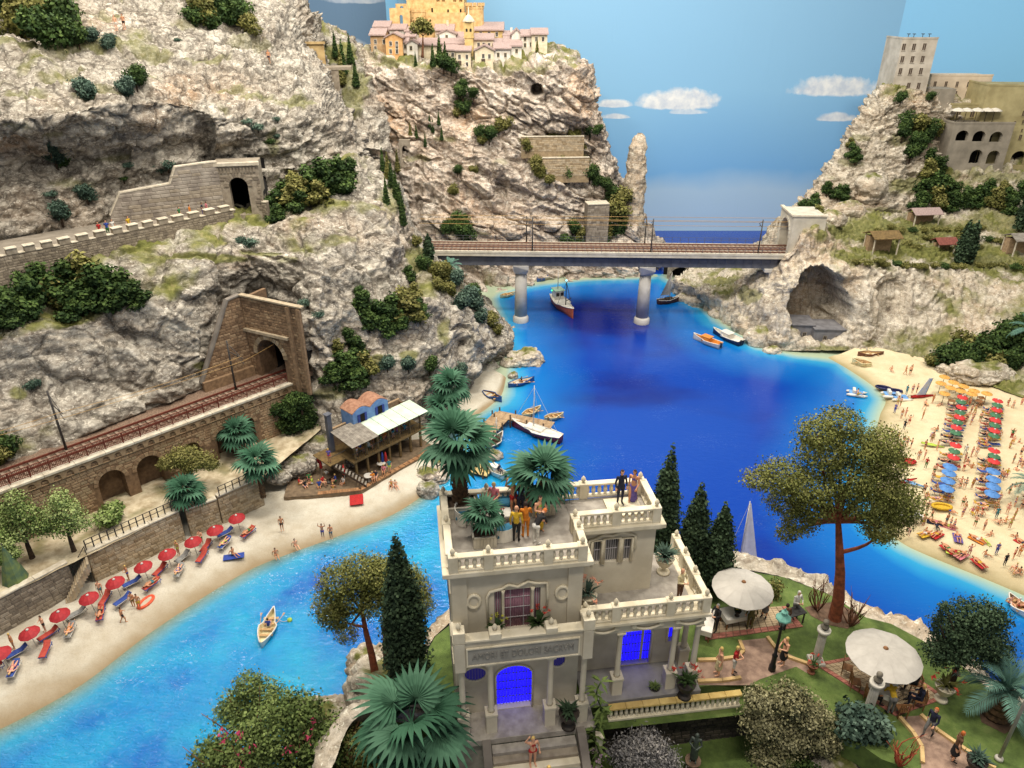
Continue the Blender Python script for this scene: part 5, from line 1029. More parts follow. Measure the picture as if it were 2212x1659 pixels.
# ---- people: one skinned surface per pose, grown round a jointed skeleton
SKIN=[mat("skin_light",(226,172,138),(214,158,124),3,0.6),mat("skin_tan",(200,142,104),(186,128,92),3,0.6),mat("skin_brown",(150,100,70),(138,90,62),3,0.6)]
CLO={}
def cloth(c):
	names={'red':(190,40,40),'blue':(48,74,160),'navy':(32,36,58),'black':(34,32,34),'white':(226,222,212),'yellow':(222,180,48),'orange':(226,134,38),'green':(58,120,66),'purple':(104,88,160),'pink':(220,130,140),'grey':(130,128,126),'cream':(222,206,160),'olive':(112,104,62),'brown':(112,78,54),'teal':(60,130,140),'lightblue':(120,164,206),'blond':(224,190,112),'darkbrown':(52,38,30),'ginger':(196,106,48),'bald':(214,158,124),'lime':(190,214,84)}
	if c not in CLO:r=names[c];CLO[c]=mat("cloth_"+c,r,tuple(x*.8 for x in r),6,0.8)
	return CLO[c]
def skeleton(pose):
	V3=Vector;J={}
	J['pel']=V3((0,0,.95));J['che']=V3((0,0,1.30));J['nek']=V3((0,0,1.48));J['hea']=V3((0,-.01,1.63))
	for s,k in((-1,'L'),(1,'R')):
		J['hip'+k]=V3((.09*s,0,.92));J['kne'+k]=V3((.10*s,-.01,.50));J['ank'+k]=V3((.10*s,.02,.08));J['toe'+k]=V3((.12*s,-.15,.03))
		J['sho'+k]=V3((.18*s,0,1.42));J['elb'+k]=V3((.25*s,.03,1.14));J['wri'+k]=V3((.25*s,-.06,.90))
	def S(**kw):
		for k,v in kw.items():J[k]=V3(v)
	if pose=='walk':S(kneL=(-.1,-.16,.52),ankL=(-.1,-.14,.10),toeL=(-.11,-.31,.04),kneR=(.1,.02,.51),ankR=(.1,.26,.14),toeR=(.11,.13,.03),elbL=(-.26,.14,1.17),wriL=(-.24,.08,.93),elbR=(.26,-.10,1.18),wriR=(.22,-.28,1.03))
	elif pose=='hold':S(elbL=(-.26,-.08,1.17),wriL=(-.10,-.26,1.18),elbR=(.26,-.08,1.17),wriR=(.12,-.26,1.14))
	elif pose=='wave':S(elbL=(-.34,-.05,1.60),wriL=(-.22,-.08,1.82),elbR=(.27,.02,1.15),wriR=(.26,-.12,.95))
	elif pose=='both':S(elbL=(-.36,-.04,1.52),wriL=(-.30,-.06,1.78),elbR=(.36,-.04,1.52),wriR=(.30,-.06,1.78))
	elif pose=='bend':S(che=(0,-.26,1.20),nek=(0,-.40,1.30),hea=(0,-.52,1.36),shoL=(-.18,-.32,1.26),shoR=(.18,-.32,1.26),elbL=(-.22,-.42,1.0),wriL=(-.12,-.55,.84),elbR=(.22,-.42,1.0),wriR=(.12,-.55,.86),pel=(0,.04,.95))
	elif pose in('sit','chair'):
		h=.12 if pose=='sit' else .48;dz=h-.95
		for k in('pel','che','nek','hea','hipL','hipR','shoL','shoR','elbL','elbR','wriL','wriR'):J[k].z+=dz
		for s,k in((-1,'L'),(1,'R')):
			if pose=='sit':S(**{'kne'+k:(.14*s,-.36,.36 if s<0 else .2),'ank'+k:(.13*s,-.66 if s<0 else-.74,.08),'toe'+k:(.14*s,-.82 if s<0 else-.88,.10),'elb'+k:(.28*s,.14,.36),'wri'+k:(.26*s,.22,.08)})
			else:S(**{'kne'+k:(.12*s,-.42,.50),'ank'+k:(.12*s,-.42,.08),'toe'+k:(.13*s,-.58,.03),'elb'+k:(.26*s,-.06,.70),'wri'+k:(.18*s,-.30,.66)})
	elif pose=='lie':
		S(pel=(0,0,.12),che=(0,.36,.14),nek=(0,.54,.14),hea=(0,.70,.15))
		for s,k in((-1,'L'),(1,'R')):S(**{'hip'+k:(.09*s,-.03,.11),'kne'+k:(.12*s,-.44,.12 if s<0 else .24),'ank'+k:(.12*s,-.84 if s<0 else-.74,.07),'toe'+k:(.14*s,-.90 if s<0 else-.86,.18 if s<0 else .06),'sho'+k:(.18*s,.48,.13),'elb'+k:(.32*s,.26,.08),'wri'+k:(.30*s,.02,.08)})
	return J
_poses={}
def person_mesh(pose,hi=False,skirt=0,sleeve=0,legs=0,male=True):
	"""continuous body; faces take skin, hair, top, bottom and shoe materials by the bone they belong to"""
	key=(pose,hi,skirt,sleeve,legs,male)
	if key in _poses:return _poses[key]
	J=skeleton(pose);B=[]
	def b(n,a,c,ra,rb):B.append((n,J[a]if isinstance(a,str)else a,J[c]if isinstance(c,str)else c,ra,rb))
	sh=1.0 if male else .9
	b('belly','pel','che',.125,.135*sh);b('chest','che','nek',.135*sh,.075);b('neck','nek','hea',.055,.06)
	up_=(J['hea']-J['nek']).normalized();b('head',J['hea']-up_*.01,J['hea']+up_*.07,.082,.092)
	fw={'lie':Vector((0,0,1)),'bend':Vector((0,-.7,-.7))}.get(pose,Vector((0,-1,0)))
	b('nose',J['hea']+fw*.08,J['hea']+fw*.105-up_*.02,.018,.016)
	for s,k in((-1,'L'),(1,'R')):
		b('head',J['hea']+Vector((s*.085,0,0)),J['hea']+Vector((s*.092,0,0))+up_*.02,.018,.018)
		b('hip','pel','hip'+k,.125,.105);b('thigh','hip'+k,'kne'+k,.10,.058);b('calf','kne'+k,'ank'+k,.06,.038);b('foot','ank'+k,'toe'+k,.042,.032)
		b('shoulder','che','sho'+k,.10,.066);b('uparm','sho'+k,'elb'+k,.058,.042);b('forearm','elb'+k,'wri'+k,.042,.028)
		d=(J['wri'+k]-J['elb'+k]).normalized();sd=d.cross(fw if abs(d.dot(fw))<.9 else Vector((1,0,0))).normalized();pa=d.cross(sd)
		p=J['wri'+k];b('hand',p,p+d*.075,.030,.034)
		if hi:
			for j in range(4):q=p+d*.085+sd*(.0225*(j-1.5));e=q+d*(.06,.075,.07,.05)[j]*.75+pa*.012*(j+1);b('hand',q,e,.0115,.010)
			q=p+d*.02+sd*-.03;b('hand',q,q+d*.05-sd*.028,.0125,.011)
	if skirt:
		e=J['kneL'].lerp(J['kneR'],.5).lerp(J['ankL'].lerp(J['ankR'],.5),.6 if skirt>1 else .05);b('skirt','pel',e,.14,.19)
	mb=MB()
	for n,a,c,ra,rb in B:
		d=c-a;L=d.length
		if L<1e-4:c=a+Vector((0,0,.001));d=c-a;L=.001
		d=d/L;pts,rr=[],[]
		for t_ in(-80,-45,0):pts.append(a+d*ra*math.sin(R(t_)));rr.append(ra*math.cos(R(t_)))
		for t_ in(0,45,80):pts.append(c+d*rb*math.sin(R(t_)));rr.append(rb*math.cos(R(t_)))
		mb.tube(pts,rr,10 if ra>.015 else 6)
	me=mb.mesh("body_raw",[],fix=False);o=bpy.data.objects.new("tmp",me);COL.objects.link(o)
	m=o.modifiers.new("r",'REMESH');m.mode='VOXEL';m.voxel_size=.0098 if hi else .023
	m2=o.modifiers.new("s",'SMOOTH');m2.factor=.5;m2.iterations=2
	m3=o.modifiers.new("d",'DECIMATE');m3.ratio=.2 if hi else .34
	dg=bpy.context.evaluated_depsgraph_get();out=bpy.data.meshes.new_from_object(o.evaluated_get(dg));bpy.data.objects.remove(o);bpy.data.meshes.remove(me);out.name="body"
	out.materials.clear()
	for x in(SKIN[0],cloth('darkbrown'),cloth('red'),cloth('blue'),cloth('black')):out.materials.append(x)
	nf=len(out.polygons);C=np.zeros(nf*3);out.polygons.foreach_get('center',C);C=C.reshape(-1,3);best=np.full(nf,9.0);lab=np.zeros(nf,int);tt=np.zeros(nf)
	for i,(n,a,c,ra,rb)in enumerate(B):
		a=np.array(a);c=np.array(c);e=c-a;t_=np.clip(((C-a)@e)/max(1e-9,e@e),0,1);dd=np.linalg.norm(C-a-t_[:,None]*e,axis=1)-(ra+(rb-ra)*t_)
		k=dd<best;best=np.where(k,dd,best);lab=np.where(k,i,lab);tt=np.where(k,t_,tt)
	mi=np.zeros(nf,int);names_=[x[0]for x in B];hea=np.array(J['hea']);fwn=np.array(fw);un=np.array(up_)
	for f in range(nf):
		n=names_[lab[f]];t_=tt[f]
		if n=='head':q=C[f]-hea;mi[f]=1 if(q@fwn<.045 and q@un>-.015-(0 if male else .06))or q@un>.105 else 0
		elif n in('belly','chest','shoulder'):
			top=2 if(sleeve>0 or(not male and n!='shoulder'))else 0
			mi[f]=(3 if n=='belly' and t_<.16 else top)
			if not male and sleeve==0 and n=='belly' and .16<=t_<.7:mi[f]=0
			if not male and sleeve==0 and n=='chest' and t_>.5:mi[f]=0
		elif n=='uparm':mi[f]=2 if sleeve and(sleeve>1 or t_<.55)else 0
		elif n=='forearm':mi[f]=2 if sleeve>1 and t_<.9 else 0
		elif n in('hip','skirt'):mi[f]=3
		elif n=='thigh':mi[f]=3 if legs>0 or t_<(.42 if male else .1)else 0
		elif n=='calf':mi[f]=3 if legs>1 else(3 if legs==1 and t_<.1 else 0)
		elif n=='foot':mi[f]=4 if legs>0 or sleeve>0 else 0
	out.polygons.foreach_set('material_index',mi.astype(np.int32));out.polygons.foreach_set('use_smooth',np.ones(nf,bool));_poses[key]=out;return out
def person(label,p,face=0.0,pose='stand',skin=0,hair='darkbrown',top='white',bottom='navy',shoe='black',hi=False,skirt=0,sleeve=0,legs=0,male=True,s=1.0,group=None):
	"""face: heading in degrees, 0 looks towards the camera side (-Y)"""
	me=person_mesh(pose,hi,skirt,sleeve,legs,male);o=link("person",me,(),None,tuple(p),(0,0,R(face)))
	o.scale=(s,s,s);tag(o,label,"person",group)
	for i,m in enumerate((SKIN[skin],cloth(hair),cloth(top),cloth(bottom),cloth(shoe))):set_mat(o,m,i)
	return o
# ---- beach things
def canopy_panel(n,r,drop,peak,sag=.05):
	a=math.pi/n;mb=MB();rows=[]
	for f in(0.03,.35,.7,1.0):
		z=peak-drop*f**1.6;rows.append([(r*f*math.cos(t_),r*f*math.sin(t_),z-sag*f*(1-abs(t_)/a))for t_ in(-a,0,a)])
	vs=[p for q in rows for p in q];k=len(vs);vs+=[(x,y,z-.025)for x,y,z in vs]
	fs=[(3*i+j,3*i+j+1,3*i+j+4,3*i+j+3)for i in range(3)for j in range(2)]
	fs+=[tuple(x+k for x in f[::-1])for f in fs]+[(9,10,10+k,9+k),(10,11,11+k,10+k),(0,3,3+k,k),(3,6,6+k,3+k),(6,9,9+k,6+k),(2,2+k,5+k,5),(5,5+k,8+k,8),(8,8+k,11+k,11)]
	return mb.add(vs,fs)
POLE_W=mat("pole_white",(212,206,196),(190,184,172),3,0.6)
def parasol(label,p,r,h,m,n=8,panels=True,tilt=(0,0),group=None,tip=None,name="parasol",drop=.42,pole=POLE_W,pr=.035,cat="parasol",valance=0):
	rt=thing(name,label,cat,tuple(p),0,group);key=('par',r,h,n,m.name,panels,drop)
	rt.rotation_euler=(tilt[0],tilt[1],random.random())
	if key not in _bm:
		a=MB();a.tube([(0,0,-.2),(0,0,h)],pr,8);b=canopy_panel(n,r,drop,h);
		whole=MB()
		for i in range(n):whole.T=Matrix.Rotation(2*math.pi*i/n,4,'Z');c=canopy_panel(n,r,drop,h);whole.add(c.v,c.f)
		t_=MB();t_.lathe([(.13,-.03),(.10,.03),(.03,.09)],8,(0,0,h));_bm[key]=(a.mesh("pole",pole),b.mesh("canopy_panel",m,False)if panels else whole.mesh("canopy",m),t_.mesh("tip",tip or pole))
	a,b,c=_bm[key];link("pole",a,(),rt)
	if panels:
		for i in range(n):link("canopy_panel",b,(),rt,None,(0,0,2*math.pi*i/n))
	else:link("canopy",b,(),rt)
	link("tip",c,(),rt);return rt
def lounger(label,p,rz,mframe,mcloth,group=None,up_=.5,s=.86):
	rt=thing("sun_lounger",label,"sun lounger",tuple(p),R(rz),group);rt.scale=(s,s,s);key=('lounge',mframe.name,mcloth.name,up_)
	if key not in _bm:
		a=MB();a.box((-.33,-1.0,.26),(-.28,.95,.31));a.box((.28,-1.0,.26),(.33,.95,.31));a.box((-.28,-1.0,.26),(.28,-.95,.31));a.box((-.28,.9,.26),(.28,.95,.31))
		b=MB();z1=.33+.62*math.sin(up_);y1=.35+.62*math.cos(up_)
		b.prism([(-.29,-.98,.315),(-.29,.35,.315),(-.29,y1,z1),(-.29,y1-.03,z1+.07),(-.29,.34,.385),(-.29,-.98,.385)],(.58,0,0))
		l=MB();l.box((-.025,-.025,0),(.025,.025,.26));_bm[key]=(a.mesh("frame",mframe),b.mesh("mattress",mcloth),l.mesh("leg",mframe))
	a,b,l=_bm[key];link("frame",a,(),rt);link("mattress",b,(),rt)
	for x in(-.3,.3):
		for y in(-.8,.75):link("leg",l,(),rt,(x,y,0))
	return rt
def towel(label,p,rz,m,w=.9,l=1.8,group=None,name="beach_towel",cat="towel"):
	key=('towel',w,l,m.name)
	if key not in _bm:
		nx,ny=7,12;X,Y=np.meshgrid(np.linspace(-w/2,w/2,nx),np.linspace(-l/2,l/2,ny));q=np.stack([X.ravel(),Y.ravel(),0*X.ravel()],1)
		Zz=.03+.025*fbm(q*2.2,2);mb=MB();vs=[(a[0],a[1],max(.012,z))for a,z in zip(q,Zz)];k=len(vs);fs=[(j*nx+i,j*nx+i+1,(j+1)*nx+i+1,(j+1)*nx+i)for j in range(ny-1)for i in range(nx-1)]
		mb.add(vs+[(x,y,z-.03)for x,y,z in vs],fs+[tuple(x+k for x in f[::-1])for f in fs]);_bm[key]=mb.mesh("towel",m)
	return tag(link(name,_bm[key],(),None,tuple(p),R(rz)),label,cat,group)
def hull_mesh(mb,L,W,H,sheer=.25,bow=1.0,stern=.55,n=14,deck=None,thick=.06,inside=True,keel=.0):
	"""boat hull lofted from sections; bow towards +x"""
	secs=[]
	for i in range(n+1):
		f=i/n;x=(f-.5)*L;w=W/2*max(.02,math.sin(math.pi*min(1,(1-f)*.5*bow+0.0))**.8 if f>.5 else stern+(1-stern)*math.sin(math.pi*f));zt=H*(1+sheer*(2*f-1)**2*(1.3 if f>.5 else .6));zb=-.25*H+keel*f
		secs.append([(x,-w,zt),(x,-w*.88,H*.45),(x,-w*.5,zb+.12*H),(x,0,zb),(x,w*.5,zb+.12*H),(x,w*.88,H*.45),(x,w,zt)])
	vs=[p for s in secs for p in s];fs=[(i*7+j,i*7+j+1,(i+1)*7+j+1,(i+1)*7+j)for i in range(n)for j in range(6)];fs+=[tuple(range(7)),tuple(n*7+j for j in range(7))[::-1]]
	mb.add(vs,fs,True)
	return secs
def boat_shell(rt,L,W,H,mh,mdeck,open_=True,sheer=.25,stern=.55,floor=.35,rail=None):
	mb=MB();secs=hull_mesh(mb,L,W,H,sheer,1.0,stern);mb.build("hull",mh,rt)
	n=len(secs)-1;rim=MB()
	for s in(0,6):
		rim.tube([Vector(q[s])+Vector((0,0,.02))for q in secs],.055*W/1.6,6)
	rim.build("gunwale",rail or mdeck,rt)
	ins=MB();vs=[];zf=H*(floor if open_ else .86)
	for q in secs:
		w=abs(q[0][1]);zt=q[0][2]
		if open_:vs+=[(q[0][0],-w*.93,zt-.01),(q[0][0],-w*.7,zf),(q[0][0],w*.7,zf),(q[0][0],w*.93,zt-.01)]
		else:vs+=[(q[0][0],-w*.97,zt-.03),(q[0][0],-w*.5,zt+.03),(q[0][0],w*.5,zt+.03),(q[0][0],w*.97,zt-.03)]
	ins.add(vs,[(i*4+j,(i+1)*4+j,(i+1)*4+j+1,i*4+j+1)for i in range(n)for j in range(3)]);ins.build("interior" if open_ else "deck",mdeck,rt)
	return secs
WOOD_L=mat("boat_wood",(196,160,112),(164,128,84),5,0.6,0.1)
HW=mat("hull_white",(228,222,210),(210,204,190),2,0.35)
HBLUE=mat("hull_blue",(44,86,150),(34,70,128),2,0.35)
HRED=mat("hull_red",(138,36,40),(112,28,32),2,0.35)
HBROWN=mat("hull_brown",(112,66,46),(86,50,36),3,0.5)
HCREAM=mat("hull_cream",(224,212,168),(204,190,144),3,0.5)
HNAVY=mat("hull_navy",(34,36,78),(26,28,62),3,0.4)
def thwarts(rt,L,W,H,n=3,m=WOOD_L):
	for i in range(n):
		x=(-.3+.6*i/max(1,n-1))*L*.8;mb=MB();mb.box((x-.12,-W*.43,H*.72),(x+.12,W*.43,H*.8));mb.build("thwart",m,rt)
def rowboat(label,p,rz,L=4.2,W=1.35,H=.5,mh=HW,mi=WOOD_L,oars=True,nth=3,stern=.15,cat="boat",name="rowing_boat",group=None):
	rt=thing(name,label,cat,tuple(p),R(rz),group);boat_shell(rt,L,W,H,mh,mi,True,.3,stern,rail=mh);thwarts(rt,L,W,H,nth)
	if oars:
		for s in(-1,1):
			mb=MB();mb.tube([(-.2*L,s*W*.2,H*.95),(.1*L,s*W*.5,H*1.05),(.3*L,s*W*.62,H*.9)],.03,6);mb.prism([(.3*L,s*W*.6,H*.88),(.38*L,s*W*.60,H*.85),(.38*L,s*W*.72,H*.83),(.3*L,s*W*.66,H*.86)],(0,0,.03));mb.build("oar",WOOD_L,rt)
	return rt
def rigging(rt,pairs,m,r=.012):
	mb=MB()
	for a,b in pairs:mb.tube([a,b],r,4,False)
	mb.build("rigging",m,rt)
# ================================================================== THE VILLA
VW=mat("villa_plaster",(218,208,186),(198,187,164),0.9,0.85,0.12,8)
VT=mat("villa_trim",(232,221,196),(208,196,168),1.5,0.8,0.12,9)
VF=mat("villa_paving",(176,168,156),(146,138,128),2.2,0.9,0.25,14)
VG=mat("sign_panel_grey",(168,164,154),(146,142,134),1.2,0.85,0.15)
LIT=emis("blue_lit_pane",(26,16,255),1.5)
LIT_D=emis("violet_lit_pane",(44,36,150),0.14)
PINKC=mat("pink_curtain",(184,138,150),(150,106,122),1.0,0.8)
BAR_L=mat("window_bar",(196,190,190),(176,170,170),3,0.5)
BAR_B=mat("lattice_bar",(120,112,150),(104,96,136),3,0.5)
vang=R(8.0);VO=Vector((-2.4,22.16,19.9))
villa=thing("villa","cream stucco seaside villa with balustraded roof terraces and blue lit doors","villa",tuple(VO),vang)
GZ=19.9
I4=Matrix.Identity(4)
def VZ(x,y):return(1650+x/1.8433)/1.8228,(1850+y/1.8433)/1.8228
VM0=frame((VO.x,VO.y,GZ),(math.cos(vang),math.sin(vang)))
def vl(x,y,off):return LOC(*VZ(x,y),VM0@Matrix.Translation((0,off,0)))
RF_,RL=28.25-GZ,29.0-GZ
TF,TL=24.45-GZ,25.3-GZ
W1,D1=5.35,4.15
def part(name,m,mb,parent=None):return mb.build(name,m,parent or villa)
# walls of the tall block: ground floor front with doorway and oval windows, upper front with triple window
dw=[1.72,3.35];op0=[(dw[0],dw[1],0.02,2.1,.62),]
mb=MB();panel(mb,Matrix.Translation((0,.15,0)),W1,4.6,op0,.35,z0=-.6)
uw=[(1.72,2.02,4.95,6.95,0),(2.12,3.22,4.8,6.98,0),(3.34,3.62,4.95,6.95,0)]
panel(mb,Matrix.Translation((0,.15,0)),W1,RF_-.1,uw,.22,z0=4.6)
mb.box((0,.16,-4.5),(.12,D1,RF_-.1));mb.box((W1-.12,.16,-.6),(W1,D1,RF_-.1));mb.box((.13,D1-.12,-4.5),(W1-.13,D1,RF_-.1));mb.box((.0,.17,-4.5),(W1,.4,-.61));part("wall",VW,mb)
for x in(.02,W1-.62):
	mb=MB();mb.box((x,.04,4.6),(x+.6,.148,RF_-.12));part("pilaster",VW,mb)
# roof slab, cornice
mb=MB();mb.box((.05,.2,RF_-.12),(W1-.05,D1-.1,RF_));part("roof_terrace",VF,mb)
mb=MB();
for lo,hi,e in((RF_-.2,RF_+.02,.32),(RF_-.34,RF_-.2,.2)):
	mb.bbox((-e,-e+.1,lo),(W1+e,.25,hi),.025);mb.bbox((-e,.251,lo),(.1,D1+e*.5,hi),.025);mb.bbox((W1-.1,.251,lo),(W1+e,D1*.42,hi),.025)
part("cornice",VT,mb)
# balustrades
_bp=[(.075,0),(.075,.05),(.05,.07),(.095,.17),(.10,.23),(.07,.36),(.05,.43),(.07,.48),(.07,.52)]
bmb=MB();bmb.lathe(_bp,10);BAL=bmb.mesh("baluster",VT)
umb=MB();umb.lathe([(.07,0),(.04,.03),(.06,.06),(.10,.12),(.105,.18),(.08,.25),(.04,.31),(.01,.35)],10);PINE=umb.mesh("finial",VT)
def balustrade(p0,p1,z,h,pil,per,fin=True,end=(True,True)):
	"""from p0 to p1 (local x, y): pil pillars positions 0..1, per balusters in each bay"""
	p0,p1=Vector((*p0,z)),Vector((*p1,z));L=(p1-p0).length;a=math.atan2(p1.y-p0.y,p1.x-p0.x);M=Matrix.Translation(p0)@Matrix.Rotation(a,4,'Z');s=h/.80
	mb=MB();mb.T=M;mb.bbox((0,-.13,0),(L,.13,.10*s),.015);mb.bbox((-.02,-.15,h-.12*s),(L+.02,.15,h),.02);k=part("balustrade",VT,mb)
	for i,f in enumerate(pil):
		if(i==0 and not end[0])or(i==len(pil)-1 and not end[1]):continue
		x=L*f;mb=MB();mb.T=M;mb.bbox((x-.19,-.18,-.02),(x+.19,.18,h+.03),.02);part("pillar",VT,mb,k)
		if fin:link("finial",PINE,(),k,M@Vector((x,0,h+.03)))
	for(fa,fb),n in zip(zip(pil[:-1],pil[1:]),per):
		for i in range(n):o=link("baluster",BAL,(),k,M@Vector((L*(fa+(fb-fa)*(i+.75)/(n+.5)),0,.10*s)));o.scale=(1,1,s*1.06*.58/.52)
	return k
hR=RL-RF_
balustrade((.12,.0),(5.22,.0),RF_+.02,hR,(.0,.27,.73,1.0),(4,7,4))
balustrade((.0,.14),(.0,4.1),RF_+.02,hR,(.0,.5,1.0),(6,6),end=(False,True))
balustrade((5.3,.14),(5.3,1.75),RF_+.02,hR,(.0,.55,1.0),(3,2),end=(False,True))
balustrade((.15,4.12),(8.75,3.98),RF_+.02,hR,(.0,.2,.42,.7,1.0),(6,8,8,9),end=(False,True))
# second block
X2,X3,Y2,Y3=5.35,8.95,1.95,4.0
w2=[vl(1260,510,Y2),vl(1320,665,Y2),vl(1345,505,Y2),vl(1445,665,Y2),vl(1478,500,Y2),vl(1535,655,Y2)]
op2=[(w2[0][0],w2[1][0],w2[2][1]*0+w2[3][1],w2[2][1],0),(w2[2][0],w2[3][0],w2[3][1],w2[2][1]+.05,0),(w2[4][0],w2[5][0],w2[3][1],w2[2][1],0)]
mb=MB();panel(mb,Matrix.Translation((0,Y2,0)),X3,RF_-.1,op2,.2,x0=X2-.2,z0=TF-.2);mb.box((X3-.12,Y2+.01,-.5),(X3,Y3,RF_-.1));mb.box((X2,Y3-.1,-.6),(X3,Y3-.001,RF_-.1));part("wall",VW,mb)
mb=MB();mb.box((X2-.04,Y2+.05,RF_-.12),(X3-.05,Y3-.1,RF_));part("roof_terrace",VF,mb)
mb=MB()
for lo,hi,e in((RF_-.2,RF_+.02,.32),(RF_-.34,RF_-.2,.2)):mb.bbox((X2+.33,Y2-e,lo),(X3+e,Y2+.2,hi),.025);mb.bbox((X3-.1,Y2+.201,lo),(X3+e,Y3+.2,hi),.025)
part("cornice",VT,mb)
balustrade((5.35,Y2-.02),(8.85,Y2-.02),RF_+.02,hR,(.0,.5,1.0),(6,6),end=(False,True))
balustrade((8.87,Y2+.1),(8.87,3.95),RF_+.02,hR,(.0,1.0),(5,),end=(False,False))
mb=MB();mb.box((7.0,2.35,RF_),(8.5,3.6,RF_+.12));part("roof_plinth",VT,mb)
def lattice(o,y,m,nv,nh,parent,mpane=None,name="window"):
	"""pane with bars: vertical and horizontal bars joined as one part"""
	x0,x1,z0,zs,r=o;mb=MB();filler(mb,I4,o,y);k=mb.build("pane",mpane,parent);mb=MB()
	for i in range(nv):x=x0+(x1-x0)*(i+.5)/nv;mb.box((x-.014,y-.05,z0),(x+.014,y-.02,opening(x,o)))
	for i in range(1,nh):z=z0+(zs+r*.5-z0)*i/nh;mb.box((x0,y-.055,z-.014),(x1,y-.03,z+.014))
	b=mb.build("lattice",m,k);b["kind"]="stuff";return k
def surround(o,y,parent,t=.12,m=None):
	x0,x1,z0,zs,r=o;xx=[x0+(x1-x0)*(1-math.cos(math.pi*i/10))/2 for i in range(11)]if r>0 else[x0,x1]
	mb=MB();pts=[(x0,y,z0)]+[(x,y,opening(x,o)if 0<i<len(xx)-1 else zs)for i,x in enumerate(xx)]+[(x1,y,z0)];mb.tube([Vector(p)for p in pts],t/2,6);return mb.build("window_surround",m or VT,parent)
for i,o_ in enumerate(op2):lattice(o_,Y2+.18,BAR_L,7 if i==1 else 4,2,villa,mat("pane_grey",(120,116,110),(96,92,88),1,.4));surround(o_,Y2-.02,villa,.16)
def carved(pts,parent,name="carving",r=.07):
	mb=MB();mb.tube([Vector(p)for p in pts],r,6);return mb.build(name,VT,parent)
cx2=(w2[2][0]+w2[3][0])/2;zt2=w2[2][1]
carved([(cx2-1.05,Y2-.05,zt2-.5),(cx2-1.0,Y2-.05,zt2+.05),(cx2-.7,Y2-.05,zt2+.12),(cx2-.45,Y2-.05,zt2+.28),(cx2,Y2-.05,zt2+.2),(cx2+.4,Y2-.05,zt2+.36),(cx2+.8,Y2-.05,zt2+.2),(cx2+1.0,Y2-.05,zt2+.1),(cx2+1.02,Y2-.05,zt2-.6)],villa)
# upper front window with pink curtains
for i,o_ in enumerate(uw):
	lattice(o_,.34,BAR_L,(3,4,3)[i]if i!=1 else 2,1 if i!=1 else 4,villa,PINKC)
cm=MB()
for o_ in uw:
	n=int((o_[1]-o_[0])/.07)
	for j in range(n):x=o_[0]+(j+.5)*(o_[1]-o_[0])/n;cm.lathe([(.028,o_[2]),(.028,o_[3])],6,(x,.325,0))
part("curtain_folds",PINKC,cm)["kind"]="stuff"
for x in(2.07,3.28):mb=MB();mb.lathe([(.085,4.75),(.06,4.95),(.055,6.9),(.09,7.05)],10,(x,.08,0));part("window_column",VT,mb)
carved([(1.45,.08,5.3),(1.42,.08,6.75),(1.55,.08,7.02),(2.0,.08,7.12),(2.3,.08,7.3),(2.67,.08,7.15),(3.1,.08,7.38),(3.4,.08,7.25),(3.85,.08,7.22),(3.9,.08,6.6),(3.88,.08,5.9)],villa,r=.06)
for(x,y)in((397,950),(1037,885)):
	q=vl(x,y,.15);mb=MB();mb.tube([Vector((q[0]+.25*math.cos(t_),.1,q[1]+.33*math.sin(t_)))for t_ in[2*math.pi*i/24 for i in range(25)]],.07,8,False);k=part("medallion",VT,mb);mb=MB();mb.prism([(q[0]+.22*math.cos(t_),.16,q[1]+.3*math.sin(t_))for t_ in[2*math.pi*i/20 for i in range(20)]],(0,-.05,0));mb.build("disc",VW,k)
# portico in front of the tall block, with the inscription
PX0,PX1,PY=-.02,5.62,-.95
cz,sz0=25.5-GZ,23.95-GZ
mb=MB();mb.bbox((PX0,PY,sz0),(PX1,PY+.3,cz-.12),.02);mb.box((PX0,PY+.301,sz0),(PX0+.3,.14,cz-.12));mb.box((PX1-.3,PY+.301,sz0),(PX1,.14,cz-.12));part("balcony_parapet",VW,mb)
mb=MB();mb.box((PX0+.3,PY+.3,4.62),(PX1-.3,.149,4.72));part("balcony_floor",VF,mb)
mb=MB();mb.bbox((PX0-.06,PY-.08,cz-.12),(PX1+.06,PY+.38,cz),.02);mb.bbox((PX0-.06,PY+.381,cz-.12),(PX0+.36,.13,cz),.02);mb.bbox((PX1-.36,PY+.381,cz-.12),(PX1+.06,.13,cz),.02);part("balcony_coping",VT,mb)
for x in(PX0+.2,1.62,3.9,PX1-.2):
	mb=MB();hh_=.52 if x in(PX0+.2,PX1-.2)else .3;mb.bbox((x-.24,PY-.1,cz-.1),(x+.24,PY+.38,cz+hh_-.05),.02);k=part("pier_block",VT,mb);link("finial",PINE,(),k,Vector((x,PY+.14,cz+hh_-.05)))
	if hh_>.4:mb=MB();mb.bbox((x-.21,PY-.09,sz0-.15),(x+.21,PY-.005,cz-.12),.015);part("corner_strip",VW,mb)
sx0,sx1,sa,sb=.5,5.02,24.12-GZ,25.0-GZ
mb=MB();mb.box((sx0,PY-.03,sa),(sx1,PY-.004,sb));sg=part("sign_panel",VG,mb)
mb=MB()
for a_,b_ in(((sx0-.06,sa-.06),(sx1+.06,sa)),((sx0-.06,sb),(sx1+.06,sb+.06)),((sx0-.06,sa),(sx0,sb)),((sx1,sa),(sx1+.06,sb))):mb.box((a_[0],PY-.075,a_[1]),(b_[0],PY-.004,b_[1]))
mb.build("sign_frame",VT,sg)
fc=bpy.data.curves.new("inscription",'FONT');fc.body="AMORI ET DOLORI SACRVM";fc.size=.52;fc.extrude=.022;fc.align_x='CENTER';fc.align_y='CENTER';fc.space_character=1.02
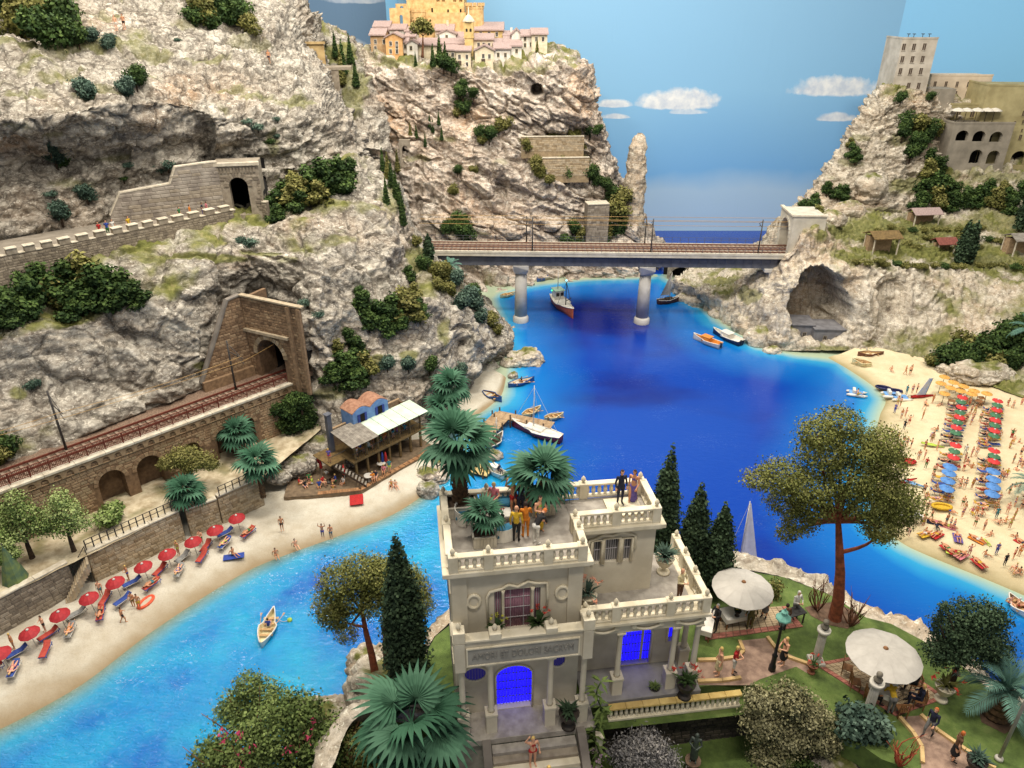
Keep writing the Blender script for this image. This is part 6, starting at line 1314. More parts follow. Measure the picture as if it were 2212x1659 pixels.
fo_=bpy.data.objects.new("tmp",fc);COL.objects.link(fo_);me=bpy.data.meshes.new_from_object(fo_.evaluated_get(bpy.context.evaluated_depsgraph_get()));bpy.data.objects.remove(fo_)
tw=max(v.co.x for v in me.vertices)-min(v.co.x for v in me.vertices);ins=link("inscription",me,mat("inscription_grey",(150,146,138),(132,128,120),2,.8),sg,((sx0+sx1)/2,PY-.05,(sa+sb)/2),(math.pi/2,0,0));ins.scale=(4.15/tw,1.0,1.0)
# portico columns, porch floor and steps
COLM=MB();COLM.lathe([(.16,1.15),(.13,1.25),(.12,3.75),(.15,3.85),(.17,3.98)],14);CM=COLM.mesh("column",VW)
CB=MB();CB.bbox((-.24,-.24,-.05),(.24,.24,1.0),.02);CB.bbox((-.27,-.27,1.0),(.27,.27,1.15),.02);CBm=CB.mesh("column_base",VW)
cap=MB();cap.bbox((-.2,-.2,3.98),(.2,.2,4.08),.015);capm=cap.mesh("capital",VT)
def column(x,y):
	k=link("column",CM,(),villa,(x,y,0));link("column_base",CBm,(),k);link("capital",capm,(),k)
for x in(1.42,3.95):column(x,PY+.2)
column(PX0+.25,PY+.2);column(PX1-.25,PY+.2)
mb=MB();mb.bbox((-.4,-1.28,-.35),(PX1+.3,.5,0),.02);mb.box((-.2,-1.1,-4),(PX1+.1,.1,-.36));part("porch_floor",VF,mb)
lattice(op0[0],.45,BAR_B,11,5,villa,LIT);surround(op0[0],.12,villa,.1)
for(x,z,rx,rz_)in((.85,2.45,.5,.42),(4.45,2.75,.36,.42)):
	mb=MB();mb.prism([(x+rx*math.cos(t_),.13,z+rz_*math.sin(t_))for t_ in[2*math.pi*i/22 for i in range(22)]],(0,.03,0));k=part("oval_window",LIT_D,mb)
	mb=MB();mb.tube([Vector((x+rx*math.cos(t_),.12,z+rz_*math.sin(t_)))for t_ in[2*math.pi*i/24 for i in range(25)]],.055,8,False);mb.build("frame",VT,k)
	mb=MB();[mb.box((x+rx*f-.012,.09,z-rz_*math.sqrt(1-f*f)),(x+rx*f+.012,.12,z+rz_*math.sqrt(1-f*f)))for f in(-.75,-.5,-.25,0,.25,.5,.75)];mb.build("lattice",BAR_B,k)["kind"]="stuff"
# left flank windows
for y,z,h_ in((1.2,1.6,1.9),(2.8,1.6,1.9),(1.2,5.6,1.9),(2.8,5.6,1.9)):
	mb=MB();mb.box((-.05,y-.5,z-h_/2),(.0,y+.5,z+h_/2));k=part("side_window",VT,mb);mb=MB();mb.box((-.06,y-.4,z-h_/2+.1),(-.051,y+.4,z+h_/2-.1));mb.build("pane",mat("pane_violet",(96,88,112),(76,70,92),1,.4),k)
# lower right wing: colonnade under the terrace
TX0,TX1,TY0,TB=5.36,10.95,.25,1.75
p1=vl(1450,1400,TB);p2=vl(1655,1140,TB)
opw=[(p1[0]-2.2,p1[0]-1.72,1.6,2.4,.22),(p1[0],p1[0]+1.5,.05,1.95,.55),(p1[0]+2.22,p1[0]+2.72,1.3,2.2,.3)]
mb=MB();panel(mb,Matrix.Translation((0,TB,0)),TX1-.35,TF-.3,opw,.3,x0=TX0,z0=-.5);mb.box((TX1-.47,TB+.01,-.6),(TX1-.35,4.2,TF-.3));mb.box((X3,4.0,-.6),(TX1-.36,4.1,TF-.3));part("wall",VW,mb)
for i,o_ in enumerate(opw):lattice(o_,TB+.28,BAR_B,(5,10,5)[i],(1,4,1)[i],villa,LIT if i!=2 else LIT);surround(o_,TB-.02,villa,.12)
mb=MB();mb.box((TX0,TY0+.1,TF-.3),(TX1-.1,4.2,TF-.02));part("terrace_slab",VF,mb)
mb=MB();mb.bbox((TX0+.28,TY0-.02,TF-.75),(TX1,TY0+.25,TF-.16),.02);mb.bbox((TX1-.27,TY0+.251,TF-.75),(TX1,4.3,TF-.16),.02);part("fascia",VW,mb)
mb=MB();mb.bbox((TX0+.28,TY0-.22,TF-.16),(TX1+.2,TY0+.4,TF),.02);mb.bbox((TX1-.4,TY0+.401,TF-.16),(TX1+.2,4.4,TF),.02);part("cornice",VT,mb)
hT=TL-TF
balustrade((TX0+.2,TY0+.05),(TX1-.05,TY0+.05),TF,hT,(.0,.25,.7,1.0),(4,7,4),end=(True,True))
balustrade((TX1-.02,TY0+.2),(TX1-.02,4.3),TF,hT,(.0,.35,.68,1.0),(4,4,4),end=(False,True))
for(a_,b_)in((1262,1440),(1562,1762),(1872,2062)):
	q0=vl(a_,1120,TY0-.03);q1=vl(b_,1080,TY0-.03);zc=TF-.47;xm=(q0[0]+q1[0])/2;n=16
	carved([(q0[0]+(q1[0]-q0[0])*i/n,TY0-.06,zc-.12+.22*(2*i/n-1)**2*(1 if i<n else .8))for i in range(n+1)],villa,"swag",.075)
	for x in(q0[0],q1[0]):mb=MB();mb.tube([(x,TY0-.12,zc+.1),(x,TY0+.0,zc+.1)],.11,10);part("scroll",VT,mb)
for x,y in((7.25,TY0+.15),(9.75,TY0+.15),(TX1-.15,TY0+.15),(TX1-.15,1.6)):
	k=link("column",CM,(),villa,(x,y,-.02));k.scale=(1,1,.93);link("column_base",CBm,(),k);link("capital",capm,(),k)
mb=MB();mb.bbox((TX0+.3,TY0-.35,-.3),(TX1+.2,TB,0),.02);part("porch_floor",mat("porch_paving",(150,146,142),(128,124,122),1.5,.85,.2,12),mb)
# front stair
stair=thing("garden_stair","broad worn stone stair running down from the villa portico","stairs",(VO.x,VO.y,GZ),vang)
for i in range(9):
	mb=MB();y=-1.3-.33*i;z=-.35-.2*i;mb.bbox((1.35-.01*i,y-.42,z-.22),(5.0+.02*i,y,z),.015);mb.build("step",(VF,STONE_G[1],VT)[i%3],stair)
mb=MB();mb.prism([(5.05,-1.28,-.3),(5.05,-1.28,.12),(5.05,-1.6,.12),(5.05,-4.6,-1.8),(5.05,-4.6,-2.4)],(.36,0,0));mb.build("side_wall",CONC_G,stair)
mb=MB();mb.prism([(.95,-1.28,-.3),(.95,-1.28,.0),(.95,-4.6,-2.0),(.95,-4.6,-2.4)],(.36,0,0));mb.build("side_wall",CONC_G,stair)
def V(x,y,z=0.0):return VM0@Vector((x,y,z))
def vat(zx,zy,z):
	"""point at height z above the porch floor seen at the villa enlargement's zx, zy"""
	return Z(*VZ(zx,zy),GZ+z)
# planters and palms on the roof
PLW=mat("planter_white",(206,198,180),(180,172,154),2.0,.85,.1)
SOIL=mat("soil",(82,64,48),(60,46,34),5,.95,.5)
def planter(label,p,w,h,rz=vang):
	rt=thing("planter",label,"planter",tuple(p),rz);n=7
	mb=MB();mb.box((-w/2+.03,-w/2+.03,0),(w/2-.03,w/2-.03,h-.08));mb.build("box",PLW,rt);mb=MB();mb.box((-w/2+.05,-w/2+.05,h-.09),(w/2-.05,w/2-.05,h-.06));mb.build("soil",SOIL,rt)
	for k in range(4):
		for i in range(n):
			x=-w/2+w*(i+.5)/n;mb=MB();mb.T=Matrix.Rotation(k*math.pi/2,4,'Z');mb.bbox((x-w/n*.46,-w/2,.02),(x+w/n*.46,-w/2+.03,h-.06),.006);mb.build("slat",PLW,rt)
	for k in range(4):mb=MB();mb.T=Matrix.Rotation(k*math.pi/2,4,'Z');mb.bbox((-w/2-.03,-w/2-.03,h-.07),(w/2+.03,-w/2+.05,h),.01);mb.build("rim",PLW,rt)
	return rt
q=vat(300,330,RF_+.0);planter("large white slatted planter under the tall roof palm",q+Vector((0,.35,0)),1.25,.62);palm("tall fan palm with a shaggy trunk on the villa roof",q+Vector((0,.35,.5)),2.75,1.6,15,'fan',.30,(-.05,0),tilt=(-.7,.95),blades=17)
q=vat(890,320,RF_);planter("white slatted planter under the broad roof palm",q+Vector((0,.3,0)),1.0,.6);palm("broad low fan palm at the back of the villa roof",q+Vector((0,.3,.5)),1.05,1.5,13,'fan',.26,tilt=(-.4,1.1),blades=17)
q=vat(470,560,RF_);planter("white square planter with the small palm at the front of the roof",q+Vector((0,.35,0)),.95,.6);palm("small fan palm in the front roof planter",q+Vector((0,.35,.5)),.75,.9,13,'fan',.15,tilt=(-.4,1.1),blades=15)
# loungers and table of the roof party
WPL=mat("white_lacquer",(228,222,210),(212,206,194),2,.5);TEALC=mat("teal_cushion",(54,120,150),(42,98,124),3,.8)
def curved_seat(label,p,rz,s=1.0):
	rt=thing("lounge_chair",label,"chair",tuple(p),rz);mb=MB();n=12;pts=[(.62*s*math.cos(R(200)*(i/n-.5)+1.57),.5*s*math.sin(R(200)*(i/n-.5)+1.57))for i in range(n+1)]
	for(a_,b_)in zip(pts[:-1],pts[1:]):mb.add([(a_[0],a_[1],.02),(b_[0],b_[1],.02),(b_[0],b_[1],.72*s),(a_[0],a_[1],.72*s),(a_[0]*1.12,a_[1]*1.12,.02),(b_[0]*1.12,b_[1]*1.12,.02),(b_[0]*1.12,b_[1]*1.12,.76*s),(a_[0]*1.12,a_[1]*1.12,.76*s)],[(3,2,1,0),(4,5,6,7),(3,7,6,2),(0,1,5,4)])
	mb.build("backrest",WPL,rt);mb=MB();mb.bbox((-.56*s,-.3*s,.22),(.56*s,.42*s,.42),.05);mb.build("seat",TEALC,rt);mb=MB();mb.bbox((-.5*s,-.26*s,0),(.5*s,.36*s,.22),.02);mb.build("base",WPL,rt);return rt
curved_seat("white curved lounge chair with teal cushion left of the small roof palm",vat(345,355,RF_),vang+R(75),.9)
curved_seat("white curved lounge chair with teal cushion behind the small roof palm",vat(590,265,RF_),vang-R(25),.9)
curved_seat("white lounge chair with teal cushion beside the man in the yellow jacket",vat(615,480,RF_),vang+R(200),.85)
rt=thing("side_table","small white roof table with red flowers in a vase","table",tuple(vat(608,375,RF_)),vang);mb=MB();mb.bbox((-.36,-.3,.42),(.36,.3,.5),.02);mb.build("table_top",WPL,rt);mb=MB();mb.lathe([(.2,0),(.07,.05),(.06,.42)],10);mb.build("leg",WPL,rt)
rt=thing("flower_vase","dark vase of red flowers on the white roof table","vase",tuple(vat(604,345,RF_+.5)));mb=MB();mb.lathe([(.06,0),(.1,.08),(.04,.2),(.055,.26)],8);mb.build("vase",mat("vase_dark",(60,54,50)),rt)
mb=MB();[mb.tube([(0,0,.2),(.06*math.cos(a),.06*math.sin(a),.42)],.008,4)for a in(0,2,4)];mb.build("stem",LF['dark'][1],rt);mb=MB();[mb.lathe([(.01,-.04),(.05,0),(.01,.05)],6,(.06*math.cos(a),.06*math.sin(a),.45))for a in(0,2,4)];mb.build("blossom",cloth('red'),rt)
# guests on the roof and terrace
HI=dict(hi=True)
person("man in a yellow jacket and black trousers, seen from behind on the villa roof",vat(706,520,RF_),170,'stand',0,'bald','yellow','black',sleeve=2,legs=2,**HI)
person("guest in an orange suit in the middle of the villa roof group",vat(772,487,RF_),190,'hold',1,'darkbrown','orange','orange','orange',sleeve=2,legs=2,**HI)
person("woman in a yellow gown holding green, right in the villa roof group",vat(872,440,RF_),30,'hold',0,'darkbrown','lime','yellow',skirt=2,sleeve=0,male=False,**HI)
person("guest in white trousers and black vest leaning forward near the roof edge",vat(846,540,RF_),140,'bend',0,'ginger','black','white','white',sleeve=2,legs=2,**HI)
person("person in red shorts standing behind the lounge chairs on the villa roof",vat(688,315,RF_),10,'both',1,'darkbrown','green','red',sleeve=0,legs=0,**HI)
person("dark haired guest standing behind the orange suit on the villa roof",vat(738,330,RF_),0,'stand',1,'darkbrown','navy','navy',sleeve=2,legs=2,**HI)
person("blond guest in pink sitting in the lounge chair behind the small roof palm",vat(545,268,RF_),-20,'chair',0,'blond','pink','pink',sleeve=1,legs=1,male=False,**HI)
person("man in a dark suit on the upper right roof terrace",vat(1456,245,RF_+.12),15,'stand',0,'darkbrown','navy','navy',sleeve=2,legs=2,**HI)
person("woman in a long purple dress on the upper right roof terrace",vat(1548,243,RF_+.0),-30,'walk',1,'darkbrown','purple','purple',skirt=2,male=False,**HI)
person("bald man in a cream jacket leaning at the lower terrace balustrade",V(10.0,1.05,TF),35,'hold',0,'bald','cream','brown',sleeve=2,legs=2,**HI)
# urns with plants
URN_W=VT;URN_D=mat("urn_dark",(66,58,50),(46,40,36),3,.6)
def urn(label,p,s,m,leafk='blue',flower=None,n=40,seed=0):
	rt=thing("garden_urn",label,"urn",tuple(p));mb=MB();mb.lathe([(.24*s,0),(.2*s,.06*s),(.07*s,.12*s),(.06*s,.22*s),(.2*s,.32*s),(.28*s,.46*s),(.3*s,.6*s),(.34*s,.64*s),(.28*s,.64*s),(.26*s,.58*s)],14);mb.build("bowl",m,rt)
	rs=random.Random(seed+1);lm=MB()
	for i in range(n):
		a=rs.random()*6.28;L=s*rs.uniform(.35,.62);e=rs.uniform(.5,1.35);d=Vector((math.cos(a)*math.cos(e),math.sin(a)*math.cos(e),math.sin(e)));sd=Vector((-math.sin(a),math.cos(a),0))*.045*s;b0=Vector((0,0,.6*s));m_=b0+d*L*.6;q_=b0+d*L+Vector((math.cos(a),math.sin(a),-.8))*.1*s
		lm.add([b0-sd*.4,b0+sd*.4,m_+sd,m_-sd,q_],[(0,1,2,3),(3,2,4)])
	lm.build("leaves",LF[leafk][1],rt)
	if flower:
		fm=MB()
		for i in range(9):a=rs.random()*6.28;e=rs.uniform(.3,1.3);q_=Vector((math.cos(a)*math.cos(e),math.sin(a)*math.cos(e),math.sin(e)))*s*.62+Vector((0,0,.6*s));[fm.add([q_,q_+Vector((rs.uniform(-1,1),rs.uniform(-1,1),rs.uniform(-.3,1)))*.11*s,q_+Vector((rs.uniform(-1,1),rs.uniform(-1,1),rs.uniform(-.3,1)))*.11*s],[(0,1,2)])for _ in range(5)]
		fm.build("blossom",flower,rt)
	return rt
RED_F=mat("flower_red",(212,84,64),(180,56,44),6,.7);YEL_F=mat("flower_yellow",(196,190,70),(160,160,52),6,.7);PNK_F=mat("flower_pink",(206,74,108),(170,48,84),6,.7);LIL_F=mat("flower_lilac",(206,168,196),(180,136,170),6,.7)
urn("white urn of red flowers on the villa balcony",V(3.45,-.35,4.72),1.15,URN_W,'dark',RED_F,46)
urn("white urn of yellow green leaves on the villa balcony",V(1.75,-.35,4.72),1.0,URN_W,'dark',YEL_F,46)
urn("white pedestal urn with a pink spray at the left of the lower terrace",V(5.85,1.1,TF),1.3,URN_W,'blue',mat("flower_salmon",(222,160,132),(196,134,108)),26)
urn("white urn with a dark bushy plant by the lower terrace corner",V(9.9,2.9,TF),1.35,URN_W,'blue',None,60,4)
urn("dark pedestal urn with a spiky plant on the portico floor",V(4.75,-1.1,0),1.35,URN_D,'cyp',None,34,5)
urn("dark urn of red flowers beside the right porch column",V(10.3,-.25,-.05),1.35,URN_D,'dark',RED_F,40,6)
# ================================================================== THE GARDEN PROMONTORY
RIM=[(700,1720),(762,1560),(850,1500),(905,1440),(940,1375),(1010,1320),(1200,1280),(1400,1245),(1560,1225),(1694,1247),(1791,1284),(1871,1334),(1924,1347),(1994,1384),(2080,1440),(2204,1550),(2300,1660)]
def gz(u):return 19.8
G_rows=[[(u,v,None,19.75)for u,v in RIM],[(u+(1450-u)*.12,v+40+(30 if i<6 else 0),None,19.75)for i,(u,v)in enumerate(RIM)],[(u+(1450-u)*.2,v+190-abs(i-8)*6,None,19.7)for i,(u,v)in enumerate(RIM)]]
GRASS=NT("lawn");_p=GRASS.pos();GRASS.l(GRASS.ramp(GRASS.noise(_p,1.1,6,.7),[(.3,(62,78,34)),(.55,(96,116,54)),(.75,(124,136,76))]),GRASS.b.inputs['Base Color']);GRASS.b.inputs['Roughness'].default_value=.95;GRASS.bump(GRASS.noise(_p,30,4,.7),.8,.05);GRASS=GRASS.m
def poly_sheet(name,pts,z,m,kind="structure",thick=.0):
	bm_=MB();w=[Z(u,v,z)if len((u,v))==2 else None for u,v in pts]
	mb=MB()
	if thick:mb.prism([Vector((p.x,p.y,z-thick))for p in w],(0,0,thick))
	else:mb.add([(p.x,p.y,z)for p in w],[tuple(range(len(w)))])
	o=mb.build(name,m);
	if kind:o["kind"]=kind
	return o
GP=[(u,v)for u,v in RIM[3:]]+[(2330,1800),(1990,1800),(1960,1660),(1905,1640),(1860,1610),(1760,1560),(1640,1480),(1600,1474),(1300,1506),(960,1560)]
poly_sheet("lawn",GP,19.72,GRASS,thick=1.2)
# lower garden in front of the stone wall
LP=[(640,1800),(700,1640),(780,1560),(960,1560),(1300,1560),(1620,1560),(1760,1600),(1880,1660),(2000,1760),(2000,1900),(640,1900)]
poly_sheet("lower_lawn",LP,16.6,GRASS,thick=1.5)
# rocky skirt of the promontory
sk=[[(u,v,None,19.62)for u,v in RIM],[(u+(u-1450)*.03,v-(26 if i>7 else 6),None,19.35)for i,(u,v)in enumerate(RIM)],[tuple(proj(Z(u,v,19.7)+Vector((0,0,-5))+(Z(u,v,19.7)-Vector((8,20,19.7))).normalized()*1.2))+(None,14.5)for u,v in RIM],[tuple(proj(Z(u,v,19.7)+Vector((0,0,-13))+(Z(u,v,19.7)-Vector((8,20,19.7))).normalized()*3.2))+(None,7.0)for u,v in RIM],[tuple(proj(Z(u,v,19.7)+Vector((0,0,-20.3))+(Z(u,v,19.7)-Vector((8,20,19.7))).normalized()*5.0))+(None,-.7)for u,v in RIM]]
rocks("cliff",sk,240,70,ROCK_R,A=(.5,.45,.35,.07),s=(5,2.4,1.4,.5),seed=31.0)
def boulder(label,p,r,m=None,seed=0,sc=(1,1,.7),name="boulder",group=None,grass=.75,sub=4):
	bm_=bmesh.new();bmesh.ops.create_icosphere(bm_,subdivisions=sub,radius=1.0);v=np.array([x.co for x in bm_.verts]);q=v*np.array(sc)*r
	d=.28*r*fbm(v*1.3+seed,3);F1,F2,cid=worley(v*1.9+seed*1.7);d+=.22*r*(cid-.5)*sstep(0,.25,F2-F1)-.12*r*(1-sstep(0,.12,F2-F1))+.06*r*ridged(v*4+seed,3)
	q=q+v*d[:,None];
	for x,c in zip(bm_.verts,q):x.co=c
	me=bpy.data.meshes.new("rock");bm_.to_mesh(me);bm_.free();me.polygons.foreach_set('use_smooth',np.ones(len(me.polygons),bool))
	at=me.attributes.new('grass','FLOAT','POINT');at.data.foreach_set('value',(sstep(grass,1.0,v[:,2]+.3*fbm(v*3+seed,2))).astype(np.float32));
	return tag(link(name,me,m or ROCK_R,None,tuple(p)),label,"rock",group)
PATH=mat("garden_gravel",(170,142,122),(128,104,90),2.2,.95,.6,22)
KERB=mat("path_kerb",(214,182,128),(188,156,104),2.0,.8,.1)
TERRA=mat("terracotta_tile",(178,116,98),(150,92,78),2.0,.85,.15,vary=.1)
SANDT=mat("sandstone_tile",(188,166,134),(158,136,106),1.6,.85,.15,vary=.08)
def path(pts,name="garden_path"):
	o=poly_sheet(name,pts,19.73,PATH);return o
path([(1500,1480),(1620,1480),(1640,1468),(1720,1440),(1745,1455),(1760,1440),(1700,1410),(1657,1378),(1596,1384),(1606,1408),(1590,1424),(1550,1430),(1505,1430)])
path([(1938,1550),(1990,1545),(2020,1580),(2110,1640),(2150,1700),(1990,1700),(1990,1620),(1960,1570)])
def kerb(label,pts,w=.16,h=.14,z=19.72):
	mb=MB();P_=[Z(u,v,z)for u,v in pts];rt=thing("path_kerb",label,"kerb",tuple(P_[0]))
	for a_,b_ in zip(P_[:-1],P_[1:]):
		L=(b_-a_).length;n=max(1,int(L/.9))
		for i in range(n):mb=MB();mb.bar(a_.lerp(b_,i/n+.008)-P_[0]+Vector((0,0,h/2)),a_.lerp(b_,(i+1)/n-.008)-P_[0]+Vector((0,0,h/2)),w,h);mb.build("kerb_stone",KERB,rt)
kerb("pale kerb of the curved lawn beside the porch",[(1507,1428),(1550,1427),(1592,1421),(1606,1408),(1597,1386)])
kerb("pale kerb along the lawn behind the green lamp post",[(1657,1378),(1675,1402),(1702,1421),(1750,1438)])
kerb("pale kerb along the path at the right bottom, lawn side",[(1988,1546),(2025,1580),(2085,1622),(2150,1662)])
kerb("pale kerb round the lawn with the red branching plant",[(1942,1551),(1972,1585),(1990,1615),(1992,1650)])
kerb("pale kerb between porch steps and balustrade",[(1506,1474),(1560,1472),(1600,1466)])
def terrace(label,quad,nx,ny,border,z=19.73):
	P_=[Z(u,v,z)for u,v in quad];c=P_[0];rt=thing("paved_terrace",label,"terrace",tuple(c));bil=lambda s,t_:(P_[0].lerp(P_[1],s)).lerp(P_[3].lerp(P_[2],s),t_)
	mb=MB();mb.prism([p-c+Vector((0,0,-.05))for p in P_],(0,0,.055));mb.build("bed",mat("tile_joint",(120,100,82),(100,84,68),3,.95),rt)
	for i in range(nx):
		for j in range(ny):
			g=.05;q=[bil((i+g)/nx,(j+g)/ny),bil((i+1-g)/nx,(j+g)/ny),bil((i+1-g)/nx,(j+1-g)/ny),bil((i+g)/nx,(j+1-g)/ny)]
			e=i<border[0]or j<border[1]or i>=nx-border[2]or j>=ny-border[3];mb=MB();h=.03+.006*random.random();mb.prism([p-c+Vector((0,0,.004))for p in q],(0,0,h));mb.build("tile",TERRA if e else SANDT,rt)
terrace("tiled terrace with a red border under the left garden parasol",[(1522,1384),(1735,1354),(1700,1310),(1530,1318)],14,11,(0,2,1,0))
terrace("tiled terrace with a red border under the right garden parasol",[(1935,1548),(2045,1508),(1900,1408),(1757,1434)],13,18,(1,1,1,1))
# dark bed round the pine
poly_sheet("flower_bed",[(1738,1312),(1760,1306),(1800,1300),(1850,1322),(1858,1345),(1830,1358),(1790,1350),(1752,1330)],19.74,mat("bark_mulch",(112,88,70),(82,64,50),3,.95,.8,18))
poly_sheet("flower_bed",[(2112,1515),(2150,1502),(2205,1515),(2215,1560),(2170,1585),(2120,1560)],19.74,MATS["bark_mulch"])
# garden parasols with dining sets
PAR_G=mat("garden_parasol_cloth",(190,184,174),(166,160,150),1.2,.85,.2,10)
TEAK=mat("teak_wood",(150,104,62),(116,78,46),5,.6,.1)
CLOTHW=mat("table_linen",(226,220,208),(206,200,188),3,.8)
q1=Z(1592,1335,19.76);parasol("large pale parasol over the left garden table by the cypresses",q1,1.5,2.45,PAR_G,12,True,drop=.42,pole=TEAK,pr=.05)
q2=Z(1886,1486,19.76);parasol("large pale parasol over the dining table, nearest the flagpole",q2,1.6,2.55,PAR_G,10,True,drop=.42,pole=TEAK,pr=.05)
def table(label,p,rz,w=1.4,d=.9,linen=True,name="dining_table",m=None):
	rt=thing(name,label,"table",tuple(p),rz);mb=MB();mb.bbox((-w/2,-d/2,.7),(w/2,d/2,.75),.01);mb.build("table_top",m or TEAK,rt);l=MB();l.box((-.03,-.03,0),(.03,.03,.7));lm=l.mesh("leg",m or TEAK)
	for x in(-w/2+.08,w/2-.08):
		for y in(-d/2+.08,d/2-.08):link("leg",lm,(),rt,(x,y,0))
	if linen:mb=MB();mb.box((-w/2-.03,-d/2-.03,.755),(w/2+.03,d/2+.03,.765));mb.box((-w/2-.03,-d/2-.035,.5),(w/2+.03,-d/2-.025,.754));mb.box((-w/2-.035,-d/2-.02,.46),(-w/2-.025,d/2+.03,.754));mb.box((w/2+.025,-d/2-.02,.48),(w/2+.035,d/2+.03,.754));mb.build("tablecloth",CLOTHW,rt)
	return rt
def chair(label,p,rz,m=None,group=None):
	m=m or TEAK;rt=thing("garden_chair",label,"chair",tuple(p),rz,group);k=('chair',m.name)
	if k not in _bm:
		a=MB();a.bbox((-.22,-.22,.42),(.22,.22,.46),.01);l=MB();l.box((-.02,-.02,0),(.02,.02,.42));b=MB();b.box((-.22,.2,.46),(-.18,.24,.95));b.box((.18,.2,.46),(.22,.24,.95));b.box((-.18,.205,.85),(.18,.235,.95));s=MB();s.box((-.015,.21,.46),(.015,.23,.85));_bm[k]=(a.mesh("seat",m),l.mesh("leg",m),b.mesh("back_frame",m),s.mesh("slat",m))
	a,l,b,s=_bm[k];link("seat",a,(),rt);link("back_frame",b,(),rt)
	for x in(-.19,.19):
		for y in(-.19,.19):link("leg",l,(),rt,(x,y,0))
	for x in(-.1,0,.1):link("slat",s,(),rt,(x,0,0))
	return rt
table("white clothed table with yellow flowers under the left garden parasol",Z(1588,1345,19.76),.25,1.5,.8)
urn("pot of yellow flowers on the white clothed garden table",Z(1592,1330,20.52),.55,URN_D,'dark',YEL_F,26,8)
table("buffet table with white cloth beside the terrace corner of the villa",Z(1522,1362,19.76),1.2,1.6,.7)
table("black charcoal grill table in front of the cook in white",Z(1708,1345,19.76),.35,1.25,.6,False,"grill_table",mat("grill_black",(46,44,42),(34,32,30),4,.6))
table("dining table with a white cloth under the right garden parasol",Z(1905,1490,19.78),R(55),1.9,1.0)
tc=Z(1905,1490,19.78)
for i,(dx,dy,rz,l)in enumerate(((-1.3,.9,60,"wooden chair left of the right parasol's table, far end"),(-1.25,.1,75,"wooden chair left of the right parasol's table, middle"),(-.9,-.7,80,"wooden chair left of the right parasol's table, near end"),(.2,-1.35,180,"wooden chair at the near end of the right parasol's table"),(1.2,-.9,-110,"wooden chair right of the right parasol's table, near end"),(1.4,0,-100,"wooden chair right of the right parasol's table, middle"))):chair(l,tc+Vector((dx,dy,0)),R(rz))
H2=dict(hi=True)
person("guest in dark clothes seated at the right side of the parasol table",tc+Vector((1.25,-.85,.02)),-110,'chair',0,'blond','navy','navy',sleeve=2,legs=2,**H2)
person("guest in black seated beside the blond guest at the parasol table",tc+Vector((1.42,.02,.02)),-100,'chair',1,'darkbrown','black','black',sleeve=2,legs=2,**H2)
person("seated guest in brown at the near left of the parasol table",tc+Vector((-.88,-.66,.02)),80,'chair',1,'darkbrown','brown','black',sleeve=2,legs=2,**H2)
person("waiter in a black suit beside the buffet at the villa terrace corner",Z(1543,1362,19.78),-60,'hold',0,'grey','black','black',sleeve=2,legs=2,**H2)
person("man in an olive coat seen from behind at the flower table",Z(1618,1358,19.78),170,'stand',0,'grey','olive','olive',sleeve=2,legs=2,**H2)
person("woman in a grey dress under the left garden parasol",Z(1650,1332,19.78),-40,'hold',0,'ginger','purple','grey',skirt=1,male=False,sleeve=1,**H2)
person("cook in white bending over the black grill",Z(1714,1333,19.78),20,'hold',0,'white','white','grey',sleeve=2,legs=2,**H2)
person("guest in dark brown standing in front of the grill",Z(1690,1362,19.78),190,'stand',0,'darkbrown','brown','black',sleeve=2,legs=2,**H2)
person("blond woman in a pale dress on the path beside the porch",Z(1550,1457,19.78),-90,'stand',0,'blond','cream','cream',skirt=1,male=False,**H2)
person("blond woman in red holding a jacket on the gravel path",Z(1583,1455,19.78),60,'hold',0,'blond','red','white',legs=1,male=False,sleeve=1,**H2)
person("blond woman in a black dress beside the green lamp post",Z(1689,1435,19.78),-80,'hold',0,'blond','black','black',skirt=1,male=False,**H2)
person("man in a mustard shirt seen from behind at the parasol table",Z(1921,1541,19.78),185,'bend',0,'grey','yellow','grey',sleeve=2,legs=2,**H2)
person("man in a dark jacket walking along the right garden path",Z(2002,1590,19.78),-60,'walk',0,'ginger','navy','grey',sleeve=2,legs=2,**H2)
person("red haired guest in a dark dress at the bottom of the right path",Z(2056,1642,19.78),70,'stand',0,'ginger','brown','black',skirt=1,male=False,sleeve=1,**H2)
sp=lambda x,i:V(x,-1.3-.33*i-.2,-.35-.2*i)
person("woman in a red swimsuit standing in the middle of the villa stair",sp(3.0,2),15,'wave',0,'blond','red','red',male=False,**H2)
person("woman in pink sitting low on the villa stair",sp(2.5,4),-20,'sit',0,'darkbrown','pink','pink',male=False,sleeve=1,skirt=1,**H2)
person("blond person in black at the foot of the villa stair",sp(3.5,5),190,'stand',0,'blond','black','black',sleeve=1,legs=1,**H2)
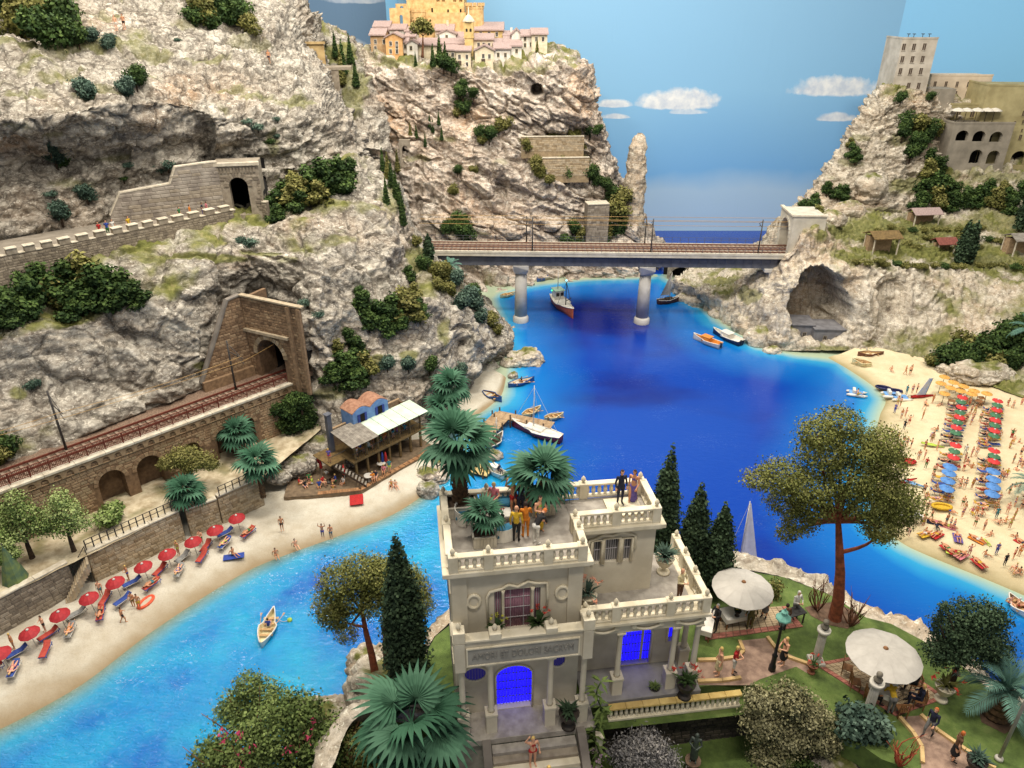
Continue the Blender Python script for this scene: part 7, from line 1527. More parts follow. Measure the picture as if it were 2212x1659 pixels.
# columns with busts, statue, lamp post, flagpole
BUST=mat("bust_stone",(128,120,106),(98,92,80),3,.9,.3);MARB=mat("marble_column",(206,200,188),(180,174,160),2,.8,.15)
def bust_column(label,p,h,r=.2):
	rt=thing("bust_column",label,"statue",tuple(p));mb=MB();mb.bbox((-r*1.7,-r*1.7,0),(r*1.7,r*1.7,.18),.02);mb.lathe([(r*1.4,.18),(r*1.1,.3)],16);mb.build("base",MARB,rt)
	mb=MB();n=32;mb.add([((r*(1-.06*f)*(1 if i%2 else .9))*math.cos(2*math.pi*i/n),(r*(1-.06*f)*(1 if i%2 else .9))*math.sin(2*math.pi*i/n),.3+(h-.6)*f)for f in(0,1)for i in range(n)],[(i,(i+1)%n,n+(i+1)%n,n+i)for i in range(n)]);mb.build("shaft",MARB,rt)
	mb=MB();mb.lathe([(r*1.0,h-.3),(r*1.3,h-.2),(r*1.55,h-.12),(r*1.55,h)],16);mb.build("capital",MARB,rt)
	mb=MB();mb.lathe([(.1,h),(.07,h+.06),(.19,h+.12),(.2,h+.18),(.07,h+.27),(.1,h+.33),(.135,h+.42),(.12,h+.52),(.05,h+.58)],14);mb.lathe([(.01,-.02),(.03,0),(.01,.05)],6,(0,-.13,h+.41));mb.build("bust",BUST,rt);return rt
bust_column("fluted white column with a stone bust between lawn and right terrace",Z(1762,1430,19.74),2.15)
bust_column("white column with a dark bust at the near corner of the right terrace",Z(1871,1548,19.74),2.2)
BRZ=mat("bronze_dark",(70,78,70),(48,54,50),3,.5,.1)
st_=thing("garden_statue","dark bronze figure on a brown plinth before the stone wall","statue",tuple(Z(1492,1672,16.62)));mb=MB();mb.lathe([(.36,0),(.36,.1),(.3,.16),(.28,.8),(.36,.9),(.36,.98)],14);mb.build("plinth",mat("plinth_brown",(112,90,72),(86,68,54),3,.9),st_)
o=link("figure",person_mesh('hold',True,2,0,0,False),(),st_,(0,0,.98),R(-20));[set_mat(o,BRZ,i)for i in range(5)]
LAMP_G=mat("lamp_verdigris",(118,176,160),(92,146,132),3,.6);LAMP_K=mat("lamp_black",(34,34,38),(24,24,28),3,.45)
lp=Z(1667,1447,19.74);rt=thing("street_lamp","black lamp post with a pale green lantern cap on the gravel path","lamp post",tuple(lp));mb=MB();mb.lathe([(.17,0),(.16,.3),(.12,.38),(.11,.9),(.14,.95),(.075,1.05),(.06,2.6),(.10,2.66),(.05,2.72),(.05,2.9)],12);mb.build("post",LAMP_K,rt)
mb=MB();mb.lathe([(.13,2.9),(.2,3.32)],6,(0,0,0),False,False);mb.build("glass",mat("lamp_glass",(150,156,160),(120,126,130),3,.15),rt)
mb=MB();[mb.bar((.13*math.cos(a),.13*math.sin(a),2.9),(.205*math.cos(a),.205*math.sin(a),3.33),.025)for a in[math.pi/3*i for i in range(6)]];mb.lathe([(.14,2.87),(.14,2.92)],6,smooth=False);mb.build("lantern_frame",LAMP_K,rt)
mb=MB();mb.lathe([(.36,3.3),(.34,3.36),(.14,3.52),(.13,3.66),(.16,3.69),(.05,3.76),(.03,3.88)],8,smooth=False);mb.build("cap",LAMP_G,rt)
fp=Z(2157,1640,19.74);ft=P(2230,1380,fp.y);rt=thing("flagpole","tall bare grey flagpole at the right edge of the lawn","pole",tuple(fp));mb=MB();mb.tube([(0,0,0),(.0,0,7.5)],[.075,.05],10);mb.build("pole",mat("pole_grey",(170,166,160),(146,142,136),2,.5),rt);mb=MB();mb.lathe([(.18,0),(.16,.12),(.09,.16)],12);mb.build("foot",MARB,rt)
# balustrade on the retaining wall in front of the villa, and the dark stone wall below it
poly_sheet('lawn',[(1290,1500),(1640,1465),(1640,1540),(1290,1578)],18.97,GRASS)
gwL,gwR=Z(1315,1528,19.8),Z(1602,1496,19.8);d=gwR-gwL;d.z=0;Lg=d.length;gM=frame((gwL.x,gwL.y,19.0),d);gb=thing("garden_balustrade","low garden balustrade with a yellow stone rail below the porch","balustrade",tuple(gM.translation));gi=Matrix.Translation(gM.translation).inverted()@gM
YST=mat("rail_yellow_stone",(214,186,116),(190,160,92),2,.85,.15)
nseg=8
for i in range(nseg):mb=MB();mb.T=gi;mb.bbox((Lg*i/nseg+.006,-.16,.72),(Lg*(i+1)/nseg-.006,.16,.84),.015);mb.build("rail",YST,gb)
for i in range(26):o=link("baluster",BAL,(),gb,gi@Vector((Lg*(i+.5)/26,0,.1)));o.scale=(.9,.9,1.18)
mb=MB();mb.T=gi;mb.box((0,-.14,0),(Lg,.14,.1));mb.build("base",VT,gb)
rw0,rw1=Z(1300,1560,18.6),Z(1608,1512,18.6)
root,M,L=wall_run("garden_wall","dark random stone wall under the garden balustrade",Vector((rw0.x,rw0.y-.2,0)),Vector((rw1.x+1.2,rw1.y-.2,0)),16.4,18.75,.5,[mat("wall_stone_dark",(78,70,60),(54,48,42),3,.9,.4),mat("wall_stone_dark_b",(94,84,72),(66,58,50),3,.9,.4),mat("wall_stone_dark_c",(62,56,50),(44,40,36),3,.9,.4)],.36,.26)
for(u,v)in((1375,1508),(1542,1478),(1300,1530)):pass
# plants of the garden
crown_tree("pine_tree","tall umbrella pine with a red brown trunk at the promontory edge","tree",Z(1803,1340,19.6),[(0,0,-.3),(-.1,0,1.5),(-.35,.05,3.2),(-.7,.1,4.8),(-1.0,.2,6.2)],.34,[(-2.87,.3,11.05,0.84,0.95,0.66),(-1.79,.6,11.45,0.90,0.95,0.66),(-2.44,.3,10.05,1.12,1.05,0.77),(-1.03,.2,10.45,1.01,1.05,0.66),(0.15,.2,10.45,0.90,0.95,0.88),(0.48,.1,9.65,0.90,0.95,0.77),(-4.06,0,9.05,1.12,1.05,0.61),(-5.14,0,8.75,0.78,0.73,0.44),(-2.98,-.4,8.65,1.23,1.05,0.66),(-1.14,-.2,9.05,1.34,1.16,0.77),(0.37,-.2,8.45,1.12,1.05,0.77),(1.34,-.3,7.65,1.12,0.95,0.77),(-0.28,-.3,7.65,1.12,1.05,0.66),(-2.65,-.2,7.45,1.01,0.95,0.66),(-3.73,.2,7.35,0.90,0.84,0.55),(1.88,.3,6.65,0.78,0.84,0.66),(0.69,-.5,6.45,0.90,0.84,0.66),(-2.87,.2,6.15,0.78,0.73,0.55),(1.23,.2,5.65,0.67,0.63,0.55),(-3.30,.3,5.35,0.45,0.42,0.44)],'pine',56000,.05,BARK_R,4,shell=.62)
crown_tree("pine_tree","left pine of the pair standing on the rocky edge beside the cypress","tree",Z(812,1458,15.2),[(0,0,-.5),(-.1,0,1.6),(-.25,0,3.2),(-.35,.1,4.6)],.24,[(-1.3,0,6.6,1.1,1.0,1.0),(-.2,.3,7.1,1.2,1.0,.9),(.8,.2,6.7,1.1,.9,.9),(-1.9,-.2,5.3,.9,.8,.8),(-2.0,0,4.3,.7,.7,.7),(-1.2,-.3,3.5,.6,.6,.6),(-.8,.1,5.4,.9,.9,.7),(-1.6,0,4.2,.6,.6,.6),(.4,-.2,5.4,.8,.8,.7)],'pine',17000,.055,BARK_R,11,shell=.6)
crown_tree("pine_tree","right pine of the pair, half hidden behind the dark cypress","tree",Z(838,1448,15.2),[(0,0,-.5),(.0,0,1.6),(.1,.2,3.4),(.1,.2,4.4)],.22,[(.2,.2,6.6,1.1,1.0,.9),(1.1,.4,6.2,1.0,.9,.9),(1.7,.5,5.4,.8,.8,.9),(1.2,.3,4.6,.8,.8,.8),(-.3,.4,5.2,.8,.8,.7),(2.0,.4,4.5,.7,.7,.8)],'pine',15000,.055,BARK_R,12,shell=.6)
def cypress(label,base,h,r,n=5200,kind='cyp',seed=0,size=.085):
	rt=thing("cypress_tree",label,"tree",tuple(base));mb=MB();mb.tube([(0,0,-.3),(0,0,h*.25),(0,0,h*.8)],[r*.16,r*.14,.03],8);mb.build("trunk",BARK_D,rt)
	cl=[];N=22
	for i in range(N):f=i/(N-1);rr=r*(min(1,.72+f*1.6)if f<.18 else(1-((f-.18)/.84)**2.3)**.9);cl.append((random.uniform(-.05,.05)*r,random.uniform(-.05,.05)*r,h*(.05+.93*f),max(.1,rr),max(.1,rr),h/N*.9))
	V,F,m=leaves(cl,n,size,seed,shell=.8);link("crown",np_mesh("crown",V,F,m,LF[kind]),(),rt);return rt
cypress("tall dark cypress left of the villa, in front of the pair of pines",Z(886,1492,18.3),9.5,.92,14000,seed=1)
cypress("tallest cypress behind the villa, rising beside its upper roof corner",Z(1418,1262,19.7),8.8,.8,11000,seed=2)
cypress("middle cypress of the three right of the villa",Z(1486,1262,19.7),6.6,.78,9500,seed=3)
cypress("shortest cypress of the three, next to the left garden parasol",Z(1540,1270,19.7),5.6,.74,8500,seed=4)
palm("large fan palm with broad green fronds in front of the villa stair",Z(918,1690,17.6)+Vector((-.4,.3,.0)),3.3,2.45,12,'fan',.22,tilt=(-.75,.8),blades=19,seed=5)
palm("stocky feather palm with a thick brown trunk at the right lawn edge",Z(2150,1545,19.7),1.5,2.0,20,'feather',.5,tilt=(-.35,1.2),rings=False,seed=6)
crown_tree("juniper_tree","dark blue green wind shaped tree beside the right garden parasol","tree",Z(2046,1494,19.7),[(0,0,-.3),(.05,0,.9),(.1,.1,1.9)],.2,[(.0,0,2.8,1.0,.9,.8),(.7,.1,3.4,1.1,.9,.8),(-.6,.2,3.6,.9,.9,.8),(.2,.3,4.4,1.1,.9,.7),(1.3,0,2.7,.9,.8,.6),(-1.0,0,2.6,.7,.7,.7),(1.0,.2,4.4,.7,.6,.5),(-1.5,.1,4.4,.2,.2,.9),(-1.5,0,5.2,.3,.3,.25),(1.7,.1,1.9,.6,.6,.4)],'cyp',19000,.055,BARK_D,21,shell=.35)
V_,F_,m_=leaves([(0.00,0,0.99,0.72,0.68,0.56),(0.62,.1,1.65,0.65,0.60,0.48),(-0.88,0,1.43,0.65,0.60,0.56),(-0.12,.2,2.20,0.65,0.60,0.48),(-1.12,.1,2.31,0.43,0.45,0.40),(1.12,-.2,0.88,0.50,0.52,0.48),(-0.62,-.5,0.44,0.65,0.52,0.40),(1.62,0,1.10,0.36,0.38,0.40)],20000,.042,33,shell=.35)
rt=thing("olive_shrub","large silvery leafed shrub with pale flecks in front of the gravel path","shrub",tuple(Z(1690,1625,18.0)),0);rt.scale=(1.2,1.2,1.2);o=link("foliage",np_mesh("foliage",V_*1.15,F_,m_,LF['silver']),(),rt);mb=MB();[limb(mb,(0,0,-.5),(x,0,1.2),.1,.03,.1,i)for i,x in enumerate((-.6,0,.6))];mb.build("stem",BARK_D,rt)
rt=thing("lavender_shrub","rounded grey lavender bush before the dark garden wall","shrub",tuple(Z(1385,1668,16.9)),0);rt.scale=(1.25,1.25,1.25);V_,F_,m_=leaves([(0,0,.6,.8,.7,.6),(.5,0,.8,.7,.6,.6),(-.5,.1,.9,.7,.6,.6),(.1,.2,1.3,.7,.6,.5),(.9,0,.4,.5,.5,.5)],11000,.03,34,shell=.4,asp=2.0);link("foliage",np_mesh("foliage",V_,F_,m_,LF['grey']),(),rt);mb=MB();mb.tube([(0,0,-.4),(0,0,.5)],.06,6);mb.build("stem",BARK_D,rt)
bush("dense dark blue conifer shrub on the rock below the right terrace",Z(1860,1608,19.0),1.25,'blue','round',1,1.1,n=2600)
bush("dark shrub filling the corner below the silvery shrub",Z(1740,1690,17.2),.9,'dark','round',2,1.0,n=1200)
# flowering shrub at the lower left
V_,F_,m_=leaves([(-1.2,0,1.4,1.0,.9,.7),(0,.2,2.1,1.1,1.0,.8),(1.1,.1,1.7,1.0,.9,.7),(-.4,-.3,1.0,1.2,1.0,.7),(.9,-.3,.8,1.0,.9,.6),(-1.8,-.2,.6,.8,.8,.5),(.5,.3,2.7,.7,.7,.5),(-2.1,0,1.2,.6,.6,.5)],24000,.048,35,shell=.35)
rt=thing("oleander_shrub","wide leafy shrub with pink blossoms and bare twigs at the lower left","shrub",tuple(Z(625,1690,16.0)),0);rt.scale=(1.55,1.5,1.55);link("foliage",np_mesh("foliage",V_,F_,m_,LF['vine']),(),rt);mb=MB();rs=random.Random(3)
for i in range(46):a=rs.uniform(-2.4,2.2);limb(mb,(a*.5,rs.uniform(-.4,.4),.1),(a+rs.uniform(-.4,.6),rs.uniform(-.9,.7),rs.uniform(.5,3.0)),.035,.008,.12,i,4)
mb.build("twigs",BARK,rt);fm=MB()
for i in range(16):
	c=Vector((rs.uniform(-1.9,1.2),rs.uniform(-.9,.3),rs.uniform(.8,2.9)))
	for j in range(14):q_=c+Vector((rs.gauss(0,.09),rs.gauss(0,.09),rs.gauss(0,.07)));fm.add([q_+Vector((rs.uniform(-.07,.07),rs.uniform(-.07,.07),rs.uniform(-.07,.07)))for _ in range(3)],[(0,1,2)])
fm.build("blossom",PNK_F,rt)
for l,p_,sc_,kd,sd_ in(("brownish leafy shrub between the flowering shrub and the fan palm",Z(765,1668,16.4),1.15,'olive',41),("green leafy shrub behind the flowering shrub, nearest the water",Z(560,1560,14.2),1.3,'vine',42)):
	rt=thing("leafy_shrub",l,"shrub",tuple(p_));rt.scale=(sc_,)*3;V_,F_,m_=leaves([(-.7,0,.9,.8,.7,.7),(.4,.2,1.3,.8,.7,.7),(.0,-.3,.5,.9,.8,.5),(.9,0,.6,.7,.6,.5),(-.2,.2,1.9,.6,.6,.5),(-1.2,.1,.4,.6,.6,.4)],9000,.05,sd_,shell=.4);link("foliage",np_mesh("foliage",V_,F_,m_,LF[kd]),(),rt);mb=MB()
	for i in range(14):limb(mb,(0,0,-.6),(rs.uniform(-1.3,1.2),rs.uniform(-.6,.4),rs.uniform(.6,2.5)),.04,.008,.12,i+sd_,4)
	mb.build("twigs",BARK,rt)
# tall flowering climber by the stair end post
cp_=Z(1290,1650,17.4);rt=thing("garden_post","pale square post at the foot of the stair, carrying the climber","post",tuple(cp_));mb=MB();mb.bbox((-.14,-.14,-.6),(.14,.14,1.9),.02);mb.build("shaft",VT,rt);mb=MB();mb.bbox((-.18,-.18,1.9),(.18,.18,2.0),.02);mb.build("cap",VT,rt)
rt=thing("flowering_vine","green climber with lilac pink blossoms beside the portico steps","plant",tuple(cp_+Vector((-.15,0,0))));big=MB();rs=random.Random(8)
vp=[Vector((.0+.16*math.sin(i*.9),-.18,.3+i*.37))for i in range(15)];sm=MB();sm.tube(vp,.03,6);sm.build("stem",LF['vine'][0],rt)
for p_ in vp:
	for k in range(5):
		a=rs.random()*6.28;d=Vector((math.cos(a),math.sin(a),rs.uniform(-.6,.4)));sd=d.cross(Vector((0,0,1))).normalized()*.075;L=rs.uniform(.34,.62);big.add([p_,p_+d*L*.45+sd,p_+d*L+Vector((0,0,-.12)),p_+d*L*.45-sd],[(0,1,2,3)])
big.build("leaves",LF['vine'][1],rt);fm=MB()
for c in((-.2,-.35,1.35),(.25,-.4,1.2),(.15,-.45,.75),(-.1,-.4,.4)):
	for j in range(16):q_=Vector(c)+Vector((rs.gauss(0,.08),rs.gauss(0,.06),rs.gauss(0,.06)));fm.add([q_+Vector((rs.uniform(-.07,.07),rs.uniform(-.07,.07),rs.uniform(-.07,.07)))for _ in range(3)],[(0,1,2)])
fm.build("blossom",LIL_F,rt)
bush("pale green leafy plant left of the portico columns",Z(985,1560,18.9),.6,'vine','tall',0,.9,cat="plant",name="leafy_plant")
bush("small dark plant by the left portico pillar",Z(1012,1620,17.8),.5,'vine','round',1,cat="plant",name="leafy_plant")
urn("low agave with long leaves on the grass before the porch",Z(1412,1500,19.5),.75,URN_D,'vine',None,44,9)
bush("small rounded pine shrub with a bent stem behind the left parasol",Z(1668,1288,19.7),.62,'olive','round',3,1.2)
for(u,v,l,s)in((1765,1318,"bare brown branching shrub left of the big pine",1.0),(1838,1352,"bare brown branching shrub right of the big pine",1.0),(1942,1652,"red orange branching plant on the curved lawn",.9)):
	rt=thing("bare_shrub",l,"shrub",tuple(Z(u,v,19.7)));mb=MB();rs=random.Random(u)
	for i in range(12):a=rs.random()*6.28;q_=Vector((math.cos(a)*.5,math.sin(a)*.5,rs.uniform(.9,1.9)))*s;limb(mb,(0,0,-.1),q_,.045*s,.012,.2,i,5);limb(mb,q_*.6,q_+Vector((rs.uniform(-.4,.4),rs.uniform(-.3,.3),rs.uniform(.1,.5))),.02,.006,.1,i,3)
	mb.build("branches",BARK if "red" not in l else mat("stem_red",(186,96,66),(150,66,44),4,.8),rt)
urn("low white bowl of red flowering plants at the right terrace corner",Z(2032,1510,19.74),1.3,VT,'olive',RED_F,36,12)
urn("terracotta pot on the lawn corner left of the right terrace",Z(1752,1452,19.74),.8,mat("pot_terracotta",(150,96,72),(124,76,56),3,.85),'dark',RED_F,14,13)
urn("green broad leafed plant at the bottom of the right path",Z(2100,1668,19.7),1.2,URN_D,'blue',None,46,14)
boulder("large pale rock face below the blue conifer shrub",Z(1800,1680,17.0),1.5,None,3,(1.1,.8,1.1),grass=.85,sub=5)
boulder("white pocked boulder at the foot of the pair of pines",Z(800,1440,13.4),1.5,None,5,(1,.9,.8),grass=.9,sub=5)
boulder("pale rock under the flowering shrub by the left water edge",Z(700,1560,13.0),1.6,None,6,(1.2,.9,.7),sub=5)
o=boulder("pale flat rock under the cypress and the pines",Z(850,1490,14.2),2.0,None,8,(1.3,1.0,.8),sub=5)
# ================================================================== SHORES: BAR, BOATS, BATHERS, BOULDERS AND SHRUBS
ROCKS=[o for o in bpy.data.objects if o.type=='MESH' and o.parent is None and o.name.split('.')[0]in('mountain','cliff','hill')]
def _co(o):a=np.zeros(len(o.data.vertices)*3);o.data.vertices.foreach_get('co',a);return a.reshape(-1,3)
RP=np.concatenate([_co(o)for o in ROCKS]);_f=RP[:,1]*_ct-(RP[:,2]-CAM_H)*_st;RU=1106+CAM_F*RP[:,0]/_f;RV=829.5-CAM_F*(RP[:,1]*_st+(RP[:,2]-CAM_H)*_ct)/_f
def hit(u,v):
	"""the rock surface seen at u, v"""
	for r in(4,8,16):
		k=np.where((np.abs(RU-u)<r)&(np.abs(RV-v)<r))[0]
		if len(k):return Vector(RP[k[np.argmin(_f[k])]])
	return Z(u,v,1.0)
def mpp(p):return(p.y*_ct-(p.z-CAM_H)*_st)/CAM_F
# ---- beach bar
BX=lambda x,y:(685.8+x/5.76,850.3+y/5.76)
b0=Z(*BX(500,1062),1.4);b1=Z(*BX(1290,655),1.4);bd_=b1-b0;bd_.z=0;bM0=frame((b0.x,b0.y,1.4),bd_);BLn=bd_.length
bar=thing("beach_bar","two storey wooden beach bar with a blue house on its roof","beach bar",(b0.x,b0.y,1.4));bM=Matrix.Translation(bar.location).inverted()@bM0
TIMB=mat("timber_olive",(128,104,64),(94,76,46),3,.9,.2);TIMB_D=mat("timber_dark",(78,62,46),(54,44,34),3,.9,.2);PLANK_G=mat("plank_grey",(150,142,130),(116,108,98),2,.9,.2,vary=.12);DECKW=mat("boardwalk_orange",(172,128,88),(140,100,66),2,.8,.2,vary=.12)
GREENR=mat("translucent_roof",(214,226,204),(190,206,182),1,.5);BLUEW=mat("blue_plaster",(112,148,198),(92,126,176),1.5,.85,.1);BLUED=mat("blue_shutter",(44,66,150),(34,52,124),3,.7);RUSTR=mat("barrel_roof_brown",(178,134,108),(146,104,82),3,.85,.3)
def bx(name,lo,hi,m,par=None):mb=MB();mb.T=bM;mb.bbox(lo,hi,min(.015,min(hi[i]-lo[i]for i in range(3))*.2));return mb.build(name,m,par or bar)
F1z,RZf,DP=2.5,4.75,4.2
bx("upper_floor",(-.5,-.25,F1z-.2),(BLn+.6,DP,F1z),TIMB);bx("back_wall",(-.3,DP-.3,-.3),(BLn+.4,DP,RZf),STONE_B[1]);bx("side_wall",(-.35,1.8,0),(-.2,DP-.31,F1z-.21),STONE_B[1]);bx("end_wall",(BLn+.2,2.2,0),(BLn+.35,DP-.31,RZf-.2),STONE_B[2]);bx("bar_counter",(2.5,2.6,F1z),(6,2.9,F1z+1.0),TIMB_D);bx("balcony_side",(-2.6,1.0,F1z-.15),(-.51,DP,F1z),TIMB)
for i in range(7):x=BLn*i/6;bx("post",(x-.1,-.15,F1z),(x+.1,.05,RZf-.05),TIMB);bx("post",(x-.12,-.1,0),(x+.12,.14,F1z-.201),TIMB)
bx("beam",(-.5,-.18,RZf-.3),(BLn+.6,-.16+.1,RZf-.12),TIMB);bx("edge_beam",(-.5,-.32,F1z-.24),(BLn+.6,-.26,F1z+.05),TIMB)
mb=MB();mb.T=bM;mb.bar((-.45,-.22,F1z+.95),(BLn+.5,-.22,F1z+.95),.05);mb.bar((-2.55,1.05,F1z+.95),(-.45,1.05,F1z+.95),.05);[mb.bar((x*.3,-.22,F1z),(x*.3,-.22,F1z+.95),.025)for x in range(int(BLn/.3)+1)];mb.build("railing",MAST,bar)
for i in range(9):x=-.8+3.5*i/9;mb=MB();mb.T=bM@Matrix.Translation((0,0,RZf))@Matrix.Rotation(.10,4,'X');mb.bbox((x,-.9,0),(x+.38,3.1,.05),.01);mb.build("roof_plank",PLANK_G,bar)
for i in range(5):x=2.75+(BLn-1.9)*i/5;mb=MB();mb.T=bM@Matrix.Translation((0,0,RZf-.05))@Matrix.Rotation(.08,4,'X');mb.bbox((x,-.7,0),(x+(BLn-1.9)/5-.05,2.6,.05),.01);mb.build("roof_panel",GREENR,bar)
hx0,hx1=1.9,BLn*.74;hz=RZf+.2
for s in(0,1):
	xa=hx0+(hx1-hx0)*s/2;xb=xa+(hx1-hx0)/2;n=10;w_=xb-xa;arc=[(xa+w_*i/n,hz+1.25+.55*math.sin(math.pi*i/n))for i in range(n+1)]
	mb=MB();mb.T=bM;mb.prism([(xa,2.5,hz-.5),(xb,2.5,hz-.5)]+[(x,2.5,z)for x,z in arc[::-1]],(0,2.2,0));k=mb.build("blue_house",BLUEW,bar)
	mb=MB();mb.T=bM;mb.prism([(x,2.56,z+.02)for x,z in arc]+[(x,2.56,z+.12)for x,z in arc[::-1]],(0,2.3,0));mb.build("barrel_roof",RUSTR,k)
	xm=(xa+xb)/2;mb=MB();mb.T=bM;mb.box((xm-.3,2.42,hz+.05),(xm+.3,2.49,hz+1.0));mb.build("window",BLACK,k);mb=MB();mb.T=bM;mb.box((xm-.62,2.40,hz+.02),(xm-.32,2.48,hz+1.02));mb.box((xm+.32,2.40,hz+.02),(xm+.6,2.48,hz+1.02));mb.build("shutter",BLUED,k)
bx("chimney",(-1.0,3.0,F1z),(-.45,3.5,RZf+2.4),STEEL_G);bx("chimney_cap",(-1.1,2.9,RZf+2.4),(-.35,3.6,RZf+2.5),STEEL_G)
mb=MB();mb.T=bM;a_,b_=Vector((-2.0,.95,F1z-.1)),Vector((.1,-1.6,.05));sdv=Vector((.35,.35,0));mb.bar(a_-sdv,b_-sdv,.08,.2);mb.bar(a_+sdv,b_+sdv,.08,.2);k=mb.build("stair",TIMB_D,bar)
for i in range(10):q=a_.lerp(b_,(i+.5)/10);mb=MB();mb.T=bM;mb.bar(q-sdv,q+sdv,.2,.04);mb.build("tread",PLANK_G,k)
DK=[BX(-400,1200),BX(-420,1290),BX(0,1258),BX(545,1205),BX(1490,680),BX(1300,560),BX(400,640),BX(-330,1000)]
dkp=[Z(u,v,1.35)for u,v in DK];dk=thing("boardwalk","orange timber boardwalk in front of the beach bar","deck",tuple(dkp[3]));mb=MB();mb.prism([Vector((p.x,p.y,.6))-dk.location for p in dkp],(0,0,.72));mb.build("deck",mat("deck_brown",(128,108,84),(98,82,64),2,.9,.3),dk)
for a_,b_ in((2,3),(3,4)):
	n=16
	for i in range(n):
		for r_ in(0,1):p,q=dkp[a_].lerp(dkp[b_],i/n+.004),dkp[a_].lerp(dkp[b_],(i+1)/n-.004);inn=Vector((-(q-p).y,(q-p).x,0)).normalized()*(.14+.27*r_);mb=MB();mb.bar(p+inn-dk.location,q+inn-dk.location,.25,.07);mb.build("plank",DECKW,dk)
for i,(x,y)in enumerate(((60,930),(345,1010),(30,860))):
	rt=thing("folded_parasol","folded red parasol before the beach bar, "+("by the dining table","next to the bar stair","farthest left")[i],"parasol",tuple(Z(*BX(x,y+90),1.35)));mb=MB();mb.tube([(0,0,0),(0,0,2.2)],.04,6);mb.build("pole",POLE_W,rt);mb=MB();mb.lathe([(.05,.9),(.2,1.1),(.15,1.7),(.03,2.25)],8);mb.build("canopy",cloth('red'),rt)
RD=cloth('red')
for i,(x,y,c)in enumerate(((770,850,'red'),(820,850,'blue'),(860,850,'red'))):
	rt=thing("folded_parasol",c+" folded parasol under the bar balcony, standing in the row of three","parasol",tuple(Z(*BX(x,y+60),1.4)),0,"folded parasols under the balcony");mb=MB();mb.lathe([(.2,0),(.04,.08),(.03,.9)],8);mb.build("foot",POLE_W,rt);mb=MB();mb.lathe([(.04,.6),(.18,.75),(.13,1.6),(.02,2.0)],8);mb.build("canopy",cloth(c),rt)
for x,y,l in((140,1095,"round dark table with guests on the bar deck left of the stair"),(640,1085,"small white table beside the potted palm of the bar"),(800,930,"white table under the bar balcony")):
	rt=thing("cafe_table",l,"table",tuple(Z(*BX(x,y),1.38)));mb=MB();mb.lathe([(.25,0),(.05,.05),(.05,.68)],8);mb.build("leg",POLE_W,rt);mb=MB();mb.lathe([(.5,.68),(.5,.73)],14);mb.build("table_top",TIMB_D if 'dark' in l else POLE_W,rt)
pc=['red','blue','white','yellow','green','orange','navy','pink','teal','purple','black','lime']
ps=[('chair',70,1140,60),('chair',230,1120,-60),('chair',120,1060,180),('sit',920,1150,0),('sit',970,1160,30),('chair',690,1090,20),('chair',730,1070,0),('chair',830,1000,0),('stand',900,980,10),('stand',68,700,0),('chair',-150,1190,40),('chair',-60,1150,-70),('chair',-220,1160,100),('chair',30,1190,10),('chair',330,1150,-30),('sit',200,1200,0),('chair',-100,1100,200)]
for i,(po,x,y,f)in enumerate(ps):
	z=1.0 if y>1145 else 1.36
	p=Z(*BX(x,y),z)
	if y==700 and po=='stand':p=bM0@Vector((-2.2,1.6,F1z))
	person("%s %s at the beach bar%s"%({'chair':'seated guest in','sit':'bather sitting on the sand in','stand':'standing guest in'}[po],pc[i%12],' balcony' if y==700 else ''),p,f,po,i%2,('darkbrown','blond')[i%2],pc[i%12],pc[(i+3)%12],male=i%3>0,sleeve=1 if po!='sit' else 0)
for i in range(9):person("guest in %s seated behind the bar's balcony railing"%pc[i],bM0@Vector((.5+i*.85,.5+.4*(i%2),F1z)),(i*67)%360,'chair' if i%3 else 'stand',i%2,('darkbrown','blond')[i%2],pc[i],pc[(i+2)%12],sleeve=1)
towel("red towel on the grey sand below the bar boardwalk",Z(*BX(485,1320),1.05),12,RD,1.4,1.8)
# ---- jetty and raft
def plank_deck(name,label,cat,p,q,w,m,n,zt):
	d=(q-p);d.z=0;L=d.length;M=frame((p.x,p.y,zt),d);rt=thing(name,label,cat,(p.x,p.y,zt));Mi=Matrix.Translation(rt.location).inverted()@M
	for i in range(n):mb=MB();mb.T=Mi;mb.bbox((L*i/n+.01,-w/2,-.07),(L*(i+1)/n-.01,w/2,0),.01);mb.build("plank",m,rt)
	for y in(-w/2+.12,w/2-.12):mb=MB();mb.T=Mi;mb.box((0,y-.06,-.25),(L,y+.06,-.071));mb.build("bearer",TIMB_D,rt)
	for i in range(int(L/2.2)+1):
		for y in(-w/2-.08,w/2+.08):mb=MB();mb.T=Mi;x=min(L-.1,.1+i*2.2);mb.tube([(x,y,-2.2),(x,y,.45)],.1,7);mb.build("pile",TIMB_D,rt)
JET=mat("jetty_wood",(178,150,116),(142,118,90),2,.9,.3,vary=.12)
plank_deck("jetty","short wooden approach of the jetty by the mooring poles","jetty",Z(1046,934,1.1),Z(1088,893,1.1),2.4,JET,22,1.1)
plank_deck("jetty","long wooden jetty arm with the red sailing boat alongside","jetty",Z(1072,893,1.104),Z(1194,918,1.104),1.6,JET,36,1.104)
plank_deck("raft","square yellow wooden bathing raft beside the white motor boat","raft",Z(1016,1004,.45),Z(1062,1016,.45),2.6,mat("raft_wood",(200,178,122),(170,146,94),2,.85,.2,vary=.1),12,.45)
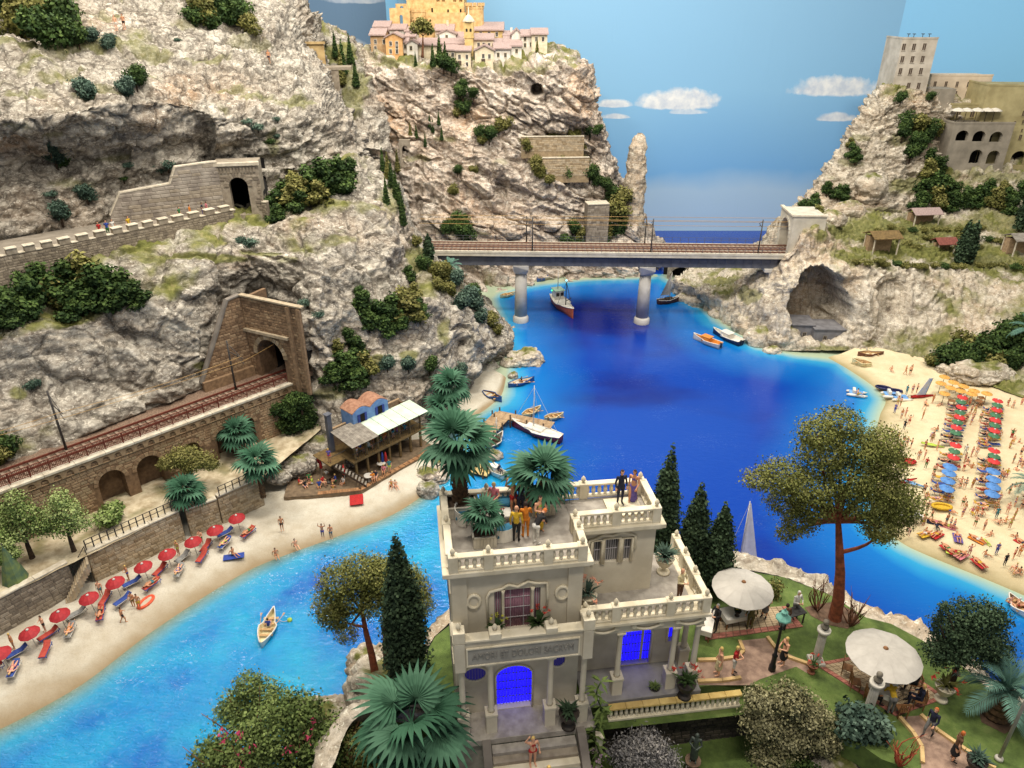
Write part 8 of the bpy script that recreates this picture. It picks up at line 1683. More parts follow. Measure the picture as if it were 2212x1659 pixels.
# ---- boats: bow and stern seen at (u, v)
def berth(bow,stern):a,b=Z(*bow,.1),Z(*stern,.1);c=(a+b)/2;c.z=0.0;return c,math.degrees(math.atan2(a.y-b.y,a.x-b.x)),(a-b).length
def boat(label,bow,stern,W=1.4,H=.55,**k):c,rz,L=berth(bow,stern);return rowboat(label,c,rz,max(2.4,L),W,H,**k),c,rz,max(2.4,L)
r,c,rz,L=boat("white rowing boat with a lone rower in the turquoise left bay",(594,1322),(566,1398),1.5,.55,nth=4,mi=HCREAM)
person("rower in a blue top sitting in the white rowing boat",c+Vector((0,.1,.3)),rz+90,'sit',0,'darkbrown','blue','white',sleeve=1)
rt=thing("buoy","small yellow buoy floating beside the white rowing boat","buoy",tuple(Z(626,1340,.05)));mb=MB();mb.lathe([(.05,-.15),(.22,0),(.2,.15),(.05,.26)],12);mb.build("float",cloth('lime'),rt);mb=MB();mb.tube([Z(626,1340,.1)-rt.location,Z(612,1343,.05)-rt.location,Z(598,1338,.3)-rt.location],.025,5);mb.build("rope",POLE_W,rt)
boat("cream rowing boat moored behind the jetty arm, upper one",(1168,884),(1128,902),1.3,.5,mh=HCREAM)
boat("cream rowing boat moored at the jetty tip, lower one",(1217,899),(1176,908),1.3,.5,mh=HCREAM)
r,c,rz,L=boat("blue rowing boat with red nets by the cove sand",(1084,868),(1043,852),1.5,.6,mh=HBLUE,mi=cloth('brown'),oars=False)
r,c,rz,L=boat("white and blue rowing boat off the little cove",(1154,822),(1098,836),1.5,.55,mh=HBLUE,mi=HW,oars=True)
person("rower in black in the boat off the little cove",c+Vector((0,0,.3)),rz+90,'sit',1,'darkbrown','black','navy',sleeve=1)
boat("small cream boat under the left part of the bridge",(1112,636),(1081,643),1.3,.5,mh=HCREAM,oars=False)
boat("small blue boat near the far shore beneath the bridge",(1184,602),(1160,608),1.4,.6,mh=HBLUE,oars=False)
boat("cream rowing boat drawn up at the corner of the right beach",(1838,790),(1880,800),1.6,.6,mh=HCREAM)[0].location.z=.55
boat("old brown rowing boat on the sand behind the cream one",(1905,778),(1850,778),1.4,.5,mh=HBROWN,oars=False)[0].location.z=.8
boat("dark red rowing boat lying by the retaining wall of the grey beach",(70,1318),(-40,1385),1.4,.5,mh=HRED,mi=TIMB)[0].location.z=1.3
r,c,rz,L=boat("white rowing boat with bathers at the right edge of the water",(2178,1296),(2216,1332),1.6,.6,oars=False)
for i in range(3):person(("bather in red","bather with a white cap","bather in blue")[i]+" sitting in the boat at the right edge",c+Vector((-.5+.5*i,.35-.3*i,.35)),60*i,'sit',0,('darkbrown','white','blond')[i],('red','white','blue')[i],'red')
def sailboat(label,bow,stern,mh,md,mast_h,W=1.8,H=.8,sail=None,stripe=None):
	c,rz,L=berth(bow,stern);rt=thing("sailing_boat",label,"sailing boat",tuple(c),R(rz));boat_shell(rt,L,W,H,mh,md,False,.3,.5,rail=HW)
	mb=MB();mb.tube([(.05*L,0,H),(.05*L,0,mast_h)],[.07,.04],8);mb.build("mast",POLE_W,rt);mb=MB();mb.tube([(.05*L,0,H+.7),(-.38*L,0,H+.6)],.05,6);mb.build("boom",POLE_W,rt)
	rigging(rt,[((.05*L,0,mast_h*.97),(.48*L,0,H)),((.05*L,0,mast_h*.97),(-.47*L,0,H)),((.05*L,0,mast_h*.9),(.0,W*.45,H)),((.05*L,0,mast_h*.9),(.0,-W*.45,H))],POLE_W,.02)
	mb=MB();mb.bbox((-.15*L,-.3*W,H*.86),(.2*L,.3*W,H+.3),.08);mb.build("cabin",md,rt)
	if sail:
		mb=MB();n=8;vs=[]
		for i in range(n+1):
			f=i/n;zz=H+.8+(mast_h-H-1.0)*f;w_=.42*L*(1-f)+.08
			for j in range(4):g=j/3;vs.append((.05*L-.06-w_*g,.18*math.sin(math.pi*g)*(1-f*.6),zz))
		mb.add(vs+[(x,y-.03,z)for x,y,z in vs],[t_ for i in range(n)for j in range(3)for t_ in((i*4+j,i*4+j+1,i*4+j+5,i*4+j+4),tuple(36+q for q in(i*4+j+4,i*4+j+5,i*4+j+1,i*4+j)))]);mb.build("sail",sail,rt)
	return rt,c,L
sailboat("red hulled sailing boat with a white mast at the jetty",(1106,920),(1212,956),HRED,HW,6.8,2.1,.85)
SAILG=mat("sail_grey",(196,190,178),(170,164,152),2,.8);SAILW=mat("sail_white",(244,240,232),(232,226,216),2,.8)
sailboat("dark brown sailing boat with a grey sail right of the bridge pier",(1466,650),(1420,656),HBROWN,TIMB_D,5.6,1.5,.7,SAILG)
sailboat("white sailing boat behind the shortest cypress",(1558,1226),(1638,1230),HW,HW,7.9,1.6,.6,SAILW)
sailboat("small grey fishing smack with a bare mast beside the jetty approach",(1086,942),(1056,972),mat("hull_mauve",(112,98,108),(86,74,84),3,.5),TIMB_D,3.6,1.6,.6)
c,rz,L=berth((1236,686),(1198,652));rt=thing("fishing_boat","white and red brown fishing boat with two masts between the bridge piers","fishing boat",tuple(c),R(rz));L=8.5;boat_shell(rt,L,2.7,1.3,mat("hull_white_rust",(176,96,66),(150,76,52),2,.45),HW,False,.35,.6,rail=HW)
mb=MB();mb.bbox((-3.4,-.8,1.1),(-1.6,.8,2.9),.06);k=mb.build("wheelhouse",HW,rt);mb=MB();mb.bbox((-3.55,-.95,2.9),(-1.4,.95,3.05),.04);mb.build("roof",mat("roof_pale_green",(170,196,176),(146,172,152),2,.6),k);mb=MB();[mb.box((-1.595,y-.3,2.0),(-1.57,y+.3,2.6))for y in(-.4,.4)];mb.build("window",GLASS_D,k)
mb=MB();mb.tube([(1.0,0,1.1),(1.0,0,5.6)],[.1,.06],8);mb.build("mast",MAST,rt);mb=MB();mb.tube([(-2.6,0,3.0),(-2.6,0,6.6)],[.08,.04],8);mb.build("mast",POLE_W,rt);rigging(rt,[((1,0,5.5),(4.1,0,1.6)),((1,0,5.5),(-2.6,0,6.4)),((1,0,5.4),(.2,1.2,1.3)),((1,0,5.4),(.2,-1.2,1.3))],MAST,.03);mb=MB();mb.tube([(1.0,0,2.0),(3.2,0,3.4)],.06,6);mb.build("boom",MAST,rt)
mb=MB();mb.lathe([(.02,-.16),(.17,0),(.02,.16)],10,(1.0,0,5.75));mb.build("mast_lamp",emis("lamp_cyan",(120,220,255),4),rt);mb=MB();mb.lathe([(.02,-.12),(.13,0),(.02,.12)],8,(-3.2,-.9,2.6));mb.build("side_lamp",emis("lamp_green",(80,255,150),2.5),rt)
def motorboat(label,bow,stern,mh,mi,mc,L=None,cabin=True):
	c,rz,l=berth(bow,stern);L=L or l;rt=thing("motor_boat",label,"motor boat",tuple(c),R(rz));boat_shell(rt,L,L*.34,.75,mh,mi,True,.25,.75,.5,rail=HW)
	if cabin:mb=MB();mb.bbox((-.12*L,-L*.11,.4),(.14*L,L*.11,1.25),.06);k=mb.build("cabin",mc,rt);mb=MB();mb.box((.141*L,-L*.09,.85),(.146*L,L*.09,1.15));mb.build("windscreen",GLASS_D,k);mb=MB();mb.bbox((-.16*L,-L*.12,1.25),(.16*L,L*.12,1.32),.02);mb.build("roof",mc,k)
	mb=MB();mb.bbox((-.49*L-.2,-.16,.2),(-.49*L+.12,.16,.95),.05);mb.build("outboard_motor",LAMP_K,rt);return rt,c,rz
motorboat("white motor boat with an orange interior right of the bridge piers",(1497,730),(1556,752),HW,mat("boat_orange",(222,144,60),(196,118,44),3,.5),MATS["boat_orange"])
motorboat("navy motor boat with a white cabin beside the orange one",(1540,718),(1600,746),HNAVY,HW,HW)
r,c,rz=motorboat("white motor boat with an open cockpit by the bathing raft",(1046,1012),(1092,1036),HW,HW,HW,cabin=True);person("helmsman in navy in the motor boat by the raft",c+Vector((.5,-.2,.35)),40,'chair',1,'darkbrown','navy','navy',sleeve=2,legs=2)
def pedalo(label,u,v,z,rz):
	rt=thing("pedal_boat",label,"pedal boat",tuple(Z(u,v,z)),R(rz));
	for y in(-.55,.55):mb=MB();mb.tube([(-1.3,y,.15),(-.9,y,.18),(.9,y,.18),(1.35,y,.3)],[.12,.22,.22,.05],8);mb.build("float",HW,rt)
	mb=MB();mb.bbox((-1.0,-.6,.3),(.8,.6,.4),.02);mb.build("deck",mat("pedalo_blue",(120,166,214),(96,142,194),3,.5),rt);mb=MB();mb.bbox((-.6,-.5,.4),(-.2,-.05,.9),.05);mb.bbox((-.6,.05,.4),(-.2,.5,.9),.05);mb.build("seat",HW,rt)
pedalo("pedal boat with two bathers on the water off the right beach",1850,853,.05,-20);person("bather in yellow riding the pedal boat",Z(1852,852,.55),80,'sit',0,'darkbrown','yellow','yellow',legs=1)
pedalo("white and blue pedal boat on the sand, left one of two",1926,856,.5,-10);pedalo("white and blue pedal boat on the sand, right one of two",1945,862,.5,-5)
def ring_boat(label,p,m,L=2.6,W=1.3,rz=0,name="dinghy",cat="inflatable boat"):
	rt=thing(name,label,cat,tuple(p),R(rz));rt.scale=(.72,)*3;mb=MB();n=22;mb.tube([Vector((L/2*math.cos(2*math.pi*i/n),W/2*math.sin(2*math.pi*i/n),.2))for i in range(n+1)],.2,8,False);mb.build("tube",m,rt);mb=MB();mb.prism([(L*.44*math.cos(2*math.pi*i/16),W*.42*math.sin(2*math.pi*i/16),.06)for i in range(16)],(0,0,.04));mb.build("floor",m,rt)
ring_boat("navy inflatable boat on the sand edge, left one",Z(1908,839,.5),HNAVY,rz=-25);ring_boat("navy inflatable boat on the sand edge, right one",Z(1932,846,.6),HNAVY,rz=-10);ring_boat("yellow inflatable boat among the bathers below the blue parasols",Z(2034,1096,1.0),cloth('yellow'),rz=-8);ring_boat("orange red inflatable boat on the wet grey sand",Z(316,1303,.55),mat("dinghy_orange",(232,96,60),(206,74,44),3,.6),2.2,1.1,70);ring_boat("red inflatable boat behind the pine crown on the sand",Z(1958,998,.8),RD,rz=-10)
rt=thing("windsurf_board","red windsurf board with a blue and grey sail on the right beach","windsurfer",tuple(Z(1992,857,.75)),R(8));mb=MB();hull_mesh(mb,3.2,.7,.2,.2);mb.build("board",RD,rt);mb=MB();mb.prism([(-.9,0,.3),(.4,0,.3),(.9,.1,2.6),(.4,.1,2.7)],(0,.04,0));mb.build("sail",mat("sail_blue",(132,164,212),(196,194,192),.9,.7),rt);mb=MB();mb.tube([(.4,0,.2),(.9,.1,2.7)],.03,6);mb.build("mast",MAST,rt)
for l,u,v,c,rz in(("yellow surfboard lying between the bathers and the parasols",2015,962,'lime',-25),("light blue surfboard on the sand below the pine crown",1975,1046,'lightblue',-35),("orange surfboard behind the light blue one",1962,1039,'red',20)):rt=thing("surfboard",l,"surfboard",tuple(Z(u,v,1.0)),R(rz));mb=MB();hull_mesh(mb,2.5,.6,.1,.2);mb.build("board",cloth(c),rt)
# ---- parasols and bathers of the grey beach
LR=[(14,1388),(75,1345),(138,1307),(200,1273),(256,1241),(316,1209),(366,1184),(421,1159),(469,1136),(515,1112)]
REDP=mat("parasol_red",(176,44,48),(152,34,40),3,.7);BRED=mat("lounger_red",(188,78,62),(160,60,50),3,.8);BBLU=mat("lounger_blue",(60,86,160),(48,68,132),3,.8);BGRY=mat("lounger_grey",(150,150,146),(126,126,122),3,.8)
od=["first","second","third","fourth","fifth","sixth","seventh","eighth","ninth","tenth"]
GB="parasols along the grey beach"
for i,(u,v)in enumerate(LR):
	s=.92-.03*i;p=Z(u+4,v+52-2.2*i,1.15);parasol("red beach parasol on the grey sand, %s from the left"%od[i],p,.8,1.95,REDP,8,True,(.05,-.08),GB)
	q=random.Random(i+40)
	for j in range(2):
		m=(BRED,BBLU,BRED,BGRY)[(i+j)%4];x=p+Vector((-.9+1.8*j+q.uniform(-.3,.3),-.7+q.uniform(-.3,.3),0));rz=q.uniform(-50,10)+20*j
		lounger("%s sun lounger %s the %s red parasol of the grey beach"%('red' if m is BRED else 'blue' if m is BBLU else 'grey',('left of','right of')[j],od[i]),x,rz,POLE_W if(i+j)%2 else BBLU,m,"sun loungers on the grey beach")
		if(i*2+j)%3:c=pc[(i*5+j*7)%12];person("%s in %s %s the %s red parasol"%('sunbather lying' if j else 'bather',c,'on the lounger right of' if j else 'standing left of',od[i]),x+Vector((0,0,.36))if j else x+Vector((-.6,.5,0)),rz+180*(j==1),'lie' if j else('sit','stand','hold')[i%3],i%2,('darkbrown','blond')[(i+j)%2],c,pc[(i*5+j*7)%12],male=(i+j)%2==0)
for l,u,v,f,po,sk_,c,z in(("man with a straw hat and black shorts walking on the wet sand",268,1345,130,'walk',1,'black',.5),("man in khaki standing left of the orange dinghy",290,1312,0,'hold',1,'olive',.6),("child with a yellow ring left of the orange dinghy",302,1316,0,'stand',1,'yellow',.6),("bather in dark trunks walking alone on the grey sand",610,1146,20,'stand',1,'black',1.0),("bather in blue sitting on the wet sand",638,1180,40,'sit',0,'navy',.6),("bather in brown lying on the wet sand",596,1200,30,'sit',1,'brown',.6),("woman in purple strolling with a companion on the grey sand",698,1162,0,'both',1,'purple',.8),("companion in grey with a bicycle on the grey sand",716,1164,0,'hold',1,'grey',.8),("bather in teal on the blue air mattress",503,1198,60,'sit',1,'teal',.85),("hiker in black at the upper left cliff path",268,62,0,'stand',1,'black',None),("hiker in white at the upper left cliff path",256,64,0,'stand',0,'white',None),("hiker in navy on the slope left of the ochre gallery",586,134,0,'stand',1,'navy',None)):
	person(l,hit(u,v)if z is None else Z(u,v,z),f,po,sk_,'darkbrown',c,c,male=True)
towel("blue air mattress on the grey sand right of the parasols",Z(505,1202,.8),-75,cloth('blue'),.8,1.9,name="air_mattress",cat="air mattress")
for i,u in enumerate((205,222,235,270,382,405,432,442)):
	v=533+(437-533)*u/500-3;p=Z(u,v,RZ+1.6);d=Vector((-.35,1.3,0));person("tourist in %s looking over the crenellated wall"%pc[i],Vector((p.x,p.y,RZ+.05))+d,20*i,'stand',0,'darkbrown',pc[i],pc[i+3],sleeve=1,legs=2)
# ---- right beach: two rows of parasols, straw parasols, bathers
RX=lambda x,y:(1837.8+x/5.906,768+y/5.906)
C_={'r':('red',mat("parasol_bright_red",(214,60,58),(190,48,48),3,.7)),'g':('green',mat("parasol_green",(72,120,84),(58,100,70),3,.7)),'b':('blue',mat("parasol_blue",(90,140,200),(74,120,178),3,.7))}
rowA=[('r',1385,540),('g',1365,600),('r',1370,670),('g',1350,735),('r',1345,798),('g',1320,860),('r',1305,930),('g',1295,1000),('r',1295,1160),('g',1275,1235),('r',1265,1315),('b',1220,1440),('b',1205,1520),('b',1190,1620),('b',1175,1718)]
rowB=[('r',1830,585),('g',1825,640),('r',1820,705),('g',1800,770),('r',1800,835),('g',1790,900),('r',1785,970),('g',1780,1040),('r',1780,1230),('g',1780,1300),('r',1775,1370),('b',1765,1500),('b',1770,1600),('b',1765,1693),('b',1750,1788)]
WT=cloth('white');marks=[]
for rn,row in(("left",rowA),("right",rowB)):
	cnt={}
	for k,x,y in row:
		cn,m=C_[k];cnt[cn]=cnt.get(cn,0)+1;nm="%s %s parasol, %s row"%(od[cnt[cn]-1],cn,rn);u,v=RX(x,y);p=Z(u,v+17,1.1);big=.74 if k=='b' else .64
		parasol(cn+" beach parasol, %s %s one from the far end of the %s row"%(od[cnt[cn]-1],cn,rn),p,big,1.5,m,8,False,(.04,.02),"parasol rows on the crowded beach",WT if k!='b' else m,drop=.2);marks.append((nm,p))
		q=random.Random(int(x+y));mm=(BRED,BBLU,mat("lounger_navy",(40,44,70),(30,34,56),3,.8),mat("lounger_yellow",(222,178,60),(196,150,44),3,.8))[q.randrange(4)if k!='b' else(3,3,0,1)[q.randrange(4)]]
		for j,sx in enumerate((-1.1,.2)):
			lounger("%s lounger %s the %s"%(mm.name.split('_')[1],('left of','under')[j],nm),p+Vector((sx,-.5+.3*j,0)),80+q.uniform(-15,15),POLE_W,mm,"loungers under the parasol rows",s=.75)
			if q.random()<.75:c=pc[q.randrange(12)];person("sunbather in %s lying %s the %s"%(c,('left of','under')[j],nm),p+Vector((sx,-.5+.3*j,.3)),80+180,'lie',q.randrange(2),('darkbrown','blond')[q.randrange(2)],c,c,male=q.random()<.5,s=.82)
STRAW=mat("straw_canopy",(222,172,92),(190,138,66),6,.95,.5,20)
for i,(x,y)in enumerate(((1165,290),(1280,360),(1240,430),(1405,410),(1370,470),(1540,470),(1700,505),(1510,510),(1120,372),(1165,505))):
	u,v=RX(x,y);p=Z(u,v+15,1.3);parasol("straw topped parasol by the pale rocks",p,.68,1.5,STRAW,12,False,(0,0),"straw parasols of the beach cafe",STRAW,name="straw_parasol",drop=.22,pole=TIMB);marks.append(("straw parasols",p))
	if i%2:table("small wooden cafe table under the straw parasols",p+Vector((.6,-.9,0)),.3*i,.8,.8,False,"cafe_table")
PP=[(515,175,'sit'),(690,225,'walk'),(750,230,'stand'),(765,215,'stand'),(705,480,'stand'),(778,470,'stand'),(835,460,'hold'),(590,625,'stand'),(628,635,'stand'),(555,720,'stand'),(640,790,'stand'),(690,770,'hold'),(735,870,'both'),(910,800,'stand'),(675,930,'stand'),(585,1090,'stand'),(660,1140,'stand'),(705,1150,'stand'),(760,1170,'hold'),(420,1090,'sit'),(500,1060,'wave'),(610,1230,'both'),(855,1320,'stand'),(930,1320,'stand'),(950,1420,'stand'),(1040,590,'stand'),(935,670,'walk'),(960,600,'lie'),(1100,940,'sit'),(1040,1000,'lie'),(1525,730,'stand'),(1570,740,'walk'),(1640,830,'stand'),(1525,870,'both'),(1450,1250,'stand'),(1530,1280,'hold'),(1430,1460,'bend'),(1545,1420,'sit'),(1900,1560,'stand'),(1970,1560,'stand'),(2060,1370,'stand'),(2135,1400,'walk'),(2160,1270,'stand'),(2015,1190,'stand'),(2040,1050,'both'),(2140,1110,'sit'),(1030,1600,'stand'),(1410,1600,'sit'),(1700,1160,'stand'),(945,1860,'hold'),(1225,1840,'sit'),(920,2090,'sit'),(1210,2140,'stand'),(1300,2210,'walk'),(1100,2180,'lie'),(950,2250,'sit'),(1575,2170,'hold'),(1415,2050,'stand'),(1440,1990,'stand'),(1545,1990,'sit'),(1660,2010,'bend'),(1590,2030,'stand'),(1890,2130,'sit'),(1975,2110,'sit'),(1850,2060,'stand'),(2080,1920,'stand'),(2170,1950,'walk'),(2075,2080,'stand'),(1780,2290,'sit'),(1850,2520,'stand'),(1710,2540,'sit'),(1500,2540,'wave'),(2070,2580,'stand'),(2140,2540,'stand'),(1955,2660,'stand'),(2080,2770,'sit'),(2150,2760,'sit'),(2090,2740,'chair'),(735,2290,'bend'),(1720,2370,'lie'),(2010,1760,'stand'),(1875,1870,'stand'),(2100,2320,'sit'),(1990,2000,'stand')]
def near(p):return min(marks,key=lambda m:(m[1]-p).length)[0]
for i,(x,y,po)in enumerate(PP):
	c=pc[(i*5)%12];ml=i%2==0;dr=i%5==4;p=Z(*RX(x,y+15),.95 if y<2200 else .6);w_={'sit':'sitting','walk':'walking','stand':'standing','hold':'holding something','both':'raising both arms','wave':'waving','lie':'lying','bend':'bending down','chair':'seated'}[po]
	person("person in %s %s by the %s"%(c,w_,near(p)),p,(i*73)%360,po,i%3%2,('darkbrown','blond','darkbrown','ginger')[i%4],c,c if not dr else pc[(i+4)%12],sleeve=1 if dr else 0,legs=2 if dr else 0,male=ml,s=.82,group="bathers on the crowded beach")
q=random.Random(77)
for i in range(70):
	x,y=q.uniform(880,2350),q.uniform(620,2250)
	if x<1050 and y>1500 and y<1700:continue
	c=pc[q.randrange(12)];po=('stand','walk','sit','lie','stand','hold')[q.randrange(6)];p=Z(*RX(x,y),.98)
	person("%s person in %s by the %s"%({'lie':'lying','sit':'sitting'}.get(po,'upright'),c,near(p)),p,q.uniform(0,360),po,q.randrange(2),('darkbrown','blond')[q.randrange(2)],c,c,male=q.random()<.5,s=.82,group="bathers on the crowded beach")
for x,y,c,rz,l in((950,2280,'yellow',-70,"yellow towel near the water"),(1095,2290,'red',-60,"dark red towel near the water"),(1075,2130,'navy',60,"dark checked towel with two bathers"),(1235,2180,'pink',60,"pink towel right of the checked towel"),(1365,2330,'purple',-20,"lilac towel in the middle of the beach front"),(1610,2350,'orange',35,"large orange towel"),(1240,2470,'red',20,"red towel left of the lime towel"),(1320,2510,'lime',70,"lime green towel at the waterline"),(1410,2550,'pink',-60,"pink towel right of the lime towel"),(1635,2650,'red',15,"crimson towel nearest the waterline"),(2190,2400,'red',20,"red towel at the right edge")):
	p=Z(*RX(x,y),.72);towel(l+" on the crowded beach",p,rz,cloth(c),.8,1.5);person("sunbather lying on the "+l,p+Vector((0,0,.05)),rz,'lie',1,'darkbrown',pc[(int(x))%12],pc[int(x)%12])
table("yellow drinks stall with bottles under the pine crown on the sand",Z(*RX(750,2090),.9),-.1,2.0,1.0,True,"drinks_stall")
# ---- boulders
for i,(u,v,r,sx,sy,sz,z)in enumerate(((1505,618,26,1.4,1,.8,.6),(1545,610,24,1.2,1,.8,1.6),(1490,640,18,1.5,1,.6,0),(1530,645,26,1.4,1,.7,.3),(1575,640,28,1.2,1,.9,1.6),(1560,675,18,1.3,1,.7,0),(1598,668,30,1,1,.9,1.0),(1625,650,26,1,1,.9,3.0),(1618,700,26,1,1,.8,.6),(1655,690,26,1.1,1,1,2.0),(1650,728,24,1.3,1,.8,.5),(1690,725,26,1.2,1,.8,1.0),(1632,730,16,1.2,1,.8,0),(1668,753,12,1.3,1,.7,0),(1590,600,22,1.3,1,.9,3.2))):
	p=Z(u,v+6,z);boulder("rounded cream boulder on the shore below the right bridge end",p,r*mpp(p)*1.35,None,i,(sx,sy,sz),group="shore boulders",sub=4)
for u,v,r,sc,l,m in((692,968,40,(1.2,1,.8),"grey rock slope left of the beach bar chimney",ROCK_L),(640,1006,34,(1.3,1,.7),"grey rock between the palm and the bar tables",ROCK_L),(600,1030,22,(1.3,1,.7),"small grey rock at the foot of the palm by the bar",ROCK_L),(738,985,30,(1.2,1,.9),"grey rock behind the bar stair",ROCK_L),(1135,778,34,(1.2,.9,.75),"jagged white rock islet off the headland",None),(1105,785,20,(1.2,.9,.7),"smaller white rock left of the islet peak",None),(1108,812,11,(1,1,.8),"single small round rock beside the cove water",ROCK_L),(925,1030,30,(1.5,1,.7),"brown layered boulder below the bar boardwalk",ROCK_C),(885,1040,22,(1.6,1,.5),"flat grey rock slab at the boardwalk end",ROCK_L),(945,1002,26,(1.6,1,.5),"pale rock shelf behind the tall roof palm",ROCK_L),(926,1062,24,(1.1,1,.9),"grey rock standing in the water beside the villa roof",ROCK_L),(1068,985,16,(1.2,1,.8),"grey rock beside the small fishing smack",ROCK_L),(1010,795,26,(1.5,1,.6),"grey shelving rock under the headland by the cove",ROCK_L),(1045,792,22,(1.5,1,.6),"rock slab at the tip of the cove",ROCK_L),(810,1058,10,(1.2,1,.7),"small white stone on the grey sand below the boardwalk",None),(1880,400,26,(1.3,1,1),"big rounded boulder on the right hill",None),(1870,430,20,(1.4,1,.8),"boulder under the big rounded one on the right hill",None),(1830,455,30,(1.3,1,.8),"pale boulder beside the concrete portal, upper",None),(1800,475,24,(1.3,1,.8),"pale boulder beside the concrete portal, lower",None),(2120,805,44,(1.6,1,.5),"layered pale rock slab behind the straw parasols",None),(2070,795,30,(1.5,1,.5),"left end of the layered pale rocks by the straw parasols",None)):
	p=Z(u,v,.2 if v<960 or u>800 else 2.2)if v>700 and u<1200 else hit(u,v);boulder(l,p,r*mpp(p),m,u%17,sc,sub=4+(r>28))
# pinnacle and mountain terraces
a=P(1366,445,142);mb=MB();rows_=[];N_=40;Hh=P(1362,288,142).z-a.z+3
bmn=bmesh.new();bmesh.ops.create_cone(bmn,segments=30,radius1=1,radius2=1,depth=1,cap_ends=True);bmn.free()
th,hz_=np.meshgrid(np.linspace(0,2*np.pi,49),np.linspace(0,1,70));rad=(2.2-.9*hz_)*np.clip((1.0-hz_)*7,.05,1)**.5;S=np.stack([a.x+rad*np.cos(th)+.3*hz_,a.y+rad*np.sin(th),a.z-3+Hh*hz_],2);q_=S.reshape(-1,3);dd=(.5*fbm(q_/1.8,3)+.35*ridged(q_/1.2,3)).reshape(70,49);dd[:,-1]=dd[:,0];S[...,0]+=dd*np.cos(th);S[...,1]+=dd*np.sin(th)
o=grid_mesh("rock_needle",S,ROCK_R,{'grass':0*th,'ochre':.4+0*th});tag(o,"slender rock needle standing free against the painted sky","rock")
wall_run("terrace_wall","curved upper road wall on the village mountain",P(1126,322,139.3),P(1262,300,140.0),P(1126,330,138.2).z,P(1200,296,139.6).z,.6,STONE_T,.7,.35)
wall_run("terrace_wall","broad lower retaining wall on the village mountain",P(1152,378,138.6),P(1272,376,139.4),P(1200,384,137.6).z,P(1200,342,138.9).z,.6,STONE_T,.7,.35)
wall_run("ruined_wall","ivy hung square wall behind the bridge, beside the dark tree",P(1266,525,135.6),P(1312,525,136.2),P(1290,540,134.6).z,P(1290,446,134.6).z,2.5,STONE_G,.7,.4)
p0,p1=P(864,343,137.0),P(888,343,137.0);cM=frame((p0.x,p0.y,p0.z),p1-p0);rt=thing("wayside_chapel","small stone arch niche on the flank of the village mountain","chapel",tuple(cM.translation));cMi=Matrix.Translation(rt.location).inverted()@cM;cw=(p1-p0).length;ch=P(870,302,137).z-p0.z;oc_=(cw*.22,cw*.78,0,ch*.45,ch*.25);mb=MB();panel(mb,cMi,cw,ch,[oc_],1.0,z0=-1.5);mb.T=cMi;mb.box((0,.03,ch-.02),(cw,3,ch));mb.build("wall",STONE_G[1],rt);mb=MB();filler(mb,cMi,oc_,.98);mb.build("niche",BLACK,rt)
# cave house, hut and sheds of the right cliff
CAVE=mat("cave_house_grey",(128,126,128),(104,102,104),1,.9,.2)
for i,(u0,u1,vt,vb,Y)in enumerate(((1704,1752,702,746,105.5),(1752,1836,712,752,104.3))):
	p0,p1=P(u0,vb,Y),P(u1,vb,Y-.3);hM=frame(p0,p1-p0);rt=thing("cave_house",("small grey house deep in the cave mouth, left one","grey house with a flat roof in the cave mouth, right one")[i],"house",tuple(p0));hi_=Matrix.Translation(rt.location).inverted()@hM;w_=(p1-p0).length;h_=P(u0,vt,Y).z-p0.z;mb=MB();mb.T=hi_;mb.box((0,0,-1),(w_,4,h_));mb.build("wall",CAVE,rt);mb=MB();mb.T=hi_;mb.box((-.1,-.2,h_),(w_+.1,4,h_+.15));mb.build("roof",CAVE,rt)
	for f in(.3,.6):win_part(rt,hi_,w_*f,h_*.55,.45,.7,STONE_G[1],GLASS_D)
def shed(label,u,v,w,d,h,mr,rz=.1,open_=True):
	p=hit(u,v);rt=thing("garden_hut",label,"hut",tuple(p),rz);
	for x in(-w/2+.1,w/2-.1):
		for y in(-d/2+.1,d/2-.1):mb=MB();mb.box((x-.08,y-.08,-.5),(x+.08,y+.08,h));mb.build("post",COPING if open_ else TIMB,rt)
	mb=MB();mb.prism([(-w/2-.3,-d/2-.4,h-.1),(-w/2-.3,0,h+.7),(-w/2-.3,d/2+.4,h-.1),(-w/2-.3,d/2+.4,h),(-w/2-.3,0,h+.82),(-w/2-.3,-d/2-.4,h)],(w+.6,0,0));mb.build("roof",mr,rt);mb=MB();mb.box((-w/2+.1,.1,-.5),(w/2-.3,d/2-.2,h-.15));mb.build("wall",STONE_B[1],rt)
shed("small open garden hut with white posts on the right terrace",1902,536,4.2,3,2.3,TIMB);shed("long low shed with a mauve roof on the terrace below the hill",1990,474,4.6,2.6,1.5,ROOF_P);shed("small shed with a rust red roof left of the two cypresses",2040,535,3.0,2,1.2,mat("roof_rust",(142,84,72),(112,62,54),4,.9,.3));shed("grey hut at the right edge of the terrace",2196,545,4,3,2.2,PLANK_G)
